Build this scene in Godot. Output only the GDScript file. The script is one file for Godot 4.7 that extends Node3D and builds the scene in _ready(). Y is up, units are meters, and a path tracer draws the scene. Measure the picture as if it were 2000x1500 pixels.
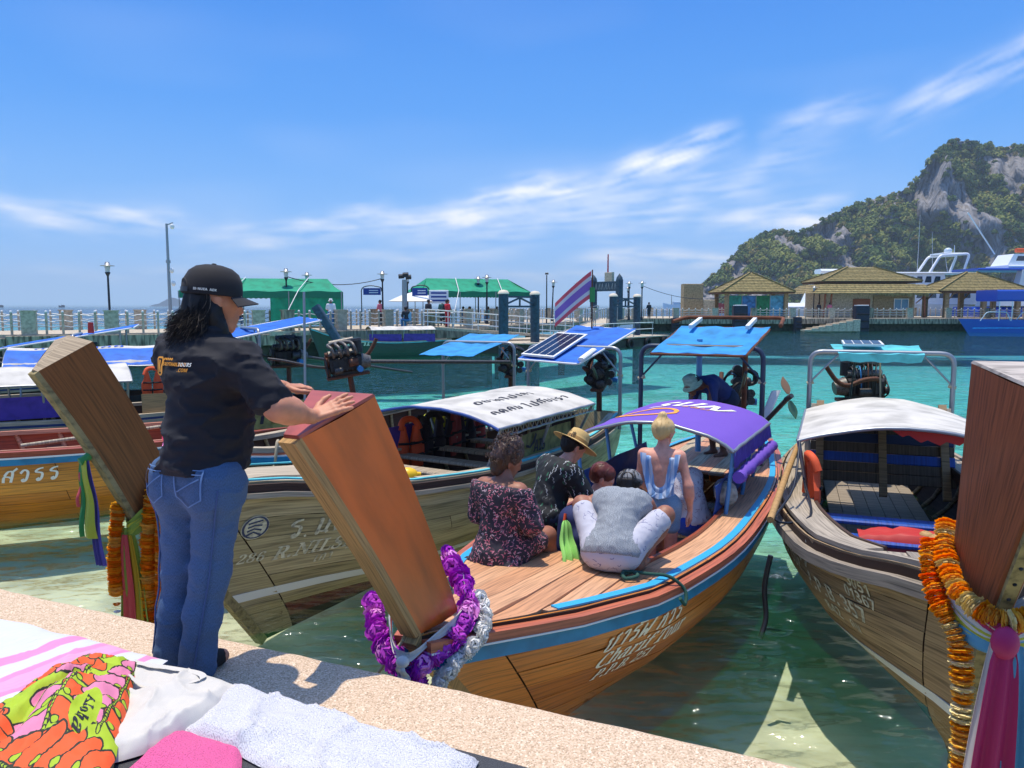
extends Node3D
class MB:
	var v := PackedVector3Array()
	var n := PackedVector3Array()
	var uv := PackedVector2Array()
	var c := PackedColorArray()
	var idx := PackedInt32Array()
	var tint := Color.WHITE
	func add(p: Vector3, q: Vector3, t: Vector2) -> int:
		v.append(p); n.append(q); uv.append(t); c.append(tint)
		return v.size() - 1
	func tri(a: Vector3, b: Vector3, d: Vector3) -> void:
		var q := (d - a).cross(b - a).normalized()
		var i := v.size()
		var e := (b - a).normalized()
		var f := q.cross(e)
		for p in [a, b, d]:
			add(p, q, Vector2((p - a).dot(e), (p - a).dot(f)))
		idx.append_array(PackedInt32Array([i, i + 1, i + 2]))
	func quad(a: Vector3, b: Vector3, d: Vector3, e: Vector3) -> void:
		var q := (d - a).cross(b - e).normalized()
		if q.length_squared() < 0.5:
			q = (d - a).cross(b - a).normalized()
		var i := v.size()
		var l := (b - a).length()
		var w := (e - a).length()
		add(a, q, Vector2(0, 0)); add(b, q, Vector2(l, 0)); add(d, q, Vector2(l, w)); add(e, q, Vector2(0, w))
		idx.append_array(PackedInt32Array([i, i + 1, i + 2, i, i + 2, i + 3]))
	func grid(rows: Array, wrap := false) -> void:
		var h := rows.size()
		var w: int = rows[0].size()
		var base := v.size()
		var vv := 0.0
		for i in h:
			var r: PackedVector3Array = rows[i]
			if i > 0:
				vv += (r[w / 2] - rows[i - 1][w / 2]).length()
			var uu := 0.0
			for j in w:
				if j > 0:
					uu += (r[j] - r[j - 1]).length()
				v.append(r[j]); n.append(Vector3.ZERO); uv.append(Vector2(uu, vv)); c.append(tint)
		for i in h - 1:
			for j in (w if wrap else w - 1):
				var j2 := (j + 1) % w
				var a := base + i * w + j
				var b := base + i * w + j2
				var d := base + (i + 1) * w + j2
				var e := base + (i + 1) * w + j
				var q := (v[d] - v[a]).cross(v[b] - v[e])
				n[a] += q; n[b] += q; n[d] += q; n[e] += q
				idx.append(a); idx.append(b); idx.append(d)
				idx.append(a); idx.append(d); idx.append(e)
		for k in range(base, v.size()):
			n[k] = n[k].normalized()
	func fan(ring: PackedVector3Array, up := true) -> void:
		var m := Vector3.ZERO
		for p in ring:
			m += p
		m /= ring.size()
		for i in ring.size():
			var a := ring[i]
			var b := ring[(i + 1) % ring.size()]
			if up:
				tri(m, a, b)
			else:
				tri(m, b, a)
	func poly(ring: PackedVector3Array) -> void:
		fan(ring)
	func box(p: Vector3, s: Vector3, b := Basis.IDENTITY) -> void:
		var x := b.x * s.x * 0.5
		var y := b.y * s.y * 0.5
		var z := b.z * s.z * 0.5
		quad(p - x - y + z, p - x + y + z, p + x + y + z, p + x - y + z)
		quad(p + x - y - z, p + x + y - z, p - x + y - z, p - x - y - z)
		quad(p - x + y + z, p - x + y - z, p + x + y - z, p + x + y + z)
		quad(p - x - y - z, p - x - y + z, p + x - y + z, p + x - y - z)
		quad(p + x - y + z, p + x + y + z, p + x + y - z, p + x - y - z)
		quad(p - x - y - z, p - x + y - z, p - x + y + z, p - x - y + z)
	func bbox(p: Vector3, s: Vector3, bev := 0.01, b := Basis.IDENTITY) -> void:
		var hy := s.y * 0.5
		var hz := s.z * 0.5
		var e := minf(bev, minf(hy, hz) * 0.9)
		var sec := [Vector2(-hy, -hz + e), Vector2(-hy, hz - e), Vector2(-hy + e, hz), Vector2(hy - e, hz), Vector2(hy, hz - e), Vector2(hy, -hz + e), Vector2(hy - e, -hz), Vector2(-hy + e, -hz)]
		var l := PackedVector3Array()
		var r := PackedVector3Array()
		for q in sec:
			l.append(p - b.x * s.x * 0.5 + b.y * q.x + b.z * q.y)
			r.append(p + b.x * s.x * 0.5 + b.y * q.x + b.z * q.y)
		for k in 8:
			quad(l[k], l[(k + 1) % 8], r[(k + 1) % 8], r[k])
		fan(l); fan(r, false)
	func bar(a: Vector3, b: Vector3, w: float, h: float, up := Vector3.UP) -> void:
		var x := (b - a).normalized()
		var z := x.cross(up).normalized()
		if z.length() < 0.5:
			z = Vector3.RIGHT
		box((a + b) * 0.5, Vector3((b - a).length(), h, w), Basis(x, z.cross(x), z))
	func tube(path: PackedVector3Array, r, sides := 8, caps := true) -> void:
		var rows := []
		var m := path.size()
		var up := Vector3.UP
		var t0 := (path[1] - path[0]).normalized()
		if absf(t0.y) > 0.9:
			up = Vector3.RIGHT
		var x := t0.cross(up).normalized()
		for i in m:
			var t := (path[mini(i + 1, m - 1)] - path[maxi(i - 1, 0)]).normalized()
			x = (x - t * x.dot(t)).normalized()
			var y := t.cross(x)
			var rr: float = r if r is float or r is int else r[i]
			var row := PackedVector3Array()
			for k in sides:
				var g := TAU * k / sides
				row.append(path[i] + (x * cos(g) + y * sin(g)) * rr)
			rows.append(row)
		grid(rows, true)
		if caps:
			fan(rows[0]); fan(rows[m - 1], false)
	func cyl(a: Vector3, b: Vector3, r0: float, r1 := -1.0, sides := 12) -> void:
		tube(PackedVector3Array([a, b]), [r0, r0 if r1 < 0 else r1], sides)
	func lathe(prof: Array, sides := 16, xf := Transform3D.IDENTITY) -> void:
		var rows := []
		for q in prof:
			var row := PackedVector3Array()
			for k in sides:
				var g := TAU * k / sides
				row.append(xf * Vector3(q.x * cos(g), q.y, q.x * sin(g)))
			rows.append(row)
		grid(rows, true)
	func ball(p: Vector3, r: Vector3, b := Basis.IDENTITY, sides := 10, rings := 6) -> void:
		var rows := []
		for i in rings + 1:
			var row := PackedVector3Array()
			var f := PI * i / rings
			for k in sides:
				var g := TAU * k / sides
				row.append(p + b * Vector3(r.x * sin(f) * cos(g), r.y * cos(f), r.z * sin(f) * sin(g)))
			rows.append(row)
		grid(rows, true)
	func mesh() -> ArrayMesh:
		var a := []
		a.resize(Mesh.ARRAY_MAX)
		a[Mesh.ARRAY_VERTEX] = v
		a[Mesh.ARRAY_NORMAL] = n
		a[Mesh.ARRAY_TEX_UV] = uv
		a[Mesh.ARRAY_COLOR] = c
		a[Mesh.ARRAY_INDEX] = idx
		var m := ArrayMesh.new()
		m.add_surface_from_arrays(Mesh.PRIMITIVE_TRIANGLES, a)
		return m
var taken := {}
var rng := RandomNumberGenerator.new()
func numbered(p: Node, called: String) -> String:
	var k := "%d/%s" % [p.get_instance_id(), called]
	var i: int = taken.get(k, 0)
	taken[k] = i + 1
	return called if i == 0 else "%s_%03d" % [called, i]
func tag(o: Node, label: String, category: String, group := "") -> void:
	o.set_meta("label", label)
	o.set_meta("category", category)
	if group:
		o.set_meta("group", group)
func thing(called: String, label: String, category: String, at := Vector3.ZERO, turn := 0.0, group := "") -> Node3D:
	var o := Node3D.new()
	o.name = numbered(self, called)
	add_child(o, true)
	o.position = at
	o.rotation.y = turn
	tag(o, label, category, group)
	return o
func part(p: Node, called: String, m, mt: Material) -> MeshInstance3D:
	var o := MeshInstance3D.new()
	o.name = numbered(p, called)
	o.mesh = m.mesh() if m is MB else m
	o.material_override = mt
	p.add_child(o, true)
	return o
func single(called: String, label: String, category: String, m, mt: Material, at := Vector3.ZERO, turn := 0.0, group := "") -> MeshInstance3D:
	var o := part(self, called, m, mt)
	o.position = at
	o.rotation.y = turn
	tag(o, label, category, group)
	return o
func struct(called: String, m, mt: Material, at := Vector3.ZERO) -> MeshInstance3D:
	var o := part(self, called, m, mt)
	o.position = at
	o.set_meta("kind", "structure")
	return o
func copy_of(o: Node3D, label: String, at: Vector3, turn := 0.0) -> Node3D:
	var base := String(o.name).trim_suffix("_000")
	if base.length() > 4 and base[-4] == "_" and base.right(3).is_valid_int():
		base = base.left(-4)
	var r: Node3D = o.duplicate()
	r.name = numbered(self, base)
	add_child(r, true)
	r.position = at
	r.rotation.y = turn
	r.set_meta("label", label)
	return r
var mats := {}
var tex := {}
func rgb(r: float, g: float, b: float) -> Color:
	return Color(r / 255.0, g / 255.0, b / 255.0)
func mat(key: String, col := Color.WHITE, rough := 0.7, o := {}) -> StandardMaterial3D:
	if mats.has(key):
		return mats[key]
	var m := StandardMaterial3D.new()
	m.resource_name = key
	m.albedo_color = col
	m.roughness = rough
	m.metallic = o.get("metal", 0.0)
	m.metallic_specular = o.get("spec", 0.5)
	if o.has("tex"):
		m.albedo_texture = tex[o.tex]
	if o.has("tri"):
		m.uv1_triplanar = true
		m.uv1_triplanar_sharpness = 4.0
		m.uv1_world_triplanar = o.get("world", false)
	var s = o.get("tri", o.get("uv", 1.0))
	m.uv1_scale = s if s is Vector3 else Vector3.ONE * s
	if o.has("bump"):
		m.heightmap_enabled = true
		m.heightmap_texture = tex[o.bump]
		m.heightmap_scale = o.get("bs", 0.3)
	if o.has("normal"):
		m.normal_enabled = true
		m.normal_texture = tex[o.normal]
		m.normal_scale = o.get("ns", 1.0)
	if o.get("vc", false):
		m.vertex_color_use_as_albedo = true
	if o.has("back"):
		m.backlight_enabled = true
		m.backlight = o.back
	if o.has("coat"):
		m.clearcoat_enabled = true
		m.clearcoat = o.coat
		m.clearcoat_roughness = o.get("cr", 0.2)
	if o.has("rim"):
		m.rim_enabled = true
		m.rim = o.rim
		m.rim_tint = 0.5
	if o.has("sss"):
		m.subsurf_scatter_enabled = true
		m.subsurf_scatter_strength = o.sss
	mats[key] = m
	return m
func noise(sd: int, freq: float, oct := 4, type := FastNoiseLite.TYPE_SIMPLEX_SMOOTH) -> FastNoiseLite:
	var f := FastNoiseLite.new()
	f.seed = sd
	f.frequency = freq
	f.fractal_octaves = oct
	f.noise_type = type
	if oct <= 1:
		f.fractal_type = FastNoiseLite.FRACTAL_NONE
	return f
func ntex(key: String, f: FastNoiseLite, w: int, h: int, size: Vector2i, ramp: Array, contrast := 1.0) -> void:
	var im: Image = f.get_seamless_image(w, h)
	im.convert(Image.FORMAT_L8)
	if im.get_size() != size:
		im.resize(size.x, size.y, Image.INTERPOLATE_CUBIC)
	var g := Gradient.new()
	var offs := PackedFloat32Array()
	var cols := PackedColorArray()
	for i in ramp.size():
		offs.append(float(i) / (ramp.size() - 1))
		cols.append(ramp[i])
	g.offsets = offs
	g.colors = cols
	var lut := []
	for i in 256:
		var q := g.sample(clampf((i / 255.0 - 0.5) * contrast + 0.5, 0, 1))
		lut.append([q.r8, q.g8, q.b8])
	var src := im.get_data()
	var dst := PackedByteArray()
	dst.resize(src.size() * 3)
	for i in src.size():
		var q: Array = lut[src[i]]
		dst[i * 3] = q[0]; dst[i * 3 + 1] = q[1]; dst[i * 3 + 2] = q[2]
	var out := Image.create_from_data(size.x, size.y, false, Image.FORMAT_RGB8, dst)
	tex[key] = ImageTexture.create_from_image(out)
func bump_tex(key: String, f: FastNoiseLite, w: int, h: int, size: Vector2i, strength: float) -> void:
	var im: Image = f.get_seamless_image(w, h)
	if im.get_size() != size:
		im.resize(size.x, size.y, Image.INTERPOLATE_CUBIC)
	im.convert(Image.FORMAT_RGBA8)
	im.bump_map_to_normal_map(strength)
	tex[key] = ImageTexture.create_from_image(im)
func g1(x: float) -> Color:
	return Color(x, x, x)
func v3(a) -> Vector3:
	return Vector3(a[0], a[1], a[2])
func pts(a: Array) -> PackedVector3Array:
	var r := PackedVector3Array()
	for q in a:
		r.append(q if q is Vector3 else Vector3(q[0], q[1], q[2]))
	return r
func curve(a, steps := 6) -> PackedVector3Array:
	var p := pts(a)
	var r := PackedVector3Array()
	var m := p.size()
	for i in m - 1:
		var p0 := p[maxi(i - 1, 0)]
		var p3 := p[mini(i + 2, m - 1)]
		for k in steps:
			r.append(p[i].cubic_interpolate(p[i + 1], p0, p3, float(k) / steps))
	r.append(p[m - 1])
	return r
func lut(a: Array, x: float) -> float:
	var m := a.size() / 2
	if x <= a[0]:
		return a[1]
	for i in m - 1:
		if x <= a[i * 2 + 2]:
			var t: float = (x - a[i * 2]) / (a[i * 2 + 2] - a[i * 2])
			var y0: float = a[maxi(i - 1, 0) * 2 + 1]
			var y3: float = a[mini(i + 2, m - 1) * 2 + 1]
			return cubic_interpolate(a[i * 2 + 1], a[i * 2 + 3], y0, y3, t)
	return a[m * 2 - 1]
func slab(b: MB, rows: Array, th: Vector3) -> void:
	b.grid(rows)
	var low := []
	for r in rows:
		var q := PackedVector3Array()
		for p in r:
			q.append(p + th)
		low.append(q)
	var rev := low.duplicate()
	rev.reverse()
	b.grid(rev)
	var h := rows.size()
	var w: int = rows[0].size()
	for j in w - 1:
		b.quad(rows[0][j], rows[0][j + 1], low[0][j + 1], low[0][j])
		b.quad(rows[h - 1][j + 1], rows[h - 1][j], low[h - 1][j], low[h - 1][j + 1])
	for i in h - 1:
		b.quad(rows[i + 1][0], rows[i][0], low[i][0], low[i + 1][0])
		b.quad(rows[i][w - 1], rows[i + 1][w - 1], low[i + 1][w - 1], low[i][w - 1])
func rail_path(a: Array, r: float, seg := 5) -> PackedVector3Array:
	var p := pts(a)
	var o := PackedVector3Array([p[0]])
	for i in range(1, p.size() - 1):
		var d0 := (p[i - 1] - p[i])
		var d1 := (p[i + 1] - p[i])
		var rr := minf(r, minf(d0.length(), d1.length()) * 0.45)
		var s := p[i] + d0.normalized() * rr
		var e := p[i] + d1.normalized() * rr
		for k in seg + 1:
			var t := float(k) / seg
			o.append(s.lerp(p[i], t).lerp(p[i].lerp(e, t), t))
	o.append(p[-1])
	return o
func _ready() -> void:
	var cam := Camera3D.new()
	cam.name = "camera"
	cam.position = Vector3(0, 1.48, 0)
	cam.rotation_degrees = Vector3(-5.79, 0, 0)
	cam.fov = 53.13
	cam.near = 0.05
	cam.far = 12000.0
	add_child(cam)
	cam.current = true
	var env := Environment.new()
	env.background_mode = Environment.BG_SKY
	env.tonemap_mode = Environment.TONE_MAPPER_LINEAR
	env.tonemap_exposure = EXPOSURE
	env.sdfgi_enabled = true
	env.ssao_enabled = true
	env.ssil_enabled = true
	env.fog_enabled = true
	env.fog_density = 0.00019
	env.fog_light_color = Color(0.86, 0.94, 1.0)
	var sky := Sky.new()
	var sm := PanoramaSkyMaterial.new()
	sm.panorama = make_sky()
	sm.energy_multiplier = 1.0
	sky.sky_material = sm
	env.sky = sky
	var we := WorldEnvironment.new()
	we.name = "world_environment"
	we.environment = env
	add_child(we)
	var sun := DirectionalLight3D.new()
	sun.name = "sun"
	sun.light_energy = 1.12
	sun.light_color = Color(1.0, 0.955, 0.88)
	sun.light_angular_distance = 0.5
	sun.shadow_enabled = true
	sun.look_at_from_position(Vector3(-0.11, 1.0, -0.10), Vector3.ZERO, Vector3.FORWARD)
	add_child(sun)
	rng.seed = 7
	make_textures()
	print_textures()
	make_materials()
	build_setting()
	build_pier()
	build_boats()
	build_far()
	build_foreground()
	build_people()
const EXPOSURE := 1.32
func make_sky() -> ImageTexture:
	var w := 2560
	var h := 1280
	var im := Image.create(w, h, false, Image.FORMAT_RGBF)
	var zen := Color(0.060, 0.220, 0.640)
	im.fill(Color(0.10, 0.26, 0.36))
	var fine := noise(3, 0.16, 5)
	var mid := noise(11, 0.05, 3)
	var low := noise(23, 0.02, 2)
	var st := [
		[-24.0, 4.3, -2.0, 7.0, 0.9, 0.55], [-8.0, 6.0, 8.0, 9.3, 0.95, 0.75], [6.0, 9.0, 16.5, 12.6, 0.85, 0.8],
		[2.0, 7.4, 24.0, 11.0, 1.6, 0.26], [24.0, 11.5, 38.0, 17.6, 0.85, 0.5], [17.0, 11.8, 26.0, 13.6, 0.8, 0.3],
		[-36.0, 6.2, -20.5, 5.4, 0.75, 0.62], [-40.0, 10.6, -32.5, 8.6, 0.55, 0.35], [-40.0, 5.0, -30.0, 5.6, 0.45, 0.3], [-13.0, 4.9, 20.0, 8.2, 1.5, 0.38],
		[3.0, 3.4, 19.0, 3.7, 0.55, 0.8], [-3.0, 2.4, 15.0, 2.2, 0.30, 0.5], [8.0, 1.5, 18.0, 1.6, 0.20, 0.45],
		[-20.0, 3.2, 2.0, 3.9, 0.40, 0.35], [13.0, 5.6, 24.0, 7.0, 0.7, 0.6], [18.5, 5.9, 25.0, 5.4, 0.65, 1.2], [-34.0, 2.2, -12.0, 2.6, 0.40, 0.3]]
	for k in 46:  # extra cloud streaks outside the view, added to brighten the shade
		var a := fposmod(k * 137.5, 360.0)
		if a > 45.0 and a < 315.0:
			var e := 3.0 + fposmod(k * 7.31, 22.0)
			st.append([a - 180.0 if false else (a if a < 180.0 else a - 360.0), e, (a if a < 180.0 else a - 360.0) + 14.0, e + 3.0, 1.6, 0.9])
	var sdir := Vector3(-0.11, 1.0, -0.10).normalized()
	for y in range(0, h / 2):
		var el := 90.0 - (y + 0.5) / h * 180.0
		var t := clampf(el / 90.0, 0, 1)
		var air := Color(0.34, 0.545, 0.81).lerp(Color(0.20, 0.43, 0.81), smoothstep(0.0, 5.5, el))
		air = air.lerp(Color(0.090, 0.305, 0.76), smoothstep(4.0, 14.5, el))
		air = air.lerp(Color(0.052, 0.222, 0.68), smoothstep(11.0, 24.0, el))
		air = air.lerp(zen, smoothstep(22.0, 80.0, el))
		var near := []
		for q in st:
			if el > minf(q[1], q[3]) - 3.2 * q[4] and el < maxf(q[1], q[3]) + 3.2 * q[4]:
				near.append(q)
		for x in w:
			var az := (x + 0.5) / w * 360.0
			if az > 180.0:
				az -= 360.0
			var col := air
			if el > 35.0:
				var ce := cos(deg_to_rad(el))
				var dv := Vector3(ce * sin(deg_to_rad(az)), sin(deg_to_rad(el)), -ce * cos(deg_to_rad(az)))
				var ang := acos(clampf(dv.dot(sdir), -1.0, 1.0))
				col += Color(1.0, 0.98, 0.93) * (2.2 * exp(-ang * ang / 0.03) + 0.80 * exp(-ang / 0.34))  # sun aureole, enlarged to lift the fill light in shade
			if el < 40.0:
				var d := 0.015 * maxf(0.0, 1.0 - el / 16.0) + 0.10 * maxf(0.0, low.get_noise_2d(az * 2.0, el * 6.0)) * smoothstep(34.0, 6.0, el)
				for q in near:
					var dx: float = q[2] - q[0]
					var dy: float = q[3] - q[1]
					if az < q[0] - 3.0 * q[4] - 2.0 or az > q[2] + 3.0 * q[4] + 2.0:
						continue
					var l := sqrt(dx * dx + dy * dy)
					var u: float = ((az - q[0]) * dx + (el - q[1]) * dy) / l
					var p: float = (-(az - q[0]) * dy + (el - q[1]) * dx) / l
					var e2 := clampf(u / (l * 0.3), 0, 1) * clampf((l - u) / (l * 0.3) , 0, 1)
					if e2 <= 0.0:
						continue
					var wob := mid.get_noise_2d(u * 2.2 + q[0] * 9.0, q[1] * 31.0) * 1.2
					var r: float = (p - wob * q[4]) / q[4]
					if absf(r) > 2.6:
						continue
					var f := 0.60 + 1.1 * fine.get_noise_2d(u * 1.0 + p * 4.0, p * 9.0) + 0.7 * mid.get_noise_2d(u * 3.0, p * 9.0 + 50.0)
					d += q[5] * exp(-r * r * (1.2 if r > 0 else 0.55)) * e2 * maxf(0.0, f)
				d = clampf(d, 0, 0.92)
				var white := Color(0.78, 0.80, 0.86).lerp(Color(0.86, 0.87, 0.92), smoothstep(2.0, 8.0, el))
				col = air.lerp(white, d)
			im.set_pixel(x, y, col)
	return ImageTexture.create_from_image(im)
const WATER := -1.2
func make_textures() -> void:
	var wh := g1(1.0)
	ntex("grain", noise(1, 0.05, 4), 64, 512, Vector2i(512, 512), [g1(0.66), g1(0.82), g1(0.91), g1(0.97), wh], 1.1)
	ntex("grain_old", noise(2, 0.07, 5), 48, 512, Vector2i(512, 512), [g1(0.56), g1(0.76), g1(0.88), g1(0.95), wh], 1.15)
	ntex("mottle", noise(4, 0.012, 5), 256, 256, Vector2i(512, 512), [g1(0.80), g1(0.88), g1(0.95), wh, wh], 1.1)
	ntex("stain", noise(5, 0.02, 5), 256, 256, Vector2i(512, 512), [g1(0.62), g1(0.78), g1(0.90), g1(0.97), wh], 1.2)
	ntex("cloth", noise(6, 0.35, 2), 256, 256, Vector2i(256, 256), [g1(0.78), g1(0.95), wh], 1.2)
	var cell := noise(8, 0.13, 1, FastNoiseLite.TYPE_CELLULAR)
	cell.cellular_return_type = FastNoiseLite.RETURN_CELL_VALUE
	ntex("pebble", cell, 512, 512, Vector2i(512, 512), [rgb(158, 136, 114), rgb(196, 172, 146), rgb(214, 190, 166), rgb(186, 160, 134), rgb(224, 202, 180), rgb(170, 146, 122), rgb(208, 184, 158), rgb(232, 214, 194)], 1.0)
	var cd := noise(8, 0.13, 1, FastNoiseLite.TYPE_CELLULAR)
	cd.cellular_return_type = FastNoiseLite.RETURN_DISTANCE
	ntex("pebble_h", cd, 512, 512, Vector2i(512, 512), [wh, g1(0.6), g1(0.0)], 1.0)
	ntex("concrete", noise(9, 0.04, 6), 256, 256, Vector2i(512, 512), [g1(0.7), g1(0.85), g1(0.94), wh], 1.1)
	ntex("seep", noise(10, 0.03, 5), 512, 64, Vector2i(512, 512), [g1(0.45), g1(0.68), g1(0.9), wh, wh], 1.3)
	ntex("heather", noise(12, 0.25, 3), 128, 512, Vector2i(512, 256), [rgb(70, 74, 80), rgb(140, 146, 152), rgb(205, 210, 214), rgb(235, 238, 240)], 1.5)
	ntex("denim", noise(13, 0.3, 3), 512, 96, Vector2i(512, 512), [g1(0.62), g1(0.88), wh], 1.3)
	ntex("towel", noise(14, 0.22, 3), 256, 256, Vector2i(256, 256), [g1(0.72), g1(0.95), wh], 1.3)
	ntex("sand_h", noise(15, 0.02, 3), 128, 512, Vector2i(512, 512), [g1(0.0), g1(0.5), wh], 1.2)
	ntex("rock", noise(16, 0.022, 6), 512, 128, Vector2i(512, 512), [rgb(52, 54, 56), rgb(104, 104, 104), rgb(146, 146, 146), rgb(120, 112, 104), rgb(172, 172, 172)], 1.35)
	var wn := noise(17, 0.042, 3)
	wn.domain_warp_enabled = true
	wn.domain_warp_amplitude = 10.0
	wn.domain_warp_frequency = 0.02
	bump_tex("ripple", wn, 512, 1024, Vector2i(1024, 1024), 7.0)
	bump_tex("fold", noise(18, 0.012, 3), 160, 256, Vector2i(512, 512), 7.0)
	bump_tex("weave_n", noise(19, 0.2, 2), 256, 256, Vector2i(256, 256), 2.0)
func make_materials() -> void:
	mat("quay_top", Color(1.0, 1.0, 0.99), 0.9, {"tex": "pebble", "tri": 2.8, "world": true, "bump": "pebble_h", "bs": 0.2, "spec": 0.3})
	mat("quay_side", rgb(120, 112, 98), 0.9, {"tex": "stain", "tri": 0.4, "world": true})
	mat("sand", Color.WHITE, 0.95, {"vc": true, "tex": "mottle", "tri": 0.35, "world": true, "bump": "sand_h", "bs": 2.0})
	var w := mat("water", Color(0.06, 0.36, 0.24, 0.24), 0.03, {"normal": "ripple", "ns": 1.15, "vc": true, "spec": 0.37})
	w.transparency = BaseMaterial3D.TRANSPARENCY_ALPHA
	mat("rock", Color(0.92, 0.92, 0.93), 0.95, {"tex": "rock", "tri": 0.012, "world": true, "bump": "rock", "bs": 300.0})
	mat("leaf_far", Color.WHITE, 0.85, {"vc": true, "spec": 0.2})
	mat("concrete_old", rgb(168, 156, 134), 0.92, {"tex": "seep", "tri": Vector3(0.35, 0.35, 0.35), "world": true})
	mat("concrete_pale", rgb(200, 186, 162), 0.9, {"tex": "concrete", "tri": 0.5, "world": true})
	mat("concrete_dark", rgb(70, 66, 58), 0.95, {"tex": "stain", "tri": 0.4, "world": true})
	mat("steel_grey", rgb(150, 154, 158), 0.4, {"metal": 0.6})
	mat("steel_dark", rgb(42, 46, 54), 0.45, {"metal": 0.3})
	mat("steel_blue", rgb(44, 74, 92), 0.55, {"tex": "stain", "tri": 0.7})
	mat("gel_bar", rgb(188, 192, 194), 0.4, {"metal": 0.3})
	mat("white_paint", rgb(225, 225, 222), 0.45, {})
	mat("cap_cream", rgb(214, 202, 180), 0.7, {})
	mat("navy_rubber", rgb(28, 36, 58), 0.6, {"tex": "stain", "tri": 0.8})
	mat("green_net", rgb(14, 154, 116), 0.8, {"back": Color(0.05, 0.5, 0.36), "tex": "mottle", "tri": 0.4})
	mat("green_net_dark", rgb(10, 112, 86), 0.8, {"back": Color(0.04, 0.35, 0.26)})
	mat("roof_tile", rgb(158, 142, 92), 0.85, {"tex": "stain", "tri": 0.5})
	mat("roof_tile_b", rgb(146, 130, 82), 0.85, {"tex": "stain", "tri": 0.5})
	mat("roof_edge", rgb(92, 58, 40), 0.8)
	mat("plaster", rgb(206, 190, 160), 0.85, {"tex": "concrete", "tri": 0.4})
	mat("plaster_tan", rgb(170, 148, 112), 0.85, {"tex": "concrete", "tri": 0.4})
	mat("door_brown", rgb(140, 84, 56), 0.7)
	mat("glass_blue", rgb(70, 120, 150), 0.12, {"spec": 0.7})
	mat("glass_dark", rgb(34, 44, 56), 0.12, {"spec": 0.7})
	mat("sign_blue", rgb(24, 60, 140), 0.5)
	mat("sign_white", rgb(225, 228, 232), 0.5)
	mat("red_paint", rgb(190, 40, 36), 0.5)
	mat("rust", rgb(120, 70, 44), 0.85, {"tex": "stain", "tri": 1.0})
	mat("rope", rgb(190, 176, 146), 0.9, {"tex": "cloth", "uv": 12.0})
	mat("rope_green", rgb(40, 84, 72), 0.9, {"tex": "cloth", "uv": 12.0})
	mat("black_rubber", rgb(24, 24, 26), 0.8)
func ground_patch(x: float, z: float) -> float:
	return smoothstep(-0.1, 0.1, (z + 2.763 - 0.432 * x))
func quay_edge(x: float) -> float:
	return -2.763 + 0.432 * x
func seabed_y(x: float, z: float) -> float:
	var d := (quay_edge(x) - z) * 0.918
	return WATER - 0.55 - 0.055 * clampf(d, 0, 40) - 0.02 * clampf(d - 40, 0, 400)
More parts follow.
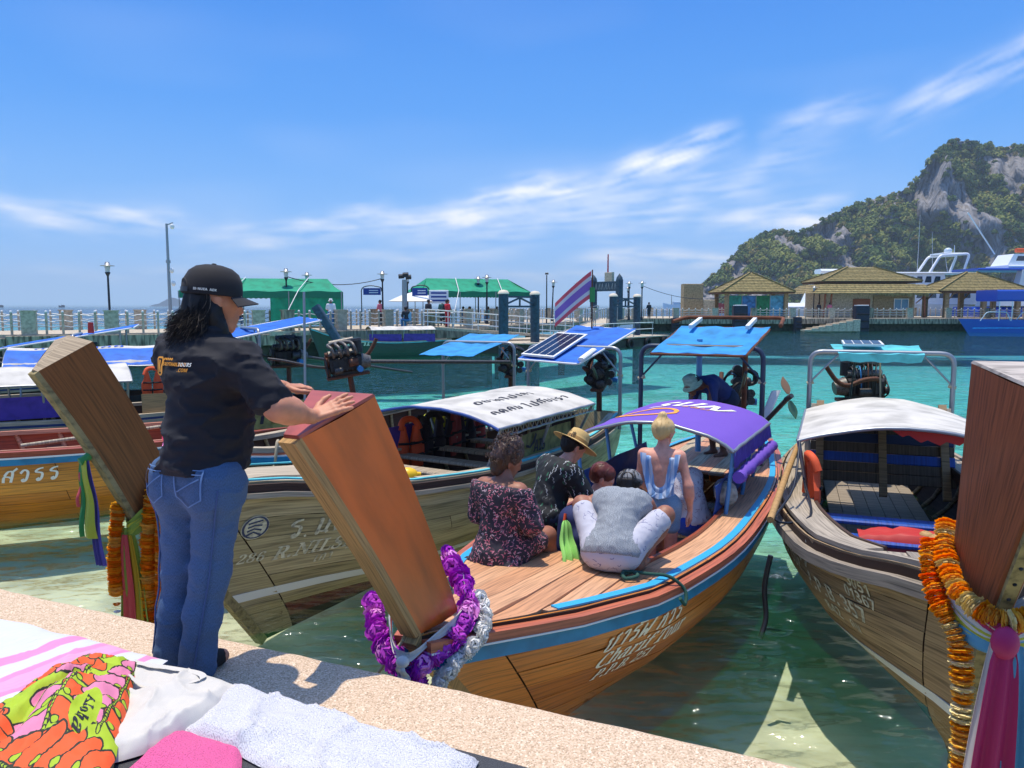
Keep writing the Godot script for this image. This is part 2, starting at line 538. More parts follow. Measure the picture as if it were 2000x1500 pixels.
func build_setting() -> void:
	var nz := noise(31, 0.11, 3)
	var nz2 := noise(32, 0.5, 2)
	var wave := noise(33, 0.55, 3)
	var b := MB.new()
	var w := MB.new()
	var rad := []
	var r := 1.2
	while r < 5200.0:
		rad.append(r)
		r *= 1.028 if r < 120.0 else 1.12
	var rows_b := []
	var rows_w := []
	var na := 190
	for i in rad.size():
		var rb := PackedVector3Array()
		var rw := PackedVector3Array()
		for k in na + 1:
			var a := deg_to_rad(-108.0 + 216.0 * k / na)
			var x: float = rad[i] * sin(a)
			var z: float = 0.6 - rad[i] * cos(a)
			rb.append(Vector3(x, seabed_y(x, z) + 0.02 * nz2.get_noise_2d(x, z), z))
			var amp := 0.030 * smoothstep(3.0, 14.0, rad[i]) * smoothstep(140.0, 60.0, rad[i])
			rw.append(Vector3(x, WATER + amp * wave.get_noise_2d(x * 0.6, z), z))
		rows_b.append(rb); rows_w.append(rw)
	b.grid(rows_b)
	w.grid(rows_w)
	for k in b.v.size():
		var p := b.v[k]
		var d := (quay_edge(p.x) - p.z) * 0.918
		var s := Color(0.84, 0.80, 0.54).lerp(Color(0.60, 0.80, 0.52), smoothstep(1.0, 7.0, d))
		s = s.lerp(Color(0.16, 0.72, 0.54), smoothstep(5.0, 13.0, d))  # light lost in deeper water is painted into the bottom colour
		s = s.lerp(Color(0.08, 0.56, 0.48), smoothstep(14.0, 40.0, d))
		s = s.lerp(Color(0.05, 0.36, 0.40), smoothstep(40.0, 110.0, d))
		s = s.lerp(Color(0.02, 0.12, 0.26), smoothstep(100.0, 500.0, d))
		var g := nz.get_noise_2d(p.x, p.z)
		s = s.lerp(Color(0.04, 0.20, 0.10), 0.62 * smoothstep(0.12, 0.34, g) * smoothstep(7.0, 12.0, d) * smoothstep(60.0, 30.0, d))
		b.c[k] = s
		var q := w.v[k]
		w.uv[k] = Vector2(q.x / 19.0, q.z / 19.0)
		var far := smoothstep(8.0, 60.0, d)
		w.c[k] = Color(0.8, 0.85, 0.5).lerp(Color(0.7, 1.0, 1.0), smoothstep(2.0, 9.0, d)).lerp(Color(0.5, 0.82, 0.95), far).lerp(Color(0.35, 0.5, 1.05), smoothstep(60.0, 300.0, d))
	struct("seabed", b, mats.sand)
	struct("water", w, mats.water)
	b = MB.new()
	var en := noise(41, 3.0, 3)
	var rows := []
	for j in 9:
		rows.append(PackedVector3Array())
	for i in 241:
		var x := -14.0 + 0.1 * i
		var z := quay_edge(x) + 0.006 * en.get_noise_1d(x * 2.0) + 0.012 * en.get_noise_1d(x * 9.0)
		var h := 0.004 * en.get_noise_1d(x * 5.0 + 70.0)
		var nx := Vector3(0.397, 0, -0.918)
		var e := Vector3(x, h, z)
		rows[0].append(e - nx * 7.0 + Vector3(0, -h, 0))
		rows[1].append(e - nx * 1.6 + Vector3(0, -h, 0))
		rows[2].append(e - nx * 0.3 + Vector3(0, -h, 0))
		rows[3].append(e - nx * 0.03)
		rows[4].append(e - nx * 0.010 + Vector3(0, -0.006, 0))
		rows[5].append(e + Vector3(0, -0.022, 0))
		rows[6].append(e + Vector3(0, -0.22, 0))
		rows[7].append(e - nx * 0.04 + Vector3(0, -0.24, 0))
		rows[8].append(e - nx * 0.04 + Vector3(0, -4.2, 0))
	b.grid([rows[0], rows[1], rows[2], rows[3], rows[4], rows[5], rows[6]])
	struct("quay", b, mats.quay_top)
	b = MB.new()
	b.grid([rows[6], rows[7], rows[8]])
	struct("quay_wall", b, mats.quay_side)
	build_hills()
func ridge(x: float) -> float:
	return lut([170, 0, 178, 6, 184, 15, 200, 27, 216, 42, 235, 61, 252, 73, 268, 79, 284, 80, 300, 79, 312, 86, 322, 94, 346, 104, 373, 112, 400, 120, 414, 131, 421, 144, 431, 160, 447, 168, 464, 169.5, 480, 166, 492, 163, 512, 165, 540, 167, 600, 176, 680, 160, 760, 182, 860, 150, 980, 120, 1100, 60, 1200, 20], x)
func build_hills() -> void:
	var n1 := noise(51, 0.012, 5)
	var n2 := noise(52, 0.035, 4)
	var n3 := noise(53, 0.10, 3)
	var crag := noise(57, 0.016, 3)
	var cols := 300
	var rows := []
	var hrows := 60
	for i in hrows + 1:
		var v := float(i) / hrows
		var row := PackedVector3Array()
		for j in cols + 1:
			var x := 168.0 + (1200.0 - 168.0) * pow(float(j) / cols, 1.5)
			var top := ridge(x)
			var y := top * v
			var st := v * 3.2 + 0.9 * n1.get_noise_1d(x * 1.5)
			var bench := 0.30 * v * v + 0.62 * (floorf(st) + smoothstep(0.55, 1.0, st - floorf(st))) / 3.2
			var z := -690.0 - 140.0 * bench - 0.06 * (x - 400.0) * (0.4 + v) + 58.0 * n1.get_noise_2d(x, y * 0.35) + 20.0 * n2.get_noise_2d(x, y * 0.4) + 5.0 * n3.get_noise_2d(x, y)
			if x < 240.0:
				z -= (240.0 - x) * 0.5
			var s := 1.0
			s = lerpf(1.0, -z / 800.0, smoothstep(0.3, 1.0, v))
			row.append(Vector3(x * s, (y + 2.5 * n3.get_noise_2d(x * 2.0, 9.0) * v) * s + WATER, z))
		rows.append(row)
	var back := PackedVector3Array()
	for p in rows[hrows]:
		back.append(p + Vector3(60, -p.y * 0.4, -200))
	rows.append(back)
	var b := MB.new()
	b.grid(rows)
	struct("hills", b, mats.rock)
	var clump := MB.new()
	var lr := RandomNumberGenerator.new()
	lr.seed = 4
	for k in 150:
		var d := Vector3(lr.randfn(), absf(lr.randfn()) * 0.9 - 0.25, lr.randfn()).normalized()
		var p := d * lr.randf_range(0.55, 1.0)
		p.y *= 0.85
		p += Vector3(0.25 * sin(d.x * 7.0), 0.2 * sin(d.z * 9.0), 0.25 * sin(d.y * 8.0))
		var q := Vector3(lr.randfn(), lr.randfn(), lr.randfn()).normalized()
		var t := q.cross(d + Vector3(0.01, 0.3, 0)).normalized() * lr.randf_range(0.16, 0.3)
		var u := (d + q * 0.7).cross(t).normalized() * lr.randf_range(0.16, 0.3)
		clump.tint = g1(lr.randf_range(0.7, 1.25))
		clump.quad(p - t - u, p + t - u * 0.6, p + t * 0.8 + u, p - t * 0.7 + u * 0.8)
	var at := []
	var tints := []
	for i in hrows:
		for j in cols:
			var a: Vector3 = rows[i][j]
			var c: Vector3 = rows[i + 1][j + 1]
			var nrm: Vector3 = (rows[i][j + 1] - a).cross(rows[i + 1][j] - a)
			var area := nrm.length()
			nrm = nrm.normalized()
			if a.x > 640.0 and i < 40:
				continue
			var steep := 1.0 - absf(nrm.y)
			var bare := crag.get_noise_2d(a.x * 1.5, a.y * 0.26)
			var want := area / 24.0
			var cover := 1.0
			if bare > -0.06 and i > 5 and i < 56:
				cover = lerpf(0.8, 0.03, smoothstep(-0.06, 0.03, bare))
			for k in int(want) + (1 if lr.randf() < fposmod(want, 1.0) else 0):
				if lr.randf() > cover:
					continue
				var u := lr.randf()
				var v := lr.randf()
				var p: Vector3 = a + (rows[i][j + 1] - a) * u + (rows[i + 1][j] - a) * v
				var s := lr.randf_range(2.0, 4.2) * (1.5 if lr.randf() < 0.12 else 1.0) * (0.75 if i > 52 else 1.0)
				var bs := Basis(Vector3.UP, lr.randf() * TAU).scaled(Vector3(s * lr.randf_range(0.8, 1.25), s * lr.randf_range(0.75, 1.2), s))
				at.append(Transform3D(bs, p + Vector3(0, s * 0.2, s * 0.3)))
				var g := n2.get_noise_2d(p.x * 0.8, p.y) + lr.randf_range(-0.3, 0.3)
				var col := Color(0.085, 0.135, 0.036).lerp(Color(0.25, 0.27, 0.065), smoothstep(-0.3, 0.45, g))
				if lr.randf() < 0.10:
					col = Color(0.24, 0.20, 0.06)
				tints.append(col)
	var mm := MultiMesh.new()
	mm.transform_format = MultiMesh.TRANSFORM_3D
	mm.use_colors = true
	mm.mesh = clump.mesh()
	mm.instance_count = at.size()
	for k in at.size():
		mm.set_instance_transform(k, at[k])
		mm.set_instance_color(k, tints[k])
	var f := MultiMeshInstance3D.new()
	f.name = "forest"
	f.multimesh = mm
	f.material_override = mats.leaf_far
	add_child(f)
	tag(f, "dense green jungle clinging to the limestone headland", "forest")
	f.set_meta("kind", "stuff")
	b = MB.new()
	var isl := []
	for i in 6:
		var row := PackedVector3Array()
		for j in 40:
			var t := j / 39.0
			var hh := 62.0 * sin(PI * t) * (0.7 + 0.5 * n1.get_noise_1d(t * 90.0)) * (1.0 - pow(i / 5.0, 2.0))
			row.append(Vector3(-2260.0 + 280.0 * t, WATER + maxf(hh, -0.5), -4800.0 - 30.0 * i))
		isl.append(row)
	b.grid(isl)
	var im := struct("island", b, mat("far_green", Color(0.06, 0.09, 0.04), 0.9))
const DECK := 0.2
var pier_line := [Vector3(-34, 0, -29.1), Vector3(-11.5, 0, -40), Vector3(-1, 0, -52), Vector3(13.5, 0, -83), Vector3(80, 0, -83)]
func pier_normal(i: int) -> Vector3:
	var d: Vector3 = pier_line[i + 1] - pier_line[i]
	return Vector3(d.z, 0, -d.x).normalized()
func build_pier() -> void:
	var pier := thing("pier", "long weathered concrete pier crossing behind the boats with dark piles beneath", "pier")
	var names := 0
	for i in 4:
		var a: Vector3 = pier_line[i]
		var e: Vector3 = pier_line[i + 1]
		var d := (e - a).normalized()
		var nrm := pier_normal(i)
		var l := (e - a).length()
		var seg := maxi(1, int(l / 6.0))
		var b := MB.new()
		var wdt := 7.0 if i < 3 else 16.0
		var off := nrm * wdt * 0.5
		var bs := Basis(d, Vector3.UP, d.cross(Vector3.UP))
		b.box((a + e) * 0.5 + off + Vector3(0, DECK - 0.12 - 0.004 * i, 0), Vector3(l + (2.2 if i < 3 else 0.0), 0.24, wdt), bs)
		part(pier, "deck", b, mats.concrete_pale)
		for k in seg:
			var p := a + d * l * (k + 0.5) / seg
			b = MB.new()
			b.bbox(p - nrm * 0.05 + Vector3(0, DECK - 0.34 - 0.1 * (k % 2) * (1 if i < 3 else 0), 0), Vector3(l / seg - 0.03, 0.56, 0.3), 0.02, bs)
			part(pier, "edge_beam", b, mats.concrete_old)
			for row in (3 if i == 2 else 0):
				b = MB.new()
				var q := a + d * l * k / seg + nrm * (0.7 + row * 2.6)
				b.cyl(Vector3(q.x, DECK - 0.3, q.z), Vector3(q.x, -4.5, q.z), 0.28, 0.28, 10)
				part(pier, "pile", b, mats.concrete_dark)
			if i == 3 or i < 2:
				b = MB.new()
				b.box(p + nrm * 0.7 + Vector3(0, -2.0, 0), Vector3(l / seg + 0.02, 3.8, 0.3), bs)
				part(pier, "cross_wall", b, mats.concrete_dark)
	build_railing()
	build_lamps()
	build_tents()
	build_pontoon()
	build_huts()
func build_railing() -> void:
	for i in 4:
		var a: Vector3 = pier_line[i]
		var e: Vector3 = pier_line[i + 1]
		var d := (e - a).normalized()
		var l := (e - a).length()
		var nrm := pier_normal(i)
		for side in 2:
			if i == 0 and side == 1:
				pass
			var off := nrm * (0.25 if side == 0 else (6.7 if i < 3 else 15.5))
			var what := ["along the near edge of the pier at far left", "on the near edge by the green tent", "beside the mooring pontoon", "in front of the tiled huts"] if side == 0 else ["on the sea side of the pier at far left", "on the sea side of the pier behind the tents", "on the sea side beyond the pontoon", "on the sea side behind the tiled huts"]
			var rt := thing("pier_railing", "pillared pier railing with wavy bars " + what[i], "railing", a + off + Vector3(0, DECK, 0), atan2(-d.z, d.x), "railings of the pier")
			var gap := 3.35 if i < 2 else 4.2
			var n := int(l / gap)
			if side == 1 and i < 2:
				gap = 3.6
				n = int(l / gap)
			var pil := MB.new()
			pil.bbox(Vector3(0, 0.52, 0), Vector3(1.04, 0.62, 0.36), 0.03, Basis(Vector3.UP, Vector3.LEFT, Vector3.BACK))
			pil.bbox(Vector3(0, 1.06, 0), Vector3(0.06, 0.70, 0.42), 0.02, Basis(Vector3.UP, Vector3.LEFT, Vector3.BACK))
			var pm := pil.mesh()
			var post := MB.new()
			post.bbox(Vector3(0, 0.49, 0), Vector3(0.98, 0.10, 0.10), 0.02, Basis(Vector3.UP, Vector3.LEFT, Vector3.BACK))
			var pom := post.mesh()
			post = MB.new()
			post.ball(Vector3(0, 1.02, 0), Vector3(0.06, 0.06, 0.06), Basis.IDENTITY, 8, 5)
			var cam := post.mesh()
			var wav := MB.new()
			var pa := []
			for k in 7:
				pa.append(Vector3(0.61 * k / 6.0, 0.055 * sin(PI * k / 6.0), 0))
			wav.tube(pts(pa), 0.022, 5, false)
			var wm := wav.mesh()
			for k in n + 1:
				if i == 2 and side == 0 and k > 1 and k < 4:
					continue
				var x := k * gap
				var pp := part(rt, "pillar", pm, mats.concrete_pale if k % 3 else mats.concrete_old)
				pp.position = Vector3(x, 0, 0)
				if k == n:
					break
				if i == 3 and side == 0 and k % 5 == 2:
					continue
				var m := 4 if i < 2 else 5
				for j in m:
					var px := x + 0.35 + (gap - 0.7) * (j + 0.5) / m
					var po := part(rt, "post", pom, mats.concrete_pale)
					po.position = Vector3(px, 0, 0)
					part(po, "post_cap", cam, mats.white_paint)
				for h in [0.30, 0.55, 0.82]:
					var wb := MB.new()
					var path := []
					for q in 25:
						var t := q / 24.0
						path.append(Vector3(x + 0.2 + (gap - 0.4) * t, h + 0.06 * absf(sin(PI * t * m)), 0))
					wb.tube(pts(path), 0.024, 4, false)
					part(rt, "wavy_bar", wb, mats.gel_bar)
func lamp_proto() -> Node3D:
	var t := thing("pier_lamp", "", "street lamp", Vector3.ZERO, 0, "lamps along the pier")
	var b := MB.new()
	b.cyl(Vector3(0, 0, 0), Vector3(0, 2.9, 0), 0.065, 0.05, 8)
	b.cyl(Vector3(0, 0, 0), Vector3(0, 0.35, 0), 0.13, 0.10, 8)
	b.lathe([Vector2(0.05, 2.8), Vector2(0.12, 2.95), Vector2(0.13, 3.0), Vector2(0.0, 3.0)], 10)
	part(t, "pole", b, mats.steel_dark)
	b = MB.new()
	b.lathe([Vector2(0.10, 3.0), Vector2(0.14, 3.32), Vector2(0.0, 3.32)], 10)
	part(t, "lantern", b, mat("lamp_glass", Color(0.75, 0.78, 0.78), 0.3))
	b = MB.new()
	b.lathe([Vector2(0.0, 3.33), Vector2(0.34, 3.31), Vector2(0.34, 3.335), Vector2(0.14, 3.36), Vector2(0.10, 3.52), Vector2(0.0, 3.53)], 12)
	part(t, "lamp_hat", b, mats.steel_grey)
	return t
func build_lamps() -> void:
	var spots := [[-20.6, -39.5, "leftmost pier lamp, alone against the sea at far left"], [-13.5, -46.3, "dark pier lamp standing in front of the left green tent"], [-13.6, -51.4, "pier lamp whose lantern rises over the right end of the left green tent"],
		[-8.3, -49.6, "dark pier lamp right of the left green tent, holding the sagging wire"], [-7.4, -54.8, "dark pier lamp close behind the twin floodlight pole"], [-2.55, -58.5, "left one of the pier lamps before the right green tent"],
		[-2.0, -60.5, "pier lamp behind the right green tent, barely above its ridge"], [-1.8, -55.5, "pier lamp just left of the first pair of steel pylons"], [3.4, -66.0, "leaning pier lamp right of the first steel pylons"],
		[6.0, -71.0, "pier lamp left of the flag on the solar panel boat"], [10.6, -70.0, "pier lamp left of the pair over the second steel pylons"], [11.6, -69.0, "pier lamp rising over the second pair of steel pylons"], [13.2, -88.0, "distant pier lamp seen between the gate and the second pylons"],
		[33.6, -86.0, "pier lamp right of the first tiled hut"], [35.0, -88.0, "pier lamp between the first and the middle tiled hut"]]
	var proto := lamp_proto()
	for i in spots.size():
		var s: Array = spots[i]
		if i == 0:
			proto.position = Vector3(s[0], DECK, s[1])
			proto.set_meta("label", s[2])
		else:
			var c := copy_of(proto, s[2], Vector3(s[0], DECK, s[1]), i * 0.7)
			if i == 8:
				c.rotation.z = -0.05
	var t := thing("camera_mast", "tall slim steel mast with a white dome camera, behind the capped person", "mast", Vector3(-18.6, DECK, -42))
	var b := MB.new()
	b.cyl(Vector3.ZERO, Vector3(0, 5.7, 0), 0.10, 0.06, 10)
	b.cyl(Vector3(0, 3.6, 0), Vector3(0, 3.75, 0), 0.12, 0.12, 10)
	b.bar(Vector3(-0.05, 5.6, 0), Vector3(0.35, 5.75, 0), 0.05, 0.05)
	part(t, "pole", b, mats.steel_grey)
	for q in [Vector3(0.3, 5.55, 0), Vector3(0.28, 2.5, 0.1), Vector3(0.22, 3.2, 0.1)]:
		b = MB.new()
		b.ball(q, Vector3(0.12, 0.15, 0.12))
		part(t, "dome_camera", b, mats.white_paint)
	t = thing("floodlight_pole", "thick grey pole with a cluster of floodlights on top, left of the white parasol", "floodlight", Vector3(-6.6, DECK, -47.5))
	b = MB.new()
	b.cyl(Vector3.ZERO, Vector3(0, 2.9, 0), 0.17, 0.15, 12)
	part(t, "pole", b, mats.steel_grey)
	for q in [[-0.18, 3.1], [0.08, 3.2], [0.25, 3.05]]:
		b = MB.new()
		b.bbox(Vector3(q[0], q[1], 0), Vector3(0.34, 0.26, 0.3), 0.06, Basis(Vector3(0.9, 0.3, 0.3).normalized(), 0.2))
		part(t, "floodlight", b, mats.steel_dark)
	t = thing("slim_camera_pole", "thin dark pole with a small camera, right of the first steel pylons", "mast", Vector3(2.6, DECK, -58))
	b = MB.new()
	b.cyl(Vector3.ZERO, Vector3(0, 3.6, 0), 0.05, 0.04, 8)
	b.bbox(Vector3(0, 3.7, 0), Vector3(0.25, 0.14, 0.14), 0.03)
	part(t, "pole", b, mats.steel_dark)
	for q in [[Vector3(-13.5, 3.25, -46.3), Vector3(-8.3, 3.25, -49.6), 0.45, "thin wire sagging between two lamps over the left green tent"], [Vector3(11.6, 3.3, -69.0), Vector3(23.5, 2.6, -84.0), 0.7, "thin wire sagging from the pylon lamp to the first tiled hut"]]:
		b = MB.new()
		var pa := []
		for k in 13:
			var s := k / 12.0
			pa.append((q[0] as Vector3).lerp(q[1], s) - Vector3(0, q[2] * 4.0 * s * (1.0 - s), 0))
		b.tube(pts(pa), 0.025, 5)
		single("overhead_wire", q[3], "wire", b, mats.steel_dark)
	sign_post("blue hanging sign with white arrow on a thin bent post, between the lamps", Vector3(-11.1, DECK, -57.0), 2.15, 1.35, false)
	sign_post("wide blue hanging sign with white lettering in front of the right green tent", Vector3(-5.35, DECK, -50.0), 2.0, 1.05, true)
	b = MB.new()
func sign_post(label: String, at: Vector3, h: float, w: float, left: bool) -> void:
	var t := thing("hanging_sign", label, "sign", at)
	var s := -1.0 if left else 1.0
	var b := MB.new()
	b.tube(rail_path([Vector3(0, 0, 0), Vector3(0, h + 0.5, 0), Vector3(s * w * 0.5, h + 0.66, 0), Vector3(s * w * 1.1, h + 0.5, 0), Vector3(s * w * 1.1, h + 0.2, 0)], 0.3), 0.04, 6)
	part(t, "post", b, mats.steel_dark)
	b = MB.new()
	b.bbox(Vector3(s * w * 0.58, h + 0.2, 0), Vector3(w * 0.95, 0.5, 0.06), 0.02)
	part(t, "panel", b, mats.sign_blue)
	for k in 2:
		b = MB.new()
		b.box(Vector3(s * w * 0.58 + 0.12, h + 0.28 - 0.16 * k, 0.035), Vector3(w * 0.5, 0.06, 0.01))
		part(t, "lettering_line", b, mats.sign_white)
	if left:
		b = MB.new()
		b.bbox(Vector3(0.62, h - 0.12, 0.1), Vector3(1.25, 0.85, 0.05), 0.02)
		part(t, "white_board", b, mats.sign_white)
		for k in 3:
			b = MB.new()
			b.box(Vector3(0.62, h + 0.12 - 0.24 * k, 0.13), Vector3(1.0, 0.11, 0.01))
			part(t, "board_line", b, mats.sign_blue)
func tent(t: Node3D, l: float, w: float, eave: float, top: float, hip: float, wall_from: float) -> void:
	var b := MB.new()
	for s in [-1.0, 1.0]:
		var rows := []
		for i in 7:
			var v := i / 6.0
			var row := PackedVector3Array()
			for j in 25:
				var u := j / 24.0
				var half := l * 0.5 - hip * v
				var x := lerpf(-half, half, u)
				var y := lerpf(eave, top, v) - 0.10 * sin(PI * v) + 0.03 * sin(u * TAU * 5.0) * (1.0 - v)
				row.append(Vector3(x, y, s * w * 0.5 * (1.0 - v)))
			rows.append(row)
		b.grid(rows)
	for s in [-1.0, 1.0]:
		b.tri(Vector3(s * l * 0.5, eave, -w * 0.5), Vector3(s * (l * 0.5 - hip), top, 0), Vector3(s * l * 0.5, eave, w * 0.5))
	part(t, "roof", b, mats.green_net)
	b = MB.new()
	for s in [-1.0, 1.0]:
		var r0 := PackedVector3Array()
		var r1 := PackedVector3Array()
		for j in 61:
			var x := lerpf(-l * 0.5, l * 0.5, j / 60.0)
			r0.append(Vector3(x, eave + 0.03 * sin(j / 60.0 * TAU * 5.0), s * w * 0.5))
			r1.append(Vector3(x, eave - 0.36 - 0.05 * (j % 2), s * (w * 0.5 + 0.02 * sin(j * 0.9))))
		b.grid([r0, r1])
	for s in [-1.0, 1.0]:
		b.quad(Vector3(s * l * 0.5, eave, -w * 0.5), Vector3(s * l * 0.5, eave, w * 0.5), Vector3(s * l * 0.5, eave - 0.38, w * 0.5), Vector3(s * l * 0.5, eave - 0.38, -w * 0.5))
	part(t, "valance", b, mats.green_net_dark)
	if wall_from < 1.0:
		b = MB.new()
		for s in [-1.0, 1.0]:
			var r0 := PackedVector3Array()
			var r1 := PackedVector3Array()
			for j in 31:
				var x := lerpf(-l * 0.5 + l * wall_from, l * 0.5, j / 30.0)
				r0.append(Vector3(x, eave - 0.05, s * (w * 0.5 - 0.05)))
				r1.append(Vector3(x, 0.15, s * (w * 0.5 - 0.05 + 0.10 * sin(j * 1.3))))
			b.grid([r0, r1])
		b.quad(Vector3(l * 0.5, eave, -w * 0.5), Vector3(l * 0.5, eave, w * 0.5), Vector3(l * 0.5, 0.15, w * 0.5), Vector3(l * 0.5, 0.15, -w * 0.5))
		part(t, "side_net", b, mats.green_net)
	var n := int(l / 2.6)
	for s in [-1.0, 1.0]:
		for k in n + 1:
			b = MB.new()
			var x := lerpf(-l * 0.5 + 0.05, l * 0.5 - 0.05, float(k) / n)
			b.cyl(Vector3(x, 0, s * (w * 0.5 - 0.02)), Vector3(x, eave, s * (w * 0.5 - 0.02)), 0.035, 0.035, 6)
			part(t, "post", b, mats.steel_grey)
	for k in 2:
		b = MB.new()
		var x := l * (-0.12 + 0.4 * k)
		b.tube(pts([Vector3(x, top + 0.05, 0.05), Vector3(x - 0.5, eave + 0.06, w * 0.5 + 0.03), Vector3(x - 1.4, 0.3, w * 0.5 + 1.2)]), 0.03, 5)
		part(t, "guy_rope", b, mats.white_paint)
func build_tents() -> void:
	var t := thing("market_tent", "long green canopy tent with a netted side, behind the capped person", "tent", Vector3(-15.0, DECK, -47.0), 0.20, "green tents on the pier")
	tent(t, 9.2, 3.6, 2.15, 2.95, 0.9, 0.55)
	t = thing("market_tent", "open green canopy tent over seated people, left of the steel pylons", "tent", Vector3(-3.35, DECK, -59.0), 0.42, "green tents on the pier")
	tent(t, 8.6, 4.2, 2.35, 3.35, 1.0, 1.0)
	t = thing("parasol", "white market parasol beside the floodlight pole", "parasol", Vector3(-6.4, DECK, -51.0))
	var b := MB.new()
	b.lathe([Vector2(0.0, 2.25), Vector2(0.9, 2.0), Vector2(1.75, 1.62), Vector2(1.75, 1.58), Vector2(0.9, 1.95), Vector2(0.0, 2.2)], 8)
	part(t, "canopy", b, mats.white_paint)
	b = MB.new()
	b.cyl(Vector3.ZERO, Vector3(0, 2.3, 0), 0.03, 0.03, 6)
	part(t, "pole", b, mats.steel_grey)
	t = thing("folding_table", "white topped table beneath the parasol", "table", Vector3(-4.6, DECK, -47.5), 0.3)
	b = MB.new()
	b.bbox(Vector3(0, 0.86, 0), Vector3(1.9, 0.06, 0.8), 0.02)
	part(t, "table_top", b, mats.white_paint)
	for x in [-0.85, 0.85]:
		for z in [-0.33, 0.33]:
			b = MB.new()
			b.cyl(Vector3(x, 0, z), Vector3(x, 0.85, z), 0.025, 0.025, 6)
			part(t, "leg", b, mats.steel_grey)
	t = thing("plastic_chair", "pale blue plastic chair beside the white topped table", "chair", Vector3(-6.1, DECK, -44.6), 0.4)
	b = MB.new()
	b.bbox(Vector3(0, 0.44, 0), Vector3(0.45, 0.04, 0.45), 0.02)
	part(t, "seat", b, mat("plastic_blue", rgb(120, 175, 205), 0.4))
	b = MB.new()
	b.bbox(Vector3(0, 0.7, 0.22), Vector3(0.45, 0.5, 0.04), 0.02)
	part(t, "backrest", b, mats.plastic_blue)
	for x in [-0.2, 0.2]:
		for z in [-0.2, 0.2]:
			b = MB.new()
			b.cyl(Vector3(x, 0, z), Vector3(x, 0.44, z), 0.025, 0.02, 6)
			part(t, "leg", b, mats.plastic_blue)
	b = MB.new()
	b.bbox(Vector3(-9.5, 0.55, -39.6), Vector3(2.2, 0.42, 0.42), 0.05, Basis(Vector3(0.55, -0.83, 0.1).normalized(), Vector3(0.83, 0.55, 0).normalized(), Vector3(-0.05, 0.08, 1.0).normalized()))
	single("mooring_timber", "dark timber leaning out from the railing right of the left green tent", "timber", b, mats.steel_blue)
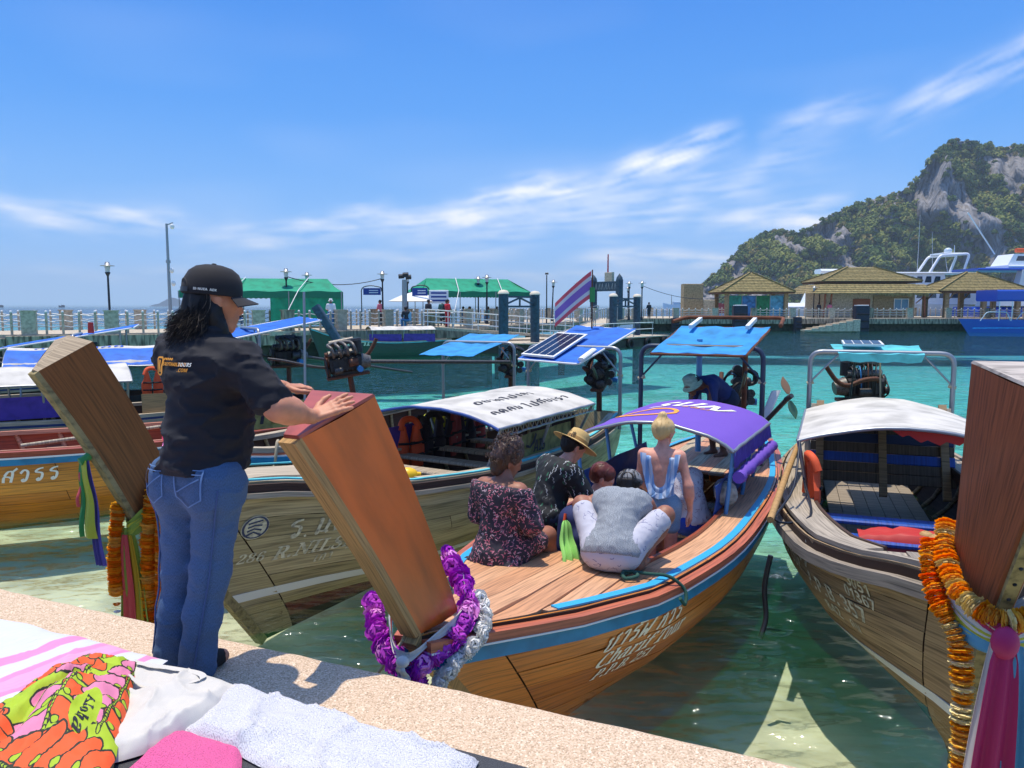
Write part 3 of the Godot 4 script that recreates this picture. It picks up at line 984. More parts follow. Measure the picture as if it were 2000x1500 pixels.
func build_pontoon() -> void:
	var d := Vector3(10.3, 0, -12.6).normalized()
	var t := thing("pontoon", "floating mooring pontoon with sunlit pale deck and dark sides", "pontoon", Vector3(1.2, WATER, -42.0), atan2(-d.z, d.x))
	var b := MB.new()
	b.bbox(Vector3(7.6, 0.22, -2.6), Vector3(16.0, 0.74, 5.0), 0.12)
	part(t, "float", b, mats.concrete_dark)
	for k in 20:
		b = MB.new()
		b.bbox(Vector3(-0.1 + k * 0.805, 0.625, -2.6), Vector3(5.2, 0.07, 0.78), 0.015, Basis(Vector3.BACK, Vector3.UP, Vector3.LEFT))
		part(t, "plank", b, mats.concrete_pale)
	for k in 7:
		b = MB.new()
		b.lathe([Vector2(0.2, -0.12), Vector2(0.34, -0.12), Vector2(0.38, 0.0), Vector2(0.34, 0.12), Vector2(0.2, 0.12), Vector2(0.2, -0.12)], 12, Transform3D(Basis(Vector3.RIGHT, PI / 2), Vector3(1.0 + k * 2.3, 0.25, 0.02)))
		part(t, "tyre", b, mats.black_rubber)
	for k in 4:
		b = MB.new()
		var x := 6.2 + k * 2.5
		b.cyl(Vector3(x, 0.6, -0.3), Vector3(x, 1.6, -0.3), 0.03, 0.03, 6)
		part(t, "rail_post", b, mats.steel_grey)
	for h in [1.15, 1.58]:
		b = MB.new()
		b.tube(pts([Vector3(6.2, h, -0.3), Vector3(13.8, h, -0.3)]), 0.025, 6)
		part(t, "rail", b, mats.white_paint)
	for q in [[Vector3(-0.45, 0, -40.6), Vector3(1.3, 0, -43.6), "left pair of blue steel pylons joined by a truss at the pontoon"], [Vector3(6.75, 0, -51.5), Vector3(8.75, 0, -54.0), "right pair of blue steel pylons joined by a truss at the pontoon"]]:
		t = thing("mooring_pylon", q[2], "pylon", Vector3.ZERO, 0, "pairs of mooring pylons")
		for k in 2:
			b = MB.new()
			var p: Vector3 = q[k]
			b.cyl(p + Vector3(0, -4, 0), p + Vector3(0, 2.12, 0), 0.26, 0.26, 16)
			part(t, "pile", b, mats.steel_blue)
			b = MB.new()
			b.lathe([Vector2(0.30, 2.11), Vector2(0.30, 2.18), Vector2(0.2, 2.30), Vector2(0.0, 2.34)], 16, Transform3D(Basis.IDENTITY, p))
			part(t, "cap", b, mats.cap_cream)
		var p0: Vector3 = q[0]
		var p1: Vector3 = q[1]
		for h in [1.98, 1.46]:
			b = MB.new()
			b.bar(p0 + Vector3(0, h, 0), p1 + Vector3(0, h, 0), 0.12, 0.10)
			part(t, "truss_beam", b, mats.steel_blue)
		for k in 2:
			b = MB.new()
			var s0 := p0.lerp(p1, 0.5)
			b.bar((p0 if k == 0 else p1) + Vector3(0, 1.52, 0), s0 + Vector3(0, 1.93, 0), 0.08, 0.08)
			part(t, "truss_brace", b, mats.steel_blue)
		b = MB.new()
		b.bar(p0.lerp(p1, 0.5) + Vector3(0, 1.5, 0), p0.lerp(p1, 0.5) + Vector3(0, 1.95, 0), 0.1, 0.1, Vector3.RIGHT)
		part(t, "truss_post", b, mats.steel_blue)
	t = thing("gangway", "sloping gangway with white tube handrails leading down to the pontoon", "gangway")
	var a := Vector3(-5.0, 0.25, -44.5)
	var e := Vector3(3.5, -0.42, -47.0)
	var up := Vector3.UP
	b = MB.new()
	b.bar(a, e, 1.5, 0.16)
	part(t, "ramp", b, mats.concrete_pale)
	var z := (e - a).cross(up).normalized()
	for s in [-0.72, 0.72]:
		for h in [0.35, 0.7, 1.05]:
			b = MB.new()
			b.tube(pts([a + z * s + up * h, e + z * s + up * h]), 0.028, 6)
			part(t, "handrail", b, mats.white_paint)
		for k in 7:
			b = MB.new()
			var p = a.lerp(e, k / 6.0) + z * s
			b.cyl(p, p + up * 1.05, 0.025, 0.025, 6)
			part(t, "rail_post", b, mats.white_paint)
	t = thing("gangway", "long upper gangway with dark arched handrails behind the pylons", "gangway")
	a = Vector3(3.2, -0.3, -46.2)
	e = Vector3(8.0, 0.35, -64.0)
	b = MB.new()
	b.bar(a, e, 1.6, 0.16)
	part(t, "ramp", b, mats.concrete_pale)
	z = (e - a).cross(up).normalized()
	for s in [-0.8, 0.8]:
		for k in 3:
			b = MB.new()
			var p = a.lerp(e, k / 3.0 + 0.02) + z * s
			var q = a.lerp(e, (k + 1) / 3.0 - 0.02) + z * s
			b.tube(rail_path([p, p + up * 1.2, q + up * 1.2, q], 0.15), 0.035, 6)
			b.tube(pts([p + up * 0.65, q + up * 0.65]), 0.025, 6)
			part(t, "handrail", b, mats.steel_grey)
	t = thing("pier_gate", "dark gateway with pointed posts and a lettered board across the far pier", "gate", Vector3(9.2, DECK, -75.5), -0.9)
	for x in [-1.75, 1.75]:
		b = MB.new()
		b.bbox(Vector3(x, 1.9, 0), Vector3(3.8, 0.55, 0.55), 0.06, Basis(Vector3.UP, Vector3.LEFT, Vector3.BACK))
		b.lathe([Vector2(0.36, 3.7), Vector2(0.3, 4.0), Vector2(0.0, 4.4)], 6, Transform3D(Basis.IDENTITY, Vector3(x, 0, 0)))
		part(t, "post", b, mats.steel_blue)
	b = MB.new()
	b.bbox(Vector3(0, 3.2, 0), Vector3(3.2, 0.95, 0.16), 0.03)
	b.bbox(Vector3(-2.3, 3.2, 0), Vector3(1.0, 0.35, 0.3), 0.03)
	part(t, "board", b, mats.steel_blue)
	for k in 7:
		b = MB.new()
		var x := -1.3 + 0.43 * k
		b.bar(Vector3(x - 0.12, 2.9, 0.1), Vector3(x + (0.12 if k % 2 else 0.0), 3.5, 0.1), 0.05, 0.04, Vector3.BACK)
		b.bar(Vector3(x + 0.12, 2.9, 0.1), Vector3(x + (0.12 if k % 2 else 0.0), 3.5, 0.1), 0.05, 0.04, Vector3.BACK)
		part(t, "letter", b, mats.steel_grey)
	b = MB.new()
	b.bbox(Vector3(0.3, 4.1, -0.1), Vector3(1.0, 0.9, 0.3), 0.03)
	part(t, "junction_box", b, mats.concrete_pale)
	b = MB.new()
	b.cyl(Vector3(0, 4.4, -0.2), Vector3(0, 6.3, -0.2), 0.08, 0.06, 8)
	part(t, "mast", b, mats.red_paint)
func hip_roof(t: Node3D, called: String, l: float, w: float, y0: float, y1: float, rl: float, courses: int) -> void:
	for k in courses:
		var v0 := float(k) / courses
		var v1 := float(k + 1) / courses
		var b := MB.new()
		var lx0 := lerpf(l * 0.5, rl * 0.5, v0)
		var lx1 := lerpf(l * 0.5, rl * 0.5, v1)
		var wz0 := lerpf(w * 0.5, 0.02, v0)
		var wz1 := lerpf(w * 0.5, 0.02, v1)
		var a := lerpf(y0, y1, v0) + 0.07
		var e := lerpf(y0, y1, v1)
		var p := [Vector3(-lx0, a, wz0), Vector3(lx0, a, wz0), Vector3(lx0, a, -wz0), Vector3(-lx0, a, -wz0)]
		var q := [Vector3(-lx1, e, wz1), Vector3(lx1, e, wz1), Vector3(lx1, e, -wz1), Vector3(-lx1, e, -wz1)]
		for s in 4:
			var s2 := (s + 1) % 4
			b.quad(p[s2], p[s], q[s], q[s2])
			b.quad(p[s], p[s2], p[s2] - Vector3(0, 0.08, 0), p[s] - Vector3(0, 0.08, 0))
		part(t, called, b, mats.roof_tile if k % 2 else mats.roof_tile_b)
	for s in [-1.0, 1.0]:
		for z in [-1.0, 1.0]:
			var b := MB.new()
			b.bar(Vector3(s * l * 0.5, y0 + 0.09, z * w * 0.5), Vector3(s * rl * 0.5, y1 + 0.06, z * 0.05), 0.2, 0.14)
			part(t, "hip_cap", b, mats.roof_tile_b)
	var b2 := MB.new()
	b2.box(Vector3(0, y0 - 0.09, 0), Vector3(l * 0.985, 0.16, w * 0.985))
	part(t, "fascia", b2, mats.roof_edge)
func build_huts() -> void:
	var grp := "tiled huts on the pier"
	var t := thing("tiled_hut", "small square hut with olive tiled pyramid roof and painted mural panels", "hut", Vector3(27.3, DECK, -88.5), 0.0, grp)
	hip_roof(t, "tile_course", 8.2, 6.0, 2.85, 5.05, 0.3, 12)
	for x in [-3.3, 3.3]:
		for z in [-2.2, 2.2]:
			var b := MB.new()
			b.bbox(Vector3(x, 1.4, z), Vector3(2.8, 0.42, 0.42), 0.04, Basis(Vector3.UP, Vector3.LEFT, Vector3.BACK))
			part(t, "pillar", b, mats.plaster_tan)
	var cs := [rgb(40, 150, 130), rgb(60, 130, 190), rgb(20, 130, 80), rgb(90, 170, 200)]
	for k in 4:
		var b := MB.new()
		b.bbox(Vector3(-2.35 + 1.57 * k, 1.25, 2.0), Vector3(1.5, 2.4, 0.08), 0.02)
		part(t, "mural_panel", b, mat("mural_%d" % k, cs[k], 0.6, {"tex": "stain", "tri": 0.3}))
	for k in 3:
		var b := MB.new()
		b.cyl(Vector3(-1.57 + 1.57 * k, 0, 2.08), Vector3(-1.57 + 1.57 * k, 2.5, 2.08), 0.05, 0.05, 6)
		part(t, "panel_post", b, mats.steel_grey)
	t = thing("tiled_hut", "large middle hut with two tiers of olive tiles and a torn lower eave", "hut", Vector3(40.2, DECK, -89.5), 0.0, grp)
	hip_roof(t, "tile_course", 11.2, 6.4, 4.05, 5.75, 3.0, 10)
	for k in 5:
		var b := MB.new()
		var v0 := k / 5.0
		var v1 := (k + 1) / 5.0
		var lx0 := lerpf(7.0, 5.7, v0)
		var lx1 := lerpf(7.0, 5.7, v1)
		var z0 := lerpf(4.6, 3.3, v0)
		var z1 := lerpf(4.6, 3.3, v1)
		var y0 := lerpf(2.72, 3.75, v0)
		var y1 := lerpf(2.72, 3.75, v1) - 0.06
		var rag0 := 0.0
		b.quad(Vector3(lx0, y0, z0), Vector3(-lx0, y0, z0), Vector3(-lx1, y1, z1), Vector3(lx1, y1, z1))
		b.quad(Vector3(-lx0, y0, z0), Vector3(-lx0, y0, -z0), Vector3(-lx1, y1, -z1), Vector3(-lx1, y1, z1))
		b.quad(Vector3(lx0, y0, -z0), Vector3(lx0, y0, z0), Vector3(lx1, y1, z1), Vector3(lx1, y1, -z1))
		b.quad(Vector3(-lx0, y0, z0), Vector3(lx0, y0, z0), Vector3(lx0, y0 - 0.09, z0), Vector3(-lx0, y0 - 0.09, z0))
		part(t, "tile_course", b, mats.roof_tile if k % 2 else mats.roof_tile_b)
	for k in 9:
		var b := MB.new()
		var x := 0.4 + 0.62 * k
		b.bbox(Vector3(x, 2.62 - 0.07 * (k % 3), 4.55), Vector3(0.55, 0.22 + 0.08 * (k % 2), 0.05), 0.01, Basis(Vector3.BACK, 0.2 * sin(k * 2.0)))
		part(t, "loose_tile", b, mats.roof_tile_b)
	var bw := MB.new()
	bw.box(Vector3(0, 1.9, -0.2), Vector3(10.2, 3.8, 5.6))
	part(t, "wall", bw, mats.plaster)
	bw = MB.new()
	bw.box(Vector3(2.6, 1.25, 2.68), Vector3(4.4, 2.5, 0.14))
	part(t, "lower_wall", bw, mats.plaster_tan)
	bw = MB.new()
	bw.box(Vector3(-0.9, 1.05, 2.66), Vector3(1.9, 2.1, 0.08))
	part(t, "door", bw, mats.door_brown)
	bw = MB.new()
	bw.box(Vector3(3.5, 1.5, 2.79), Vector3(1.5, 1.1, 0.06))
	var win := part(t, "window", bw, mats.glass_blue)
	bw = MB.new()
	for q in [[3.5, 2.08, 1.66, 0.09], [3.5, 0.92, 1.66, 0.09]]:
		bw.box(Vector3(q[0], q[1], 2.82), Vector3(q[2], q[3], 0.08))
	for q in [2.71, 3.5, 4.29]:
		bw.box(Vector3(q, 1.5, 2.82), Vector3(0.08, 1.07, 0.07))
	part(win, "frame", bw, mats.white_paint)
	for x in [-5.6, -4.9, 5.6]:
		bw = MB.new()
		bw.bar(Vector3(x, 0, 3.9), Vector3(x * 0.98, 2.7, 3.9), 0.16, 0.16, Vector3.RIGHT)
		bw.bar(Vector3(x * 0.9, 1.6, 3.0), Vector3(x, 2.6, 4.2), 0.09, 0.09)
		part(t, "eave_post", bw, mats.door_brown)
	t = thing("tiled_hut", "open right hut with olive tiled hip roof on square pillars", "hut", Vector3(52.5, DECK, -88.5), 0.0, grp)
	hip_roof(t, "tile_course", 10.6, 6.2, 2.95, 5.1, 1.2, 12)
	for x in [-4.0, 0.2, 4.0]:
		for z in [-2.2, 2.2]:
			var b := MB.new()
			b.bbox(Vector3(x, 1.45, z), Vector3(2.9, 0.5, 0.5), 0.04, Basis(Vector3.UP, Vector3.LEFT, Vector3.BACK))
			b.bar(Vector3(x, 1.7, z), Vector3(x + 0.9, 2.8, z + 0.05), 0.1, 0.1, Vector3.BACK)
			part(t, "pillar", b, mats.plaster_tan)
	for q in [[24.4, 2.3, 1.5, "navy rubber fender block with a white cap in front of the first hut"], [37.4, 2.3, 1.5, "tall navy fender block between the concrete stair and the middle hut"], [30.6, 1.1, 0.7, "low navy fender block left of the concrete stair"], [17.5, 1.0, 0.8, "small dark fender block on the pier wall left of the first hut"]]:
		t = thing("fender_block", q[3], "fender", Vector3(q[0], WATER - 0.3, -82.6), 0.0, "fender blocks on the pier wall")
		var b := MB.new()
		b.bbox(Vector3(0, q[1] * 0.5 + 0.35, 0), Vector3(q[1] + 0.7, q[2], 0.9), 0.1, Basis(Vector3.UP, Vector3.LEFT, Vector3.BACK))
		part(t, "block", b, mats.navy_rubber)
		if q[1] > 2.0:
			b = MB.new()
			b.bbox(Vector3(0, q[1] + 0.76, 0), Vector3(q[2] * 0.85, 0.1, 0.7), 0.03)
			part(t, "cap", b, mats.white_paint)
		for k in 3:
			b = MB.new()
			b.bbox(Vector3(0, 0.6 + k * q[1] * 0.33, 0.5), Vector3(q[2] * 0.9, 0.14, 0.1), 0.03)
			part(t, "rubber_bar", b, mats.black_rubber)
	t = thing("landing_stair", "concrete stair running down the pier wall to the water", "stair", Vector3(30.8, WATER, -81.7))
	for k in 8:
		var b := MB.new()
		b.bbox(Vector3(0.35 + 0.72 * k, 0.08 + 0.075 * k + 0.05, 0), Vector3(0.76, 0.2 + 0.15 * k, 1.7), 0.02)
		part(t, "step", b, mats.concrete_pale)
	for q in [[18.6, 2.2, "pale square kiosk standing at the left end of the headland"]]:
		var b := MB.new()
		b.bbox(Vector3(0, 1.9, 0), Vector3(2.2, 3.8, 1.6), 0.05)
		var k := thing("kiosk", q[2], "kiosk", Vector3(20.6, DECK, -88.5))
		part(k, "wall", b, mats.plaster_tan)
		b = MB.new()
		b.bbox(Vector3(1.8, 1.0, 0), Vector3(1.3, 2.0, 1.4), 0.05)
		part(k, "annex", b, mats.plaster)
	for q in [[-10.4, "round concrete pile head beside the green pier boat", -41.3], [-3.3, "round concrete bollard at the bow of the green pier boat", -42.2]]:
		pass
func yacht_tier(t: Node3D, called: String, x0: float, x1: float, y0: float, y1: float, half: float, rake: float, m: Material, win := true) -> void:
	var b := MB.new()
	var p := func(x: float, y: float, z: float) -> Vector3: return Vector3(x, y, z)
	var lo := [Vector3(x0, y0, half), Vector3(x1, y0, half), Vector3(x1, y0, -half), Vector3(x0, y0, -half)]
	var hi := [Vector3(x0 + rake, y1, half * 0.92), Vector3(x1 - rake * 0.2, y1, half * 0.92), Vector3(x1 - rake * 0.2, y1, -half * 0.92), Vector3(x0 + rake, y1, -half * 0.92)]
	for k in 4:
		b.quad(lo[k], lo[(k + 1) % 4], hi[(k + 1) % 4], hi[k])
	b.quad(hi[0], hi[1], hi[2], hi[3])
	var o := part(t, called, b, m)
	if win:
		var n := int((x1 - x0) / 1.7)
		for k in n:
			b = MB.new()
			var a := x0 + rake + (x1 - x0 - rake * 1.4) * (k + 0.12) / n
			var e := x0 + rake + (x1 - x0 - rake * 1.4) * (k + 0.88) / n
			var ya := lerpf(y0, y1, 0.40)
			var yb := lerpf(y0, y1, 0.82)
			var za := half * lerpf(1.0, 0.92, 0.40) + 0.02
			var zb := half * lerpf(1.0, 0.92, 0.82) + 0.02
			b.quad(Vector3(a, ya, za), Vector3(e, ya, za), Vector3(e, yb, zb), Vector3(a + 0.25, yb, zb))
			part(o, "window", b, mats.glass_dark)
func build_far() -> void:
	mat("gel_white", rgb(232, 234, 236), 0.3, {"coat": 0.3})
	mat("gel_blue", rgb(34, 76, 176), 0.3, {"coat": 0.3})
	mat("gel_pale", rgb(190, 204, 216), 0.35)
	var t := thing("motor_yacht", "white motor yacht with tall radar arch moored behind the right huts", "yacht", Vector3(46, WATER, -103), 0.0)
	var b := MB.new()
	var rows := []
	for i in 6:
		var row := PackedVector3Array()
		for j in 21:
			var u := j / 20.0
			var w := 2.3 * pow(sin(PI * clampf(0.5 * u + 0.02, 0, 1)), 0.6)
			row.append(Vector3(-1.0 + 17.0 * u - (1.0 - i / 5.0) * -1.4 * (1.0 - u), lerpf(-0.6, 2.6 + 0.9 * (1.0 - u), i / 5.0), w * lerpf(0.75, 1.0, i / 5.0)))
		rows.append(row)
	b.grid(rows)
	var mir := []
	for r in rows:
		var q := PackedVector3Array()
		for p in r:
			q.append(Vector3(p.x, p.y, -p.z))
		mir.append(q)
	b.grid(mir)
	b.grid([rows[5], mir[5]])
	part(t, "hull", b, mats.gel_white)
	yacht_tier(t, "lower_cabin", 1.5, 15.0, 2.9, 5.0, 2.0, 2.2, mats.gel_white)
	yacht_tier(t, "upper_cabin", 3.5, 11.0, 5.0, 6.9, 1.7, 2.0, mats.gel_white)
	b = MB.new()
	b.bbox(Vector3(8.8, 7.0, 0), Vector3(9.4, 0.22, 3.8), 0.08)
	part(t, "flybridge_roof", b, mats.gel_white)
	b = MB.new()
	for s in [-1.6, 1.6]:
		b.tube(rail_path([Vector3(8.6, 7.0, s), Vector3(10.0, 9.3, s * 0.9), Vector3(13.8, 9.5, s * 0.9), Vector3(13.0, 7.0, s)], 0.5), 0.17, 8)
	b.bbox(Vector3(11.8, 9.55, 0), Vector3(3.2, 0.16, 3.0), 0.06)
	part(t, "radar_arch", b, mats.gel_white)
	b = MB.new()
	b.ball(Vector3(11.6, 9.95, 0.3), Vector3(0.5, 0.4, 0.5))
	b.cyl(Vector3(12.6, 9.6, 0), Vector3(12.6, 10.7, 0), 0.05, 0.04, 6)
	part(t, "radome", b, mats.gel_pale)
	for k in 3:
		b = MB.new()
		var x := 7.2 + 2.0 * k
		b.cyl(Vector3(x, 7.0, 1.2), Vector3(x - 0.3 * k, 14.5 - 2.2 * k, 1.2), 0.035, 0.015, 5)
		part(t, "whip_aerial", b, mats.gel_white)
	t = thing("motor_yacht", "rounded white cabin roof rising behind the middle tiled hut", "yacht", Vector3(37.5, WATER, -104), 0.0)
	b = MB.new()
	b.bbox(Vector3(6.0, 1.6, 0), Vector3(15.0, 3.0, 4.0), 0.5)
	part(t, "hull", b, mats.gel_white)
	yacht_tier(t, "cabin", 2.0, 12.0, 3.1, 5.6, 1.9, 1.0, mats.gel_white)
	b = MB.new()
	b.bbox(Vector3(6.0, 7.3, 0), Vector3(5.0, 0.6, 2.4), 0.3)
	part(t, "roof", b, mats.gel_white)
	b = MB.new()
	b.cyl(Vector3(4.0, 5.5, 0), Vector3(4.0, 8.6, 0), 0.08, 0.05, 6)
	part(t, "aerial", b, mats.steel_dark)
	t = thing("ferry", "blue and white ferry with overhanging upper deck roof at the right edge", "ferry", Vector3(58, WATER, -96), 0.0)
	b = MB.new()
	b.bbox(Vector3(8.0, 1.3, 0), Vector3(20.0, 2.6, 5.0), 0.6)
	part(t, "hull", b, mats.gel_blue)
	yacht_tier(t, "main_cabin", 1.0, 17.0, 2.7, 5.0, 2.4, 1.0, mats.gel_white)
	b = MB.new()
	b.bbox(Vector3(6.0, 7.1, 0), Vector3(16.0, 0.3, 5.6), 0.1)
	part(t, "upper_roof", b, mats.gel_blue)
	b = MB.new()
	b.bbox(Vector3(7.5, 7.45, 0), Vector3(11.0, 0.35, 4.6), 0.1)
	part(t, "roof_rim", b, mats.gel_white)
	for x in [3.4, 9.0]:
		b = MB.new()
		b.bar(Vector3(x, 5.0, 2.3), Vector3(x + 0.4, 7.0, 2.4), 1.1, 0.9, Vector3.RIGHT)
		part(t, "roof_pillar", b, mats.gel_pale)
	yacht_tier(t, "wheelhouse", 2.2, 7.0, 7.6, 9.0, 1.7, 0.8, mats.gel_white)
	b = MB.new()
	b.bar(Vector3(1.0, 9.0, 1.0), Vector3(-2.6, 14.0, 1.0), 0.12, 0.12)
	part(t, "derrick", b, mats.gel_white)
	b = MB.new()
	b.bbox(Vector3(4.5, 9.5, 0.4), Vector3(1.1, 0.5, 0.5), 0.1)
	part(t, "life_raft", b, mat("raft_orange", rgb(214, 92, 50), 0.6))
	t = thing("dive_boat", "blue hulled tour boat with blue awning and rails at the pier's right end", "boat", Vector3(46.6, WATER, -79.5), 0.0)
	b = MB.new()
	rows = []
	for i in 5:
		var row := PackedVector3Array()
		for j in 17:
			var u := j / 16.0
			row.append(Vector3(-0.6 + 14.0 * u + 1.3 * (1.0 - i / 4.0) * (1.0 - u), lerpf(-0.4, 1.15 + 0.25 * (1.0 - u), i / 4.0), 1.7 * minf(1.0, pow(u * 3.0, 0.6)) * lerpf(0.8, 1.0, i / 4.0)))
		rows.append(row)
	b.grid(rows)
	mir = []
	for r in rows:
		var q := PackedVector3Array()
		for p in r:
			q.append(Vector3(p.x, p.y, -p.z))
		mir.append(q)
	b.grid(mir)
	b.grid([rows[4], mir[4]])
	part(t, "hull", b, mats.gel_blue)
	b = MB.new()
	rows = []
	for e in 2:
		var row := PackedVector3Array()
		for p in [[0.0, 0.4], [3.0, 0.42], [8.0, 0.40], [13.5, 0.42]]:
			row.append(Vector3(p[0], p[1] + 0.14 * e, 1.62))
		rows.append(row)
	b.grid(rows)
	part(t, "hull_stripe", b, mats.canvas_sky if mats.has("canvas_sky") else mats.gel_pale)
	b = MB.new()
	b.bbox(Vector3(7.0, 3.75, 0), Vector3(9.6, 1.15, 3.6), 0.15)
	part(t, "awning", b, mats.gel_blue)
	b = MB.new()
	b.bbox(Vector3(9.8, 3.55, 1.84), Vector3(4.4, 0.22, 0.06), 0.02)
	part(t, "awning_stripe", b, mats.gel_white)
	b = MB.new()
	latin(b, "Thavorn", 0.5, 0.2, func(x: float, y: float) -> Vector3: return Vector3(8.6 + x, 3.75 + y, 1.84))
	part(t, "awning_name", b, mats.gel_white)
	b = MB.new()
	b.bbox(Vector3(9.2, 1.7, 0.4), Vector3(4.2, 1.2, 2.4), 0.1)
	part(t, "console", b, mats.gel_pale)
	for k in 8:
		b = MB.new()
		b.cyl(Vector3(2.6 + 1.3 * k, 1.2, 1.6), Vector3(2.6 + 1.3 * k, 3.2, 1.6), 0.04, 0.04, 6)
		part(t, "awning_post", b, mats.gel_white)
	for k in 2:
		b = MB.new()
		b.tube(rail_path([Vector3(0.8 + 3.6 * k, 1.2, 1.5), Vector3(1.4 + 3.6 * k, 2.1, 1.55), Vector3(3.4 + 3.6 * k, 2.1, 1.6), Vector3(3.8 + 3.6 * k, 1.2, 1.6)], 0.3), 0.045, 6)
		part(t, "guard_rail", b, mats.gel_pale)
	b = MB.new()
	b.lathe([Vector2(0.30, -0.14), Vector2(0.5, -0.14), Vector2(0.55, 0.0), Vector2(0.5, 0.14), Vector2(0.30, 0.14), Vector2(0.30, -0.14)], 14, Transform3D(Basis(Vector3.RIGHT, PI / 2), Vector3(6.9, 0.55, 1.85)))
	part(t, "tyre", b, mats.black_rubber)
	b = MB.new()
	b.lathe([Vector2(0.14, -0.05), Vector2(0.26, -0.05), Vector2(0.26, 0.05), Vector2(0.14, 0.05), Vector2(0.14, -0.05)], 14, Transform3D(Basis(Vector3.RIGHT, PI / 2), Vector3(5.9, 1.7, 1.6)))
	part(t, "lifebuoy", b, mats.raft_orange)
	var far := [[-1160.0, -1750.0, "tiny dark fishing boat on the horizon left of the lamp"], [-520.0, -860.0, "tiny dark boat on the horizon nearest the lamp"], [-1110.0, -1660.0, "tiny boat with white wake at the far left horizon"], [92.0, -330.0, "small red fishing boat on the horizon left of the headland"], [98.0, -470.0, "small white boat on the horizon left of the red fishing boat"]]
	far[1] = [-1015.0, -1740.0, far[1][2]]
	for k in far.size():
		var q: Array = far[k]
		var s := 1.0 if k != 3 else 0.9
		t = thing("distant_boat", q[2], "boat", Vector3(q[0], WATER, q[1]), 0.2, "small boats on the horizon")
		b = MB.new()
		rows = []
		for i in 3:
			var row := PackedVector3Array()
			for j in 9:
				var u := j / 8.0
				row.append(Vector3(-6.5 + 13.0 * u, 2.0 * i + 1.2 * pow(absf(u - 0.5) * 2.0, 2.0) * i * 0.5 - 0.5, 1.6 * (1.0 - pow(absf(u - 0.5) * 2.0, 3.0)) * (0.6 + 0.2 * i)))
			rows.append(row)
		b.grid(rows)
		part(t, "hull", b, mats.red_paint if k == 3 else (mats.gel_white if k == 4 else mats.steel_dark))
		b = MB.new()
		b.bbox(Vector3(2.0, 4.2, 0), Vector3(4.0, 2.2, 2.4), 0.2)
		part(t, "wheelhouse", b, mats.gel_pale if k > 2 else mats.steel_dark)
		b = MB.new()
		b.cyl(Vector3(-1, 3, 0), Vector3(-1, 9.5, 0), 0.2, 0.1, 6)
		part(t, "mast", b, mats.steel_dark)
const SHAPE := [0.0, 0.035, 0.06, 0.27, 0.12, 0.50, 0.2, 0.76, 0.35, 0.97, 0.5, 1.0, 0.7, 0.94, 0.88, 0.70, 1.0, 0.45]
const KEEL := -0.38
func gun(h: Dictionary, s: float) -> float:
	return lut(h.g, s)
func stem_at(h: Dictionary, t: float) -> float:
	return h.rake * t / 0.75
func hull_p(h: Dictionary, u: float, t: float, side: float, out := 0.0) -> Vector3:
	var s0 := stem_at(h, t)
	var s1: float = h.len - 0.25 * t
	var s := lerpf(s0, s1, u)
	var gy := gun(h, lerpf(0.0, h.len, u))
	var f := pow(maxf(0.0, 1.0 - pow(t, 3.2)), 0.8)
	var z: float = h.half * lut(SHAPE, u) * maxf(f, 0.02)
	return Vector3(s, lerpf(gy, KEEL, t), side * (z + out))
func half_at(h: Dictionary, s: float) -> float:
	return h.half * lut(SHAPE, s / h.len)
func plank(h: Dictionary, p: Node, called: String, m: Material, side: float, u0: float, u1: float, t0: float, t1: float, out := 0.0, nu := 10, nt := 3) -> MeshInstance3D:
	var b := MB.new()
	var rows := []
	for i in nt + 1:
		var row := PackedVector3Array()
		for j in nu + 1:
			var t := lerpf(t0, t1, float(i) / nt)
			row.append(hull_p(h, lerpf(u0, u1, float(j) / nu), t, side, out))
		rows.append(row)
	b.grid(rows)
	for e in [0, nt]:
		var r0: PackedVector3Array = rows[e]
		var r1 := PackedVector3Array()
		for q in r0:
			r1.append(q - Vector3(0, 0, side * 0.016))
		b.grid([r0, r1])
	return part(p, called, b, m)
func sweep_box(h: Dictionary, side: float, s0: float, s1: float, z0: float, z1: float, y0: float, y1: float, n := 26) -> MB:
	var b := MB.new()
	var r := [PackedVector3Array(), PackedVector3Array(), PackedVector3Array(), PackedVector3Array()]
	for i in n + 1:
		var s := lerpf(s0, s1, float(i) / n)
		var u: float = s / h.len
		var p := hull_p(h, u, 0.0, side)
		var q := hull_p(h, minf(u + 0.004, 1.0), 0.0, side) - hull_p(h, maxf(u - 0.004, 0.0), 0.0, side)
		var nrm := Vector3(-q.z, 0, q.x).normalized() * side
		r[0].append(p + nrm * z0 + Vector3(0, y1, 0))
		r[1].append(p + nrm * z1 + Vector3(0, y1, 0))
		r[2].append(p + nrm * z1 + Vector3(0, y0, 0))
		r[3].append(p + nrm * z0 + Vector3(0, y0, 0))
		for k in 4:
			var w: Vector3 = r[k][i]
			if side * w.z < 0.012:
				w.z = side * 0.012
				r[k][i] = w
	for k in 4:
		b.grid([r[k], r[(k + 1) % 4]] if side > 0 else [r[(k + 1) % 4], r[k]])
	for e in [0, n]:
		b.quad(r[0][e], r[1][e], r[2][e], r[3][e])
	return b
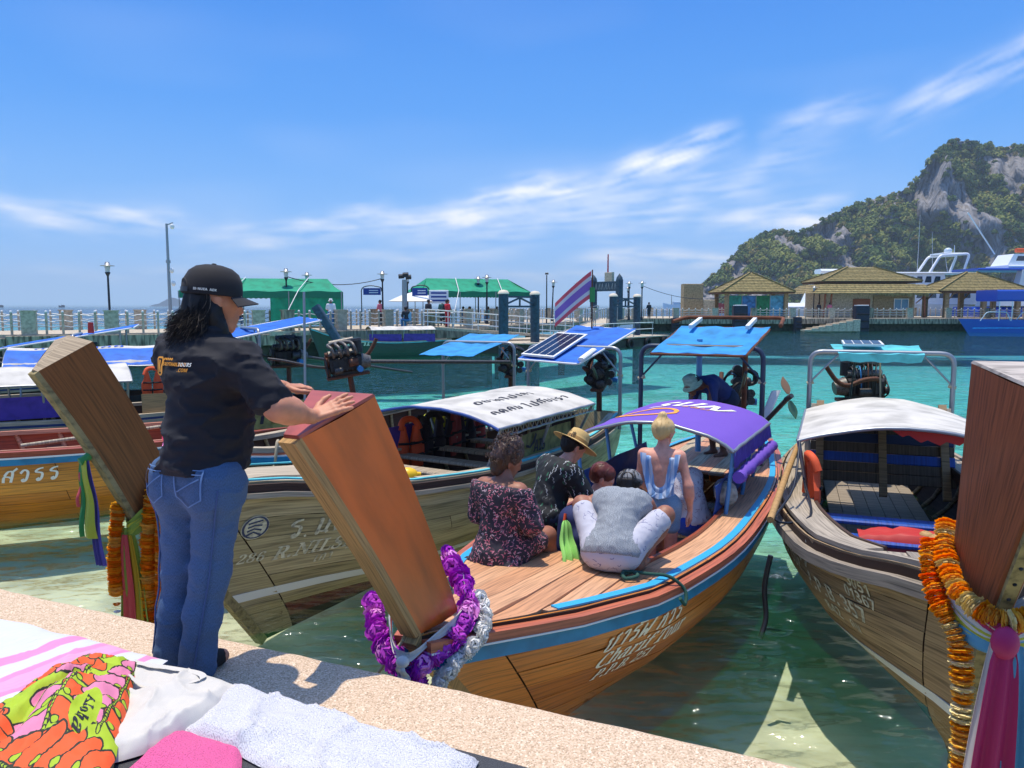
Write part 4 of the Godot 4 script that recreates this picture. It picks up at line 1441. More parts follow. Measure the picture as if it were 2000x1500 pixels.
func hull(h: Dictionary, o: Node) -> void:
	var ms: Array = h.planks
	for side in [1.0, -1.0]:
		var b := MB.new()
		var rows := []
		for i in 9:
			var row := PackedVector3Array()
			for j in 31:
				row.append(hull_p(h, j / 30.0, 0.02 + 0.98 * i / 8.0, side, -0.014))
			rows.append(row)
		b.grid(rows)
		part(o, "hull_side", b, h.seam)
	var tb := [0.0, 0.10, 0.22, 0.34, 0.46, 0.58, 0.70, 0.80, 0.90]
	var us: float = h.get("stemboard", 0.05)
	for side in [1.0, -1.0]:
		var seen: bool = side == h.near
		var k := 0
		if not seen:
			plank(h, o, "planking", ms[0], side, us, 1.0, 0.0, 1.0, 0.0, 24, 8)
		else:
			for i in tb.size() - 1:
				var cuts := [us, 0.30 + 0.13 * (i % 3), 0.62 + 0.1 * ((i + 1) % 3), 1.0]
				for c in 3:
					var m: Material = ms[(i * 2 + c * 3) % ms.size()]
					if h.has("boot") and tb[i] >= h.boot_t - 0.01:
						m = h.boot
					plank(h, o, "plank", m, side, cuts[c] + 0.0006, cuts[c + 1] - 0.0006, tb[i] + 0.0016, tb[i + 1] - 0.0016, 0.002 * ((i + c) % 2))
			if h.has("boot_line"):
				plank(h, o, "boot_line", h.boot_line, side, 0.0, 1.0, h.boot_t - 0.055, h.boot_t - 0.003, 0.006, 30, 2)
		plank(h, o, "stem_board", h.get("stem_mat", ms[0]), side, 0.0, us - 0.001, 0.0, 1.0, 0.003, 4, 10)
	var b := MB.new()
	var ring := PackedVector3Array()
	for i in 9:
		ring.append(hull_p(h, 1.0, i / 8.0, 1.0))
	for i in 9:
		ring.append(hull_p(h, 1.0, 1.0 - i / 8.0, -1.0))
	b.fan(ring)
	part(o, "transom", b, ms[0])
	b = MB.new()
	for i in 8:
		var a := hull_p(h, 0.0, i / 8.0, 0.0)
		var e := hull_p(h, 0.0, (i + 1) / 8.0, 0.0)
		b.bar(a - Vector3(0.012, 0, 0), e - Vector3(0.012, 0, 0), 0.09, 0.08)
	part(o, "stem", b, h.get("strip", ms[0]))
func inside(h: Dictionary, o: Node, m: Material, s0: float, s1: float, rib: Material, floor_m: Material) -> void:
	for side in [1.0, -1.0]:
		var b := MB.new()
		var rows := []
		for i in 6:
			var row := PackedVector3Array()
			for j in 25:
				var u: float = lerpf(s0, s1, j / 24.0) / h.len
				row.append(hull_p(h, u, 0.01 + 0.8 * i / 5.0, side, -0.05))
			rows.append(row)
		b.grid(rows)
		part(o, "lining", b, m)
		var n := int((s1 - s0) / 0.55)
		for k in n + 1:
			var u: float = (s0 + 0.1 + k * 0.55) / h.len
			if u > s1 / h.len:
				continue
			b = MB.new()
			var pa := PackedVector3Array()
			for i in 6:
				pa.append(hull_p(h, u, 0.02 + 0.7 * i / 5.0, side, -0.075))
			b.tube(pa, 0.032, 4)
			part(o, "rib", b, rib)
	var n := 9
	for k in n:
		var b := MB.new()
		var z0: float = -0.62 * h.half + 1.24 * h.half * k / n
		var z1: float = -0.62 * h.half + 1.24 * h.half * (k + 1) / n - 0.008
		var a := s0 + 0.9
		while half_at(h, a) * 0.52 < maxf(absf(z0), absf(z1)) - 0.02 and a < s1:
			a += 0.05
		b.box(Vector3((a + s1) * 0.5, 0.03, (z0 + z1) * 0.5), Vector3(s1 - a, 0.03, z1 - z0))
		part(o, "floor_board", b, floor_m)
func deck(h: Dictionary, o: Node, called: String, mm: Array, s0: float, s1: float, drop: float, w := 0.15, inset := 0.02) -> void:
	var n := int(ceil(h.half / w))
	for k in range(-n, n):
		var z0 := k * w + 0.002
		var z1 := (k + 1) * w - 0.002
		var lim := minf(absf(z0), absf(z1))
		var a := s0
		var found := false
		var top := PackedVector3Array()
		var bot := PackedVector3Array()
		for i in 29:
			var s := lerpf(s0, s1, i / 28.0)
			var e := half_at(h, s) - inset
			if e <= lim + 0.01:
				continue
			var y := gun(h, s) - drop + 0.03 * (1.0 - pow(minf(1.0, maxf(absf(z0), absf(z1)) / maxf(e, 0.05)), 2.0))
			top.append(Vector3(s, y, clampf(z0, -e, e)))
			bot.append(Vector3(s, y, clampf(z1, -e, e)))
		if top.size() < 2:
			continue
		var b := MB.new()
		slab(b, [top, bot], Vector3(0, -0.03, 0))
		part(o, called, b, mm[posmod(k * 3, mm.size())])
func thwart(h: Dictionary, o: Node, s: float, y: float, w: float, m: Material, called := "bench", inset := 0.07) -> void:
	var b := MB.new()
	var e := half_at(h, s) - inset
	b.bbox(Vector3(s, y, 0), Vector3(e * 2.0, 0.045, w), 0.015, Basis(Vector3.BACK, Vector3.UP, Vector3.LEFT))
	part(o, called, b, m)
func prow(h: Dictionary, o: Node, q: Dictionary) -> void:
	var rows := []
	var n := 12
	var l := []
	for i in n + 1:
		var v := float(i) / n
		var bow: float = q.get("curve", 0.0) * sin(PI * v)
		var f := Vector3(lerpf(q.s0, q.s1, v) + bow, lerpf(q.y0, q.y1, v), 0)
		var dp := lerpf(q.d0, q.d1, v)
		var ax := Vector3(cos(lerpf(q.get("a0", 0.15), q.a1, v)), sin(lerpf(q.get("a0", 0.15), q.a1, v)), 0)
		var wf := lerpf(q.f0, q.f1, v) * 0.5
		var wa := lerpf(q.w0, q.w1, v) * 0.5
		l.append([f + Vector3(0, 0, wf), f + ax * dp + Vector3(0, 0, wa), f + ax * dp - Vector3(0, 0, wa), f - Vector3(0, 0, wf)])
	var faces := [["side_board", 0, 1, q.m], ["back_board", 1, 2, q.m], ["side_board", 2, 3, q.m], ["front_board", 3, 0, q.m]]
	for fc in faces:
		var b := MB.new()
		var ra := PackedVector3Array()
		var rm := PackedVector3Array()
		var rb := PackedVector3Array()
		for i in n + 1:
			ra.append(l[i][fc[1]]); rb.append(l[i][fc[2]])
			var mid: Vector3 = (l[i][fc[1]] + l[i][fc[2]]) * 0.5
			if fc[0] == "side_board":
				mid += Vector3(0, 0, signf(mid.z) * q.get("belly", 0.012))
			rm.append(mid)
		b.grid([ra, rm, rb])
		part(o, fc[0], b, fc[3])
	var b := MB.new()
	var t: Array = l[n]
	var up: Vector3 = (t[1] - t[0]).cross(t[3] - t[0]).normalized()
	if up.y < 0:
		up = -up
	var cen: Vector3 = (t[0] + t[1] + t[2] + t[3]) * 0.25
	if q.has("peak"):
		var fm: Vector3 = (t[0] + t[3]) * 0.5
		var am: Vector3 = (t[1] + t[2]) * 0.5 + up * q.peak
		var cr: Vector3 = fm + up * q.peak * 0.4
		b.quad(t[0], cr, am, t[1])
		b.quad(cr, t[3], t[2], am)
		b.tri(t[1], am, t[2])
		b.tri(t[3], cr, t[0])
	else:
		var lo := PackedVector3Array()
		var hi := PackedVector3Array()
		for p in t:
			lo.append(cen + (p - cen) * 1.012)
			hi.append(cen + (p - cen) * 0.985 + up * 0.014)
		for k in 4:
			b.quad(lo[k], lo[(k + 1) % 4], hi[(k + 1) % 4], hi[k])
		b.quad(hi[0], hi[1], hi[2], hi[3])
	part(o, "prow_top", b, q.top)
	b = MB.new()
	var r0 := [PackedVector3Array(), PackedVector3Array(), PackedVector3Array(), PackedVector3Array()]
	for i in n + 1:
		var a: Vector3 = l[i][0]
		var e: Vector3 = l[i][3]
		var ax := ((l[i][1] - a) as Vector3)
		ax.z = 0
		ax = ax.normalized()
		var ww: float = q.get("strip_w", 0.004)
		r0[0].append(a + Vector3(0, 0, ww) + ax * 0.012)
		r0[1].append(a + Vector3(0, 0, ww) - ax * q.get("strip_d", 0.03))
		r0[2].append(e - Vector3(0, 0, ww) - ax * q.get("strip_d", 0.03))
		r0[3].append(e - Vector3(0, 0, ww) + ax * 0.012)
	for k in 3:
		b.grid([r0[k], r0[k + 1]])
	b.quad(r0[0][n], r0[1][n], r0[2][n], r0[3][n])
	part(o, "stem_strip", b, q.strip)
	for i in q.get("nails", 0):
		b = MB.new()
		var v: float = (i + 0.5) / q.nails * n
		var p: Vector3 = r0[1][int(v)].lerp(r0[2][int(v)], 0.5)
		b.ball(p, Vector3(0.012, 0.012, 0.012), Basis.IDENTITY, 6, 4)
		part(o, "nail", b, mats.steel_dark)
func canopy(h: Dictionary, o: Node, q: Dictionary) -> void:
	var rows := []
	var nz := noise(q.get("seed", 5), 1.1, 2)
	var ns: int = q.get("ns", 22)
	for i in ns + 1:
		var v := float(i) / ns
		var s := lerpf(q.s0, q.s1, v)
		var row := PackedVector3Array()
		for j in 21:
			var f := j / 10.0 - 1.0
			var half: float = lerpf(q.half, q.get("half1", q.half), v)
			var y := lerpf(q.ye, q.yc, pow(cos(f * PI * 0.5), q.get("pw", 0.75))) + lerpf(0.0, q.get("rise", 0.0), v)
			var sag := 0.0
			for w in q.get("bows", 3):
				pass
			sag = q.get("sag", 0.02) * pow(sin(v * PI * q.get("bows", 3)), 2.0) * (1.0 - f * f)
			row.append(Vector3(s + q.get("bulge", 0.0) * (1.0 - f * f) * (1.0 if v > 0.5 else -1.0) * absf(v - 0.5) * 2.0, y - sag + 0.012 * nz.get_noise_3d(s * 2.0, f * 2.0, 3.0), f * half))
		rows.append(row)
	var b := MB.new()
	slab(b, rows, Vector3(0, -0.008, 0))
	var cv := part(o, "canopy", b, q.m)
	var cols: Dictionary = q.get("panel", {})
	for j in [0, 20]:
		b = MB.new()
		var pa := PackedVector3Array()
		for r in rows:
			pa.append(r[j] + Vector3(0, -0.012, 0))
		b.tube(pa, 0.018, 6)
		part(o, "canopy_rail", b, mats.steel_grey)
	for i in [0, ns]:
		b = MB.new()
		var pa := PackedVector3Array()
		for p in rows[i]:
			pa.append(p + Vector3(0, -0.02, 0))
		b.tube(pa, 0.02, 6)
		part(o, "canopy_bow", b, q.get("bow_m", mats.steel_grey))
	var np: int = q.get("posts", 3)
	for k in np:
		var v := float(k) / (np - 1)
		var s := lerpf(q.s0 + 0.06, q.s1 - 0.06, v)
		for sd in [1.0, -1.0]:
			var half: float = lerpf(q.half, q.get("half1", q.half), v)
			var top := Vector3(s, q.ye + lerpf(0.0, q.get("rise", 0.0), v) - 0.02, sd * half * 0.99)
			var base := Vector3(s, gun(h, s) - 0.02, sd * (half_at(h, s) - q.get("post_in", 0.22)))
			b = MB.new()
			b.tube(pts([base, base.lerp(top, 0.5), top]), 0.021, 7)
			part(o, "canopy_post", b, q.get("post_m", mats.steel_grey))
	h["canopy_rows"] = rows
	if q.has("lacing"):
		for j in [20]:
			for i in range(0, ns):
				b = MB.new()
				var p0: Vector3 = rows[i][j]
				var p1: Vector3 = rows[i + 1][j]
				var dn := Vector3(0, -0.10, 0.0)
				b.tube(pts([p0, p0.lerp(p1, 0.5) + dn, p1]), 0.006, 4, false)
				part(cv, "lacing", b, mats.rope)
			b = MB.new()
			var pa := PackedVector3Array()
			for r in rows:
				pa.append(r[j] + Vector3(0, -0.105, -0.01))
			b.tube(pa, 0.014, 6)
			part(o, "lacing_rail", b, mats.steel_grey)
func canopy_p(h: Dictionary, v: float, f: float) -> Vector3:
	var rows: Array = h.canopy_rows
	var n := rows.size() - 1
	var a := clampf(v, 0, 0.9999) * n
	var c := clampf((f + 1.0) * 0.5, 0, 0.9999) * 20.0
	var i := int(a)
	var j := int(c)
	var p: Vector3 = (rows[i][j] as Vector3).lerp(rows[i][j + 1], c - j)
	var q: Vector3 = (rows[i + 1][j] as Vector3).lerp(rows[i + 1][j + 1], c - j)
	return p.lerp(q, a - i)
func stern_frame(h: Dictionary, o: Node, s: float, half: float, top: float, m: Material, lean := 0.0, zc := 0.0) -> void:
	var b := MB.new()
	var y := gun(h, s) - 0.1
	b.tube(rail_path([Vector3(s, y, zc - half), Vector3(s + lean, top, zc - half), Vector3(s + lean, top, zc + half), Vector3(s, y, zc + half)], 0.16, 6), 0.032, 8)
	part(o, "stern_frame", b, m)
	for sd in [-1.0, 1.0]:
		b = MB.new()
		b.tube(pts([Vector3(s + lean * 0.7, top - 0.42, zc + sd * half), Vector3(s + lean, top - 0.02, zc + sd * (half - 0.36))]), 0.014, 6)
		part(o, "frame_brace", b, m)
		b = MB.new()
		b.tube(pts([Vector3(s + lean * 0.7, top - 0.44, zc + sd * (half + 0.034)), Vector3(s + lean * 0.7, top - 0.41, zc + sd * (half - 0.05))]), 0.03, 6)
		part(o, "rope_lashing", b, mats.rope)
func tarp(o: Node, c: Array, m: Material, sag := 0.05, edge: Material = null) -> void:
	var rows := []
	for i in 11:
		var v := i / 10.0
		var row := PackedVector3Array()
		for j in 11:
			var u := j / 10.0
			var p: Vector3 = (c[0] as Vector3).lerp(c[1], u).lerp((c[3] as Vector3).lerp(c[2], u), v)
			p.y += -sag * sin(PI * v) * sin(PI * u) + 0.008 * sin(u * 19.0 + v * 7.0)
			row.append(p)
		rows.append(row)
	var b := MB.new()
	slab(b, rows, Vector3(0, -0.006, 0))
	part(o, "tarp", b, m)
	if edge:
		b = MB.new()
		var loop := [c[0], c[1], c[2], c[3], c[0]]
		var pa := rail_path(loop, 0.08, 3)
		var low := PackedVector3Array()
		for p in pa:
			low.append(p - Vector3(0, 0.02, 0))
		b.tube(low, 0.018, 6)
		part(o, "tarp_frame", b, edge)
func solar_panel(o: Node, c: Array, cells := Vector2i(4, 9)) -> void:
	var b := MB.new()
	var up: Vector3 = (c[1] - c[0]).cross(c[3] - c[0]).normalized()
	if up.y < 0:
		up = -up
	slab(b, [pts([c[0], c[1]]), pts([c[3], c[2]])], -up * 0.03)
	var p := part(o, "solar_panel", b, mats.white_paint)
	for i in cells.x:
		for j in cells.y:
			var f := func(u: float, v: float) -> Vector3: return ((c[0] as Vector3).lerp(c[1], u).lerp((c[3] as Vector3).lerp(c[2], u), v)) + up * 0.004
			var u0 := 0.04 + 0.92 * j / cells.y
			var u1 := 0.04 + 0.92 * (j + 0.90) / cells.y
			var v0 := 0.04 + 0.92 * i / cells.x
			var v1 := 0.04 + 0.92 * (i + 0.94) / cells.x
			b = MB.new()
			b.quad(f.call(u0, v0), f.call(u1, v0), f.call(u1, v1), f.call(u0, v1))
			part(p, "cell", b, mats.solar_cell)
var engine_kit := []
func engine(o: Node, at: Vector3, turn: float, flavour := 0, tilt := 0.0) -> void:
	var e := Node3D.new()
	e.name = numbered(o, "engine")
	o.add_child(e, true)
	e.position = at
	e.rotation = Vector3(0, turn, tilt)
	if engine_kit.is_empty():
		var add := func(called: String, b: MB, key: String) -> void: engine_kit.append([called, b.mesh(), key])
		var b := MB.new()
		b.bbox(Vector3(0, 0.20, 0), Vector3(0.52, 0.26, 0.26), 0.04)
		b.bbox(Vector3(0, 0.05, 0), Vector3(0.46, 0.10, 0.18), 0.03)
		for k in 5:
			b.bbox(Vector3(-0.2 + 0.1 * k, 0.2, 0), Vector3(0.025, 0.24, 0.29), 0.01)
		add.call("engine_block", b, "eng_black")
		b = MB.new()
		b.bbox(Vector3(0, 0.39, 0.02), Vector3(0.50, 0.12, 0.18), 0.045)
		b.cyl(Vector3(0.1, 0.44, 0.02), Vector3(0.1, 0.48, 0.02), 0.035, 0.03, 10)
		add.call("valve_cover", b, "eng_alu")
		for k in 4:
			b = MB.new()
			var x := -0.18 + 0.12 * k
			b.tube(curve([[x, 0.34, 0.12], [x, 0.38, 0.24], [x - 0.02, 0.5, 0.25], [x - 0.06, 0.56, 0.12], [-0.05, 0.58, 0.02]], 3), 0.026, 7)
			add.call("intake_pipe", b, "eng_alu")
		b = MB.new()
		b.cyl(Vector3(-0.2, 0.56, 0.0), Vector3(0.2, 0.58, 0.0), 0.06, 0.055, 10)
		add.call("plenum", b, "eng_alu")
		b = MB.new()
		b.tube(curve([[-0.15, 0.3, -0.14], [-0.1, 0.34, -0.24], [0.1, 0.32, -0.26], [0.3, 0.24, -0.24], [0.46, 0.3, -0.2], [0.62, 0.52, -0.18]], 4), 0.034, 8)
		add.call("exhaust_pipe", b, "eng_rust")
		for q in [[-0.29, 0.28, 0.02, 0.10], [-0.30, 0.10, 0.06, 0.075], [-0.29, 0.16, -0.12, 0.06], [-0.29, 0.40, 0.13, 0.05]]:
			b = MB.new()
			var c := Vector3(q[0], q[1], q[2])
			b.lathe([Vector2(0.0, -0.025), Vector2(q[3], -0.025), Vector2(q[3] * 0.86, 0.0), Vector2(q[3], 0.025), Vector2(0.0, 0.025)], 14, Transform3D(Basis(Vector3.BACK, PI / 2), c))
			add.call("pulley", b, "eng_steel")
		b = MB.new()
		b.tube(rail_path([[-0.31, 0.38, 0.02], [-0.31, 0.26, 0.14], [-0.31, 0.05, 0.13], [-0.31, 0.02, 0.02], [-0.31, 0.12, -0.18], [-0.31, 0.20, -0.18], [-0.31, 0.38, 0.02]], 0.05, 3), 0.012, 5)
		add.call("belt", b, "eng_black")
		for q in [[0.12, 0.22, 0.20, 0.065, 0.15], [-0.14, 0.12, 0.19, 0.055, 0.13], [0.05, 0.14, -0.2, 0.06, 0.16]]:
			b = MB.new()
			b.cyl(Vector3(q[0] - q[4] * 0.5, q[1], q[2]), Vector3(q[0] + q[4] * 0.5, q[1], q[2]), q[3], q[3] * 0.92, 12)
			add.call("alternator" if q[0] > 0.1 else "pump", b, "eng_steel")
		b = MB.new()
		b.cyl(Vector3(0.2, 0.10, 0.17), Vector3(0.2, 0.10, 0.30), 0.05, 0.05, 12)
		add.call("oil_filter", b, "eng_blue")
		b = MB.new()
		b.cyl(Vector3(0.24, 0.36, 0.05), Vector3(0.24, 0.56, 0.05), 0.085, 0.085, 14)
		b.cyl(Vector3(0.24, 0.56, 0.05), Vector3(0.24, 0.6, 0.05), 0.095, 0.08, 14)
		add.call("air_filter", b, "eng_black")
		b = MB.new()
		b.cyl(Vector3(0.26, 0.2, 0), Vector3(0.42, 0.17, 0), 0.15, 0.10, 14)
		add.call("bell_housing", b, "eng_alu")
		for k in 7:
			b = MB.new()
			var g := k * 0.9
			b.tube(curve([[-0.2 + 0.07 * k, 0.45, 0.05], [-0.15 + 0.06 * k, 0.52 + 0.03 * sin(g), -0.08], [-0.1 + 0.05 * k, 0.36, -0.19 - 0.02 * cos(g)], [0.05 * k - 0.12, 0.1, -0.16]], 3), 0.010, 4)
			add.call("hose", b, ["eng_black", "eng_black", "eng_rust", "eng_black", "eng_blue", "eng_black", "eng_steel"][k])
		b = MB.new()
		b.cyl(Vector3(0.4, 0.17, 0), Vector3(2.9, -0.28, 0), 0.036, 0.03, 8)
		add.call("tail_shaft", b, "eng_steel")
		b = MB.new()
		b.tube(curve([[-0.2, 0.16, 0.0], [-0.55, 0.26, 0.02], [-0.95, 0.42, 0.03], [-1.2, 0.5, 0.03]], 4), 0.022, 7)
		add.call("tiller", b, "eng_steel")
		b = MB.new()
		b.cyl(Vector3(0.05, -0.42, 0), Vector3(0.05, 0.02, 0), 0.05, 0.045, 10)
		b.bbox(Vector3(0.02, 0.0, 0), Vector3(0.7, 0.05, 0.22), 0.015)
		add.call("swivel_mount", b, "eng_rust")
	for k in engine_kit:
		var key: String = k[2]
		if flavour == 1 and k[0] in ["alternator", "pulley"]:
			key = "eng_rust"
		if flavour == 2 and key == "eng_alu":
			key = "eng_black"
		if flavour == 3 and k[0] in ["tail_shaft", "tiller"]:
			continue
		part(e, k[0], k[1], mats[key])
func propeller(o: Node, at: Vector3, axis: Vector3) -> void:
	var b := MB.new()
	b.cyl(at - axis * 0.06, at + axis * 0.06, 0.035, 0.03, 10)
	part(o, "hub", b, mats.eng_steel)
	var x := axis.cross(Vector3.UP).normalized()
	var y := x.cross(axis)
	for s in [1.0, -1.0]:
		b = MB.new()
		var rows := []
		for i in 8:
			var v := i / 7.0
			var wd := 0.085 * sin(PI * clampf(v * 0.9 + 0.08, 0, 1))
			var c = at + (y * s) * (0.04 + 0.24 * v)
			var tw := axis * 0.4 + x
			rows.append(pts([c - tw * wd, c + axis * 0.012 * s, c + tw * wd]))
		slab(b, rows, axis * 0.008)
		part(o, "blade", b, mats.eng_bronze if s > 0 else mats.eng_green)
const THAI := {
	"ช": "0.30,0.62 0.20,0.70 0.12,0.60 0.22,0.52 0.28,0.30 0.22,0.04 0.62,0.04 0.68,0.55 0.60,0.70 0.80,0.84",
	"ร": "0.62,0.90 0.34,0.84 0.22,0.66 0.62,0.54 0.66,0.20 0.52,0.04 0.42,0.14 0.54,0.22",
	"ฟ": "0.10,0.78 0.18,0.70 0.20,0.05 0.42,0.45 0.62,0.05 0.72,0.70 0.78,1.25",
	"ท": "0.12,0.72 0.20,0.78 0.24,0.66 0.22,0.05|0.22,0.40 0.42,0.78 0.62,0.74 0.66,0.05",
	"ว": "0.20,0.62 0.38,0.84 0.64,0.68 0.66,0.20 0.52,0.05 0.42,0.16 0.54,0.22",
	"า": "0.16,0.70 0.30,0.86 0.48,0.72 0.50,0.04",
	"น": "0.12,0.74 0.20,0.78 0.24,0.66 0.22,0.05 0.30,0.16 0.60,0.18 0.66,0.80|0.60,0.18 0.74,0.04",
	"ส": "0.18,0.50 0.34,0.80 0.62,0.72 0.66,0.05|0.22,0.06 0.18,0.42 0.44,0.44 0.62,0.34|0.58,0.74 0.84,1.0",
	"ด": "0.46,0.40 0.36,0.30 0.30,0.42 0.42,0.50 0.24,0.06 0.16,0.52 0.36,0.86 0.66,0.72 0.68,0.04",
	"ล": "0.20,0.50 0.36,0.84 0.64,0.74 0.68,0.05|0.24,0.05 0.16,0.36 0.40,0.46 0.64,0.36",
	"ม": "0.12,0.74 0.20,0.78 0.24,0.66 0.24,0.10 0.14,0.12 0.30,0.06 0.60,0.14 0.66,0.80",
	"ก": "0.22,0.04 0.22,0.56 0.14,0.66 0.36,0.86 0.62,0.74 0.64,0.04",
	"อ": "0.24,0.52 0.32,0.60 0.22,0.66 0.18,0.30 0.30,0.05 0.60,0.08 0.66,0.66 0.44,0.86 0.20,0.74",
	"ย": "0.26,0.80 0.16,0.66 0.30,0.56 0.20,0.40 0.22,0.06 0.60,0.06 0.66,0.80",
	"ป": "0.12,0.74 0.20,0.78 0.24,0.66 0.22,0.05 0.62,0.05 0.68,1.25",
	"ค": "0.46,0.36 0.36,0.44 0.24,0.06 0.16,0.52 0.38,0.86 0.66,0.72 0.68,0.04",
	"บ": "0.12,0.74 0.20,0.78 0.24,0.66 0.22,0.05 0.62,0.05 0.68,0.80",
	"เ": "0.30,0.84 0.30,0.10 0.40,0.04 0.44,0.14",
	"ไ": "0.10,1.20 0.26,1.34 0.36,1.10 0.36,0.06",
	"ี": "^-0.55,1.00 -0.30,1.18 0.0,1.02 -0.55,1.00|-0.02,1.02 -0.02,1.30",
	"ิ": "^-0.55,1.00 -0.30,1.18 0.0,1.02 -0.55,1.00",
	"ั": "^-0.48,1.02 -0.40,1.12 -0.20,1.00 0.05,1.26",
	"์": "^-0.35,1.10 -0.20,1.20 -0.10,1.06 -0.32,1.08|-0.14,1.16 0.02,1.36",
	".": "0.10,0.02 0.18,0.06", " ": ""}
func ribbon(b: MB, path: PackedVector2Array, w: float, place: Callable) -> void:
	var rows := [PackedVector3Array(), PackedVector3Array()]
	var n := path.size()
	for i in n:
		var d := (path[mini(i + 1, n - 1)] - path[maxi(i - 1, 0)]).normalized()
		var ww := w * (0.55 + 0.55 * absf(d.y))
		var q := Vector2(-d.y, d.x) * ww * 0.5
		var a := path[i] + q
		var c := path[i] - q
		rows[0].append(place.call(a.x, a.y))
		rows[1].append(place.call(c.x, c.y))
	b.grid(rows)
func thai(b: MB, text: String, size: float, slant: float, place: Callable, start := 0.0) -> float:
	var x := start
	for ch in text:
		var def: String = THAI.get(ch, "")
		var up := def.begins_with("^")
		for st in def.trim_prefix("^").split("|", false):
			var p2 := PackedVector2Array()
			var raw := []
			for q in st.split(" ", false):
				var xy := q.split(",")
				raw.append(Vector3(xy[0].to_float(), xy[1].to_float(), 0))
			var cv := curve(raw, 5) if raw.size() > 2 else pts(raw)
			for c in cv:
				p2.append(Vector2(x + (c.x + c.y * slant) * size * 0.95, c.y * size))
			ribbon(b, p2, size * 0.15, place)
		if not up:
			x += size * (0.40 if ch in ". " else (0.62 if ch in "าเไ" else 0.86))
	return x
var fonts := {}
func latin(b: MB, text: String, size: float, slant: float, place: Callable, start := 0.0, face := "Droid Sans", weight := 700) -> float:
	var fk := "%s%d" % [face, weight]
	if not fonts.has(fk):
		var f := SystemFont.new()
		f.font_names = PackedStringArray([face])
		f.font_weight = weight
		fonts[fk] = f
	var tm := TextMesh.new()
	tm.text = text
	tm.font = fonts[fk]
	tm.font_size = 64
	tm.pixel_size = size / 46.0
	tm.depth = 0.0
	tm.curve_step = 2.0
	tm.horizontal_alignment = HORIZONTAL_ALIGNMENT_LEFT
	tm.vertical_alignment = VERTICAL_ALIGNMENT_BOTTOM
	var a := tm.get_mesh_arrays() if tm.get_surface_count() else []
	if a.is_empty():
		return start
	var vs: PackedVector3Array = a[Mesh.ARRAY_VERTEX]
	var ix = a[Mesh.ARRAY_INDEX]
	var order: PackedInt32Array = ix if ix != null and ix.size() else PackedInt32Array(range(vs.size()))
	var lo := 1e9
	var hi := -1e9
	for q in vs:
		lo = minf(lo, q.x); hi = maxf(hi, q.x)
	var base := size * 0.29
	for i in range(0, order.size(), 3):
		var p := []
		for k in 3:
			var q := vs[order[i + k]]
			var y := q.y - base
			p.append(place.call(start + q.x - lo + y * slant, y))
		b.tri(p[0], p[1], p[2])
	return start + hi - lo
func on_hull(h: Dictionary, side: float, s_at: float, y_at: float, out := 0.008) -> Callable:
	return func(x: float, y: float) -> Vector3:
		var s := s_at + x * side
		var yy := y_at + y
		var u: float = s / h.len
		for k in 3:
			var gy := gun(h, u * h.len)
			var t := clampf((gy - yy) / (gy - KEEL), 0.0, 1.0)
			var s0 := stem_at(h, t)
			u = clampf((s - s0) / (h.len - 0.25 * t - s0), 0.0, 1.0)
		var gy2 := gun(h, u * h.len)
		return hull_p(h, u, clampf((gy2 - yy) / (gy2 - KEEL), 0.0, 1.0), side, out)
func vest_shape(parent: Node, body: Material, dark := true) -> void:
	for s in [-1.0, 1.0]:
		var b := MB.new()
		var rows := []
		for i in 8:
			var v := i / 7.0
			var row := PackedVector3Array()
			var inner := lerpf(0.015, 0.02, v) + 0.05 * smoothstep(0.45, 0.0, v)
			var outer := 0.19 - 0.05 * smoothstep(0.5, 0.2, v) + 0.03 * sin(v * 3.0)
			for j in 8:
				var u := j / 7.0
				row.append(Vector3(s * lerpf(inner, outer, u), -0.55 * v, 0.045 * sin(PI * clampf(u, 0.03, 0.97)) * (0.7 + 0.3 * sin(PI * v))))
			rows.append(row)
		slab(b, rows, Vector3(0, 0, -0.05))
		part(parent, "front_panel", b, body)
	var b := MB.new()
	b.tube(curve([[-0.15, -0.05, 0.0], [-0.10, 0.06, -0.03], [0.0, 0.09, -0.05], [0.10, 0.06, -0.03], [0.15, -0.05, 0.0]], 4), 0.045, 8)
	part(parent, "collar", b, body)
	for y in [-0.22, -0.38]:
		b = MB.new()
		b.tube(curve([[-0.19, y, 0.01], [-0.1, y, 0.058], [0.0, y - 0.005, 0.05], [0.1, y, 0.058], [0.19, y, 0.01]], 4), 0.017, 5)
		part(parent, "strap", b, mats.black_rubber)
		b = MB.new()
		b.bbox(Vector3(0, y, 0.066), Vector3(0.06, 0.04, 0.015), 0.005)
		part(parent, "buckle", b, mats.black_rubber)
func life_vest(label: String, at: Vector3, turn: float, m: Material, sc := 1.0, grp := "life vests hung on the boats") -> Node3D:
	var t := thing("life_vest", label, "life vest", at, turn, grp)
	vest_shape(t, m)
	t.scale = Vector3.ONE * sc
	return t
var blossom_mesh := {}
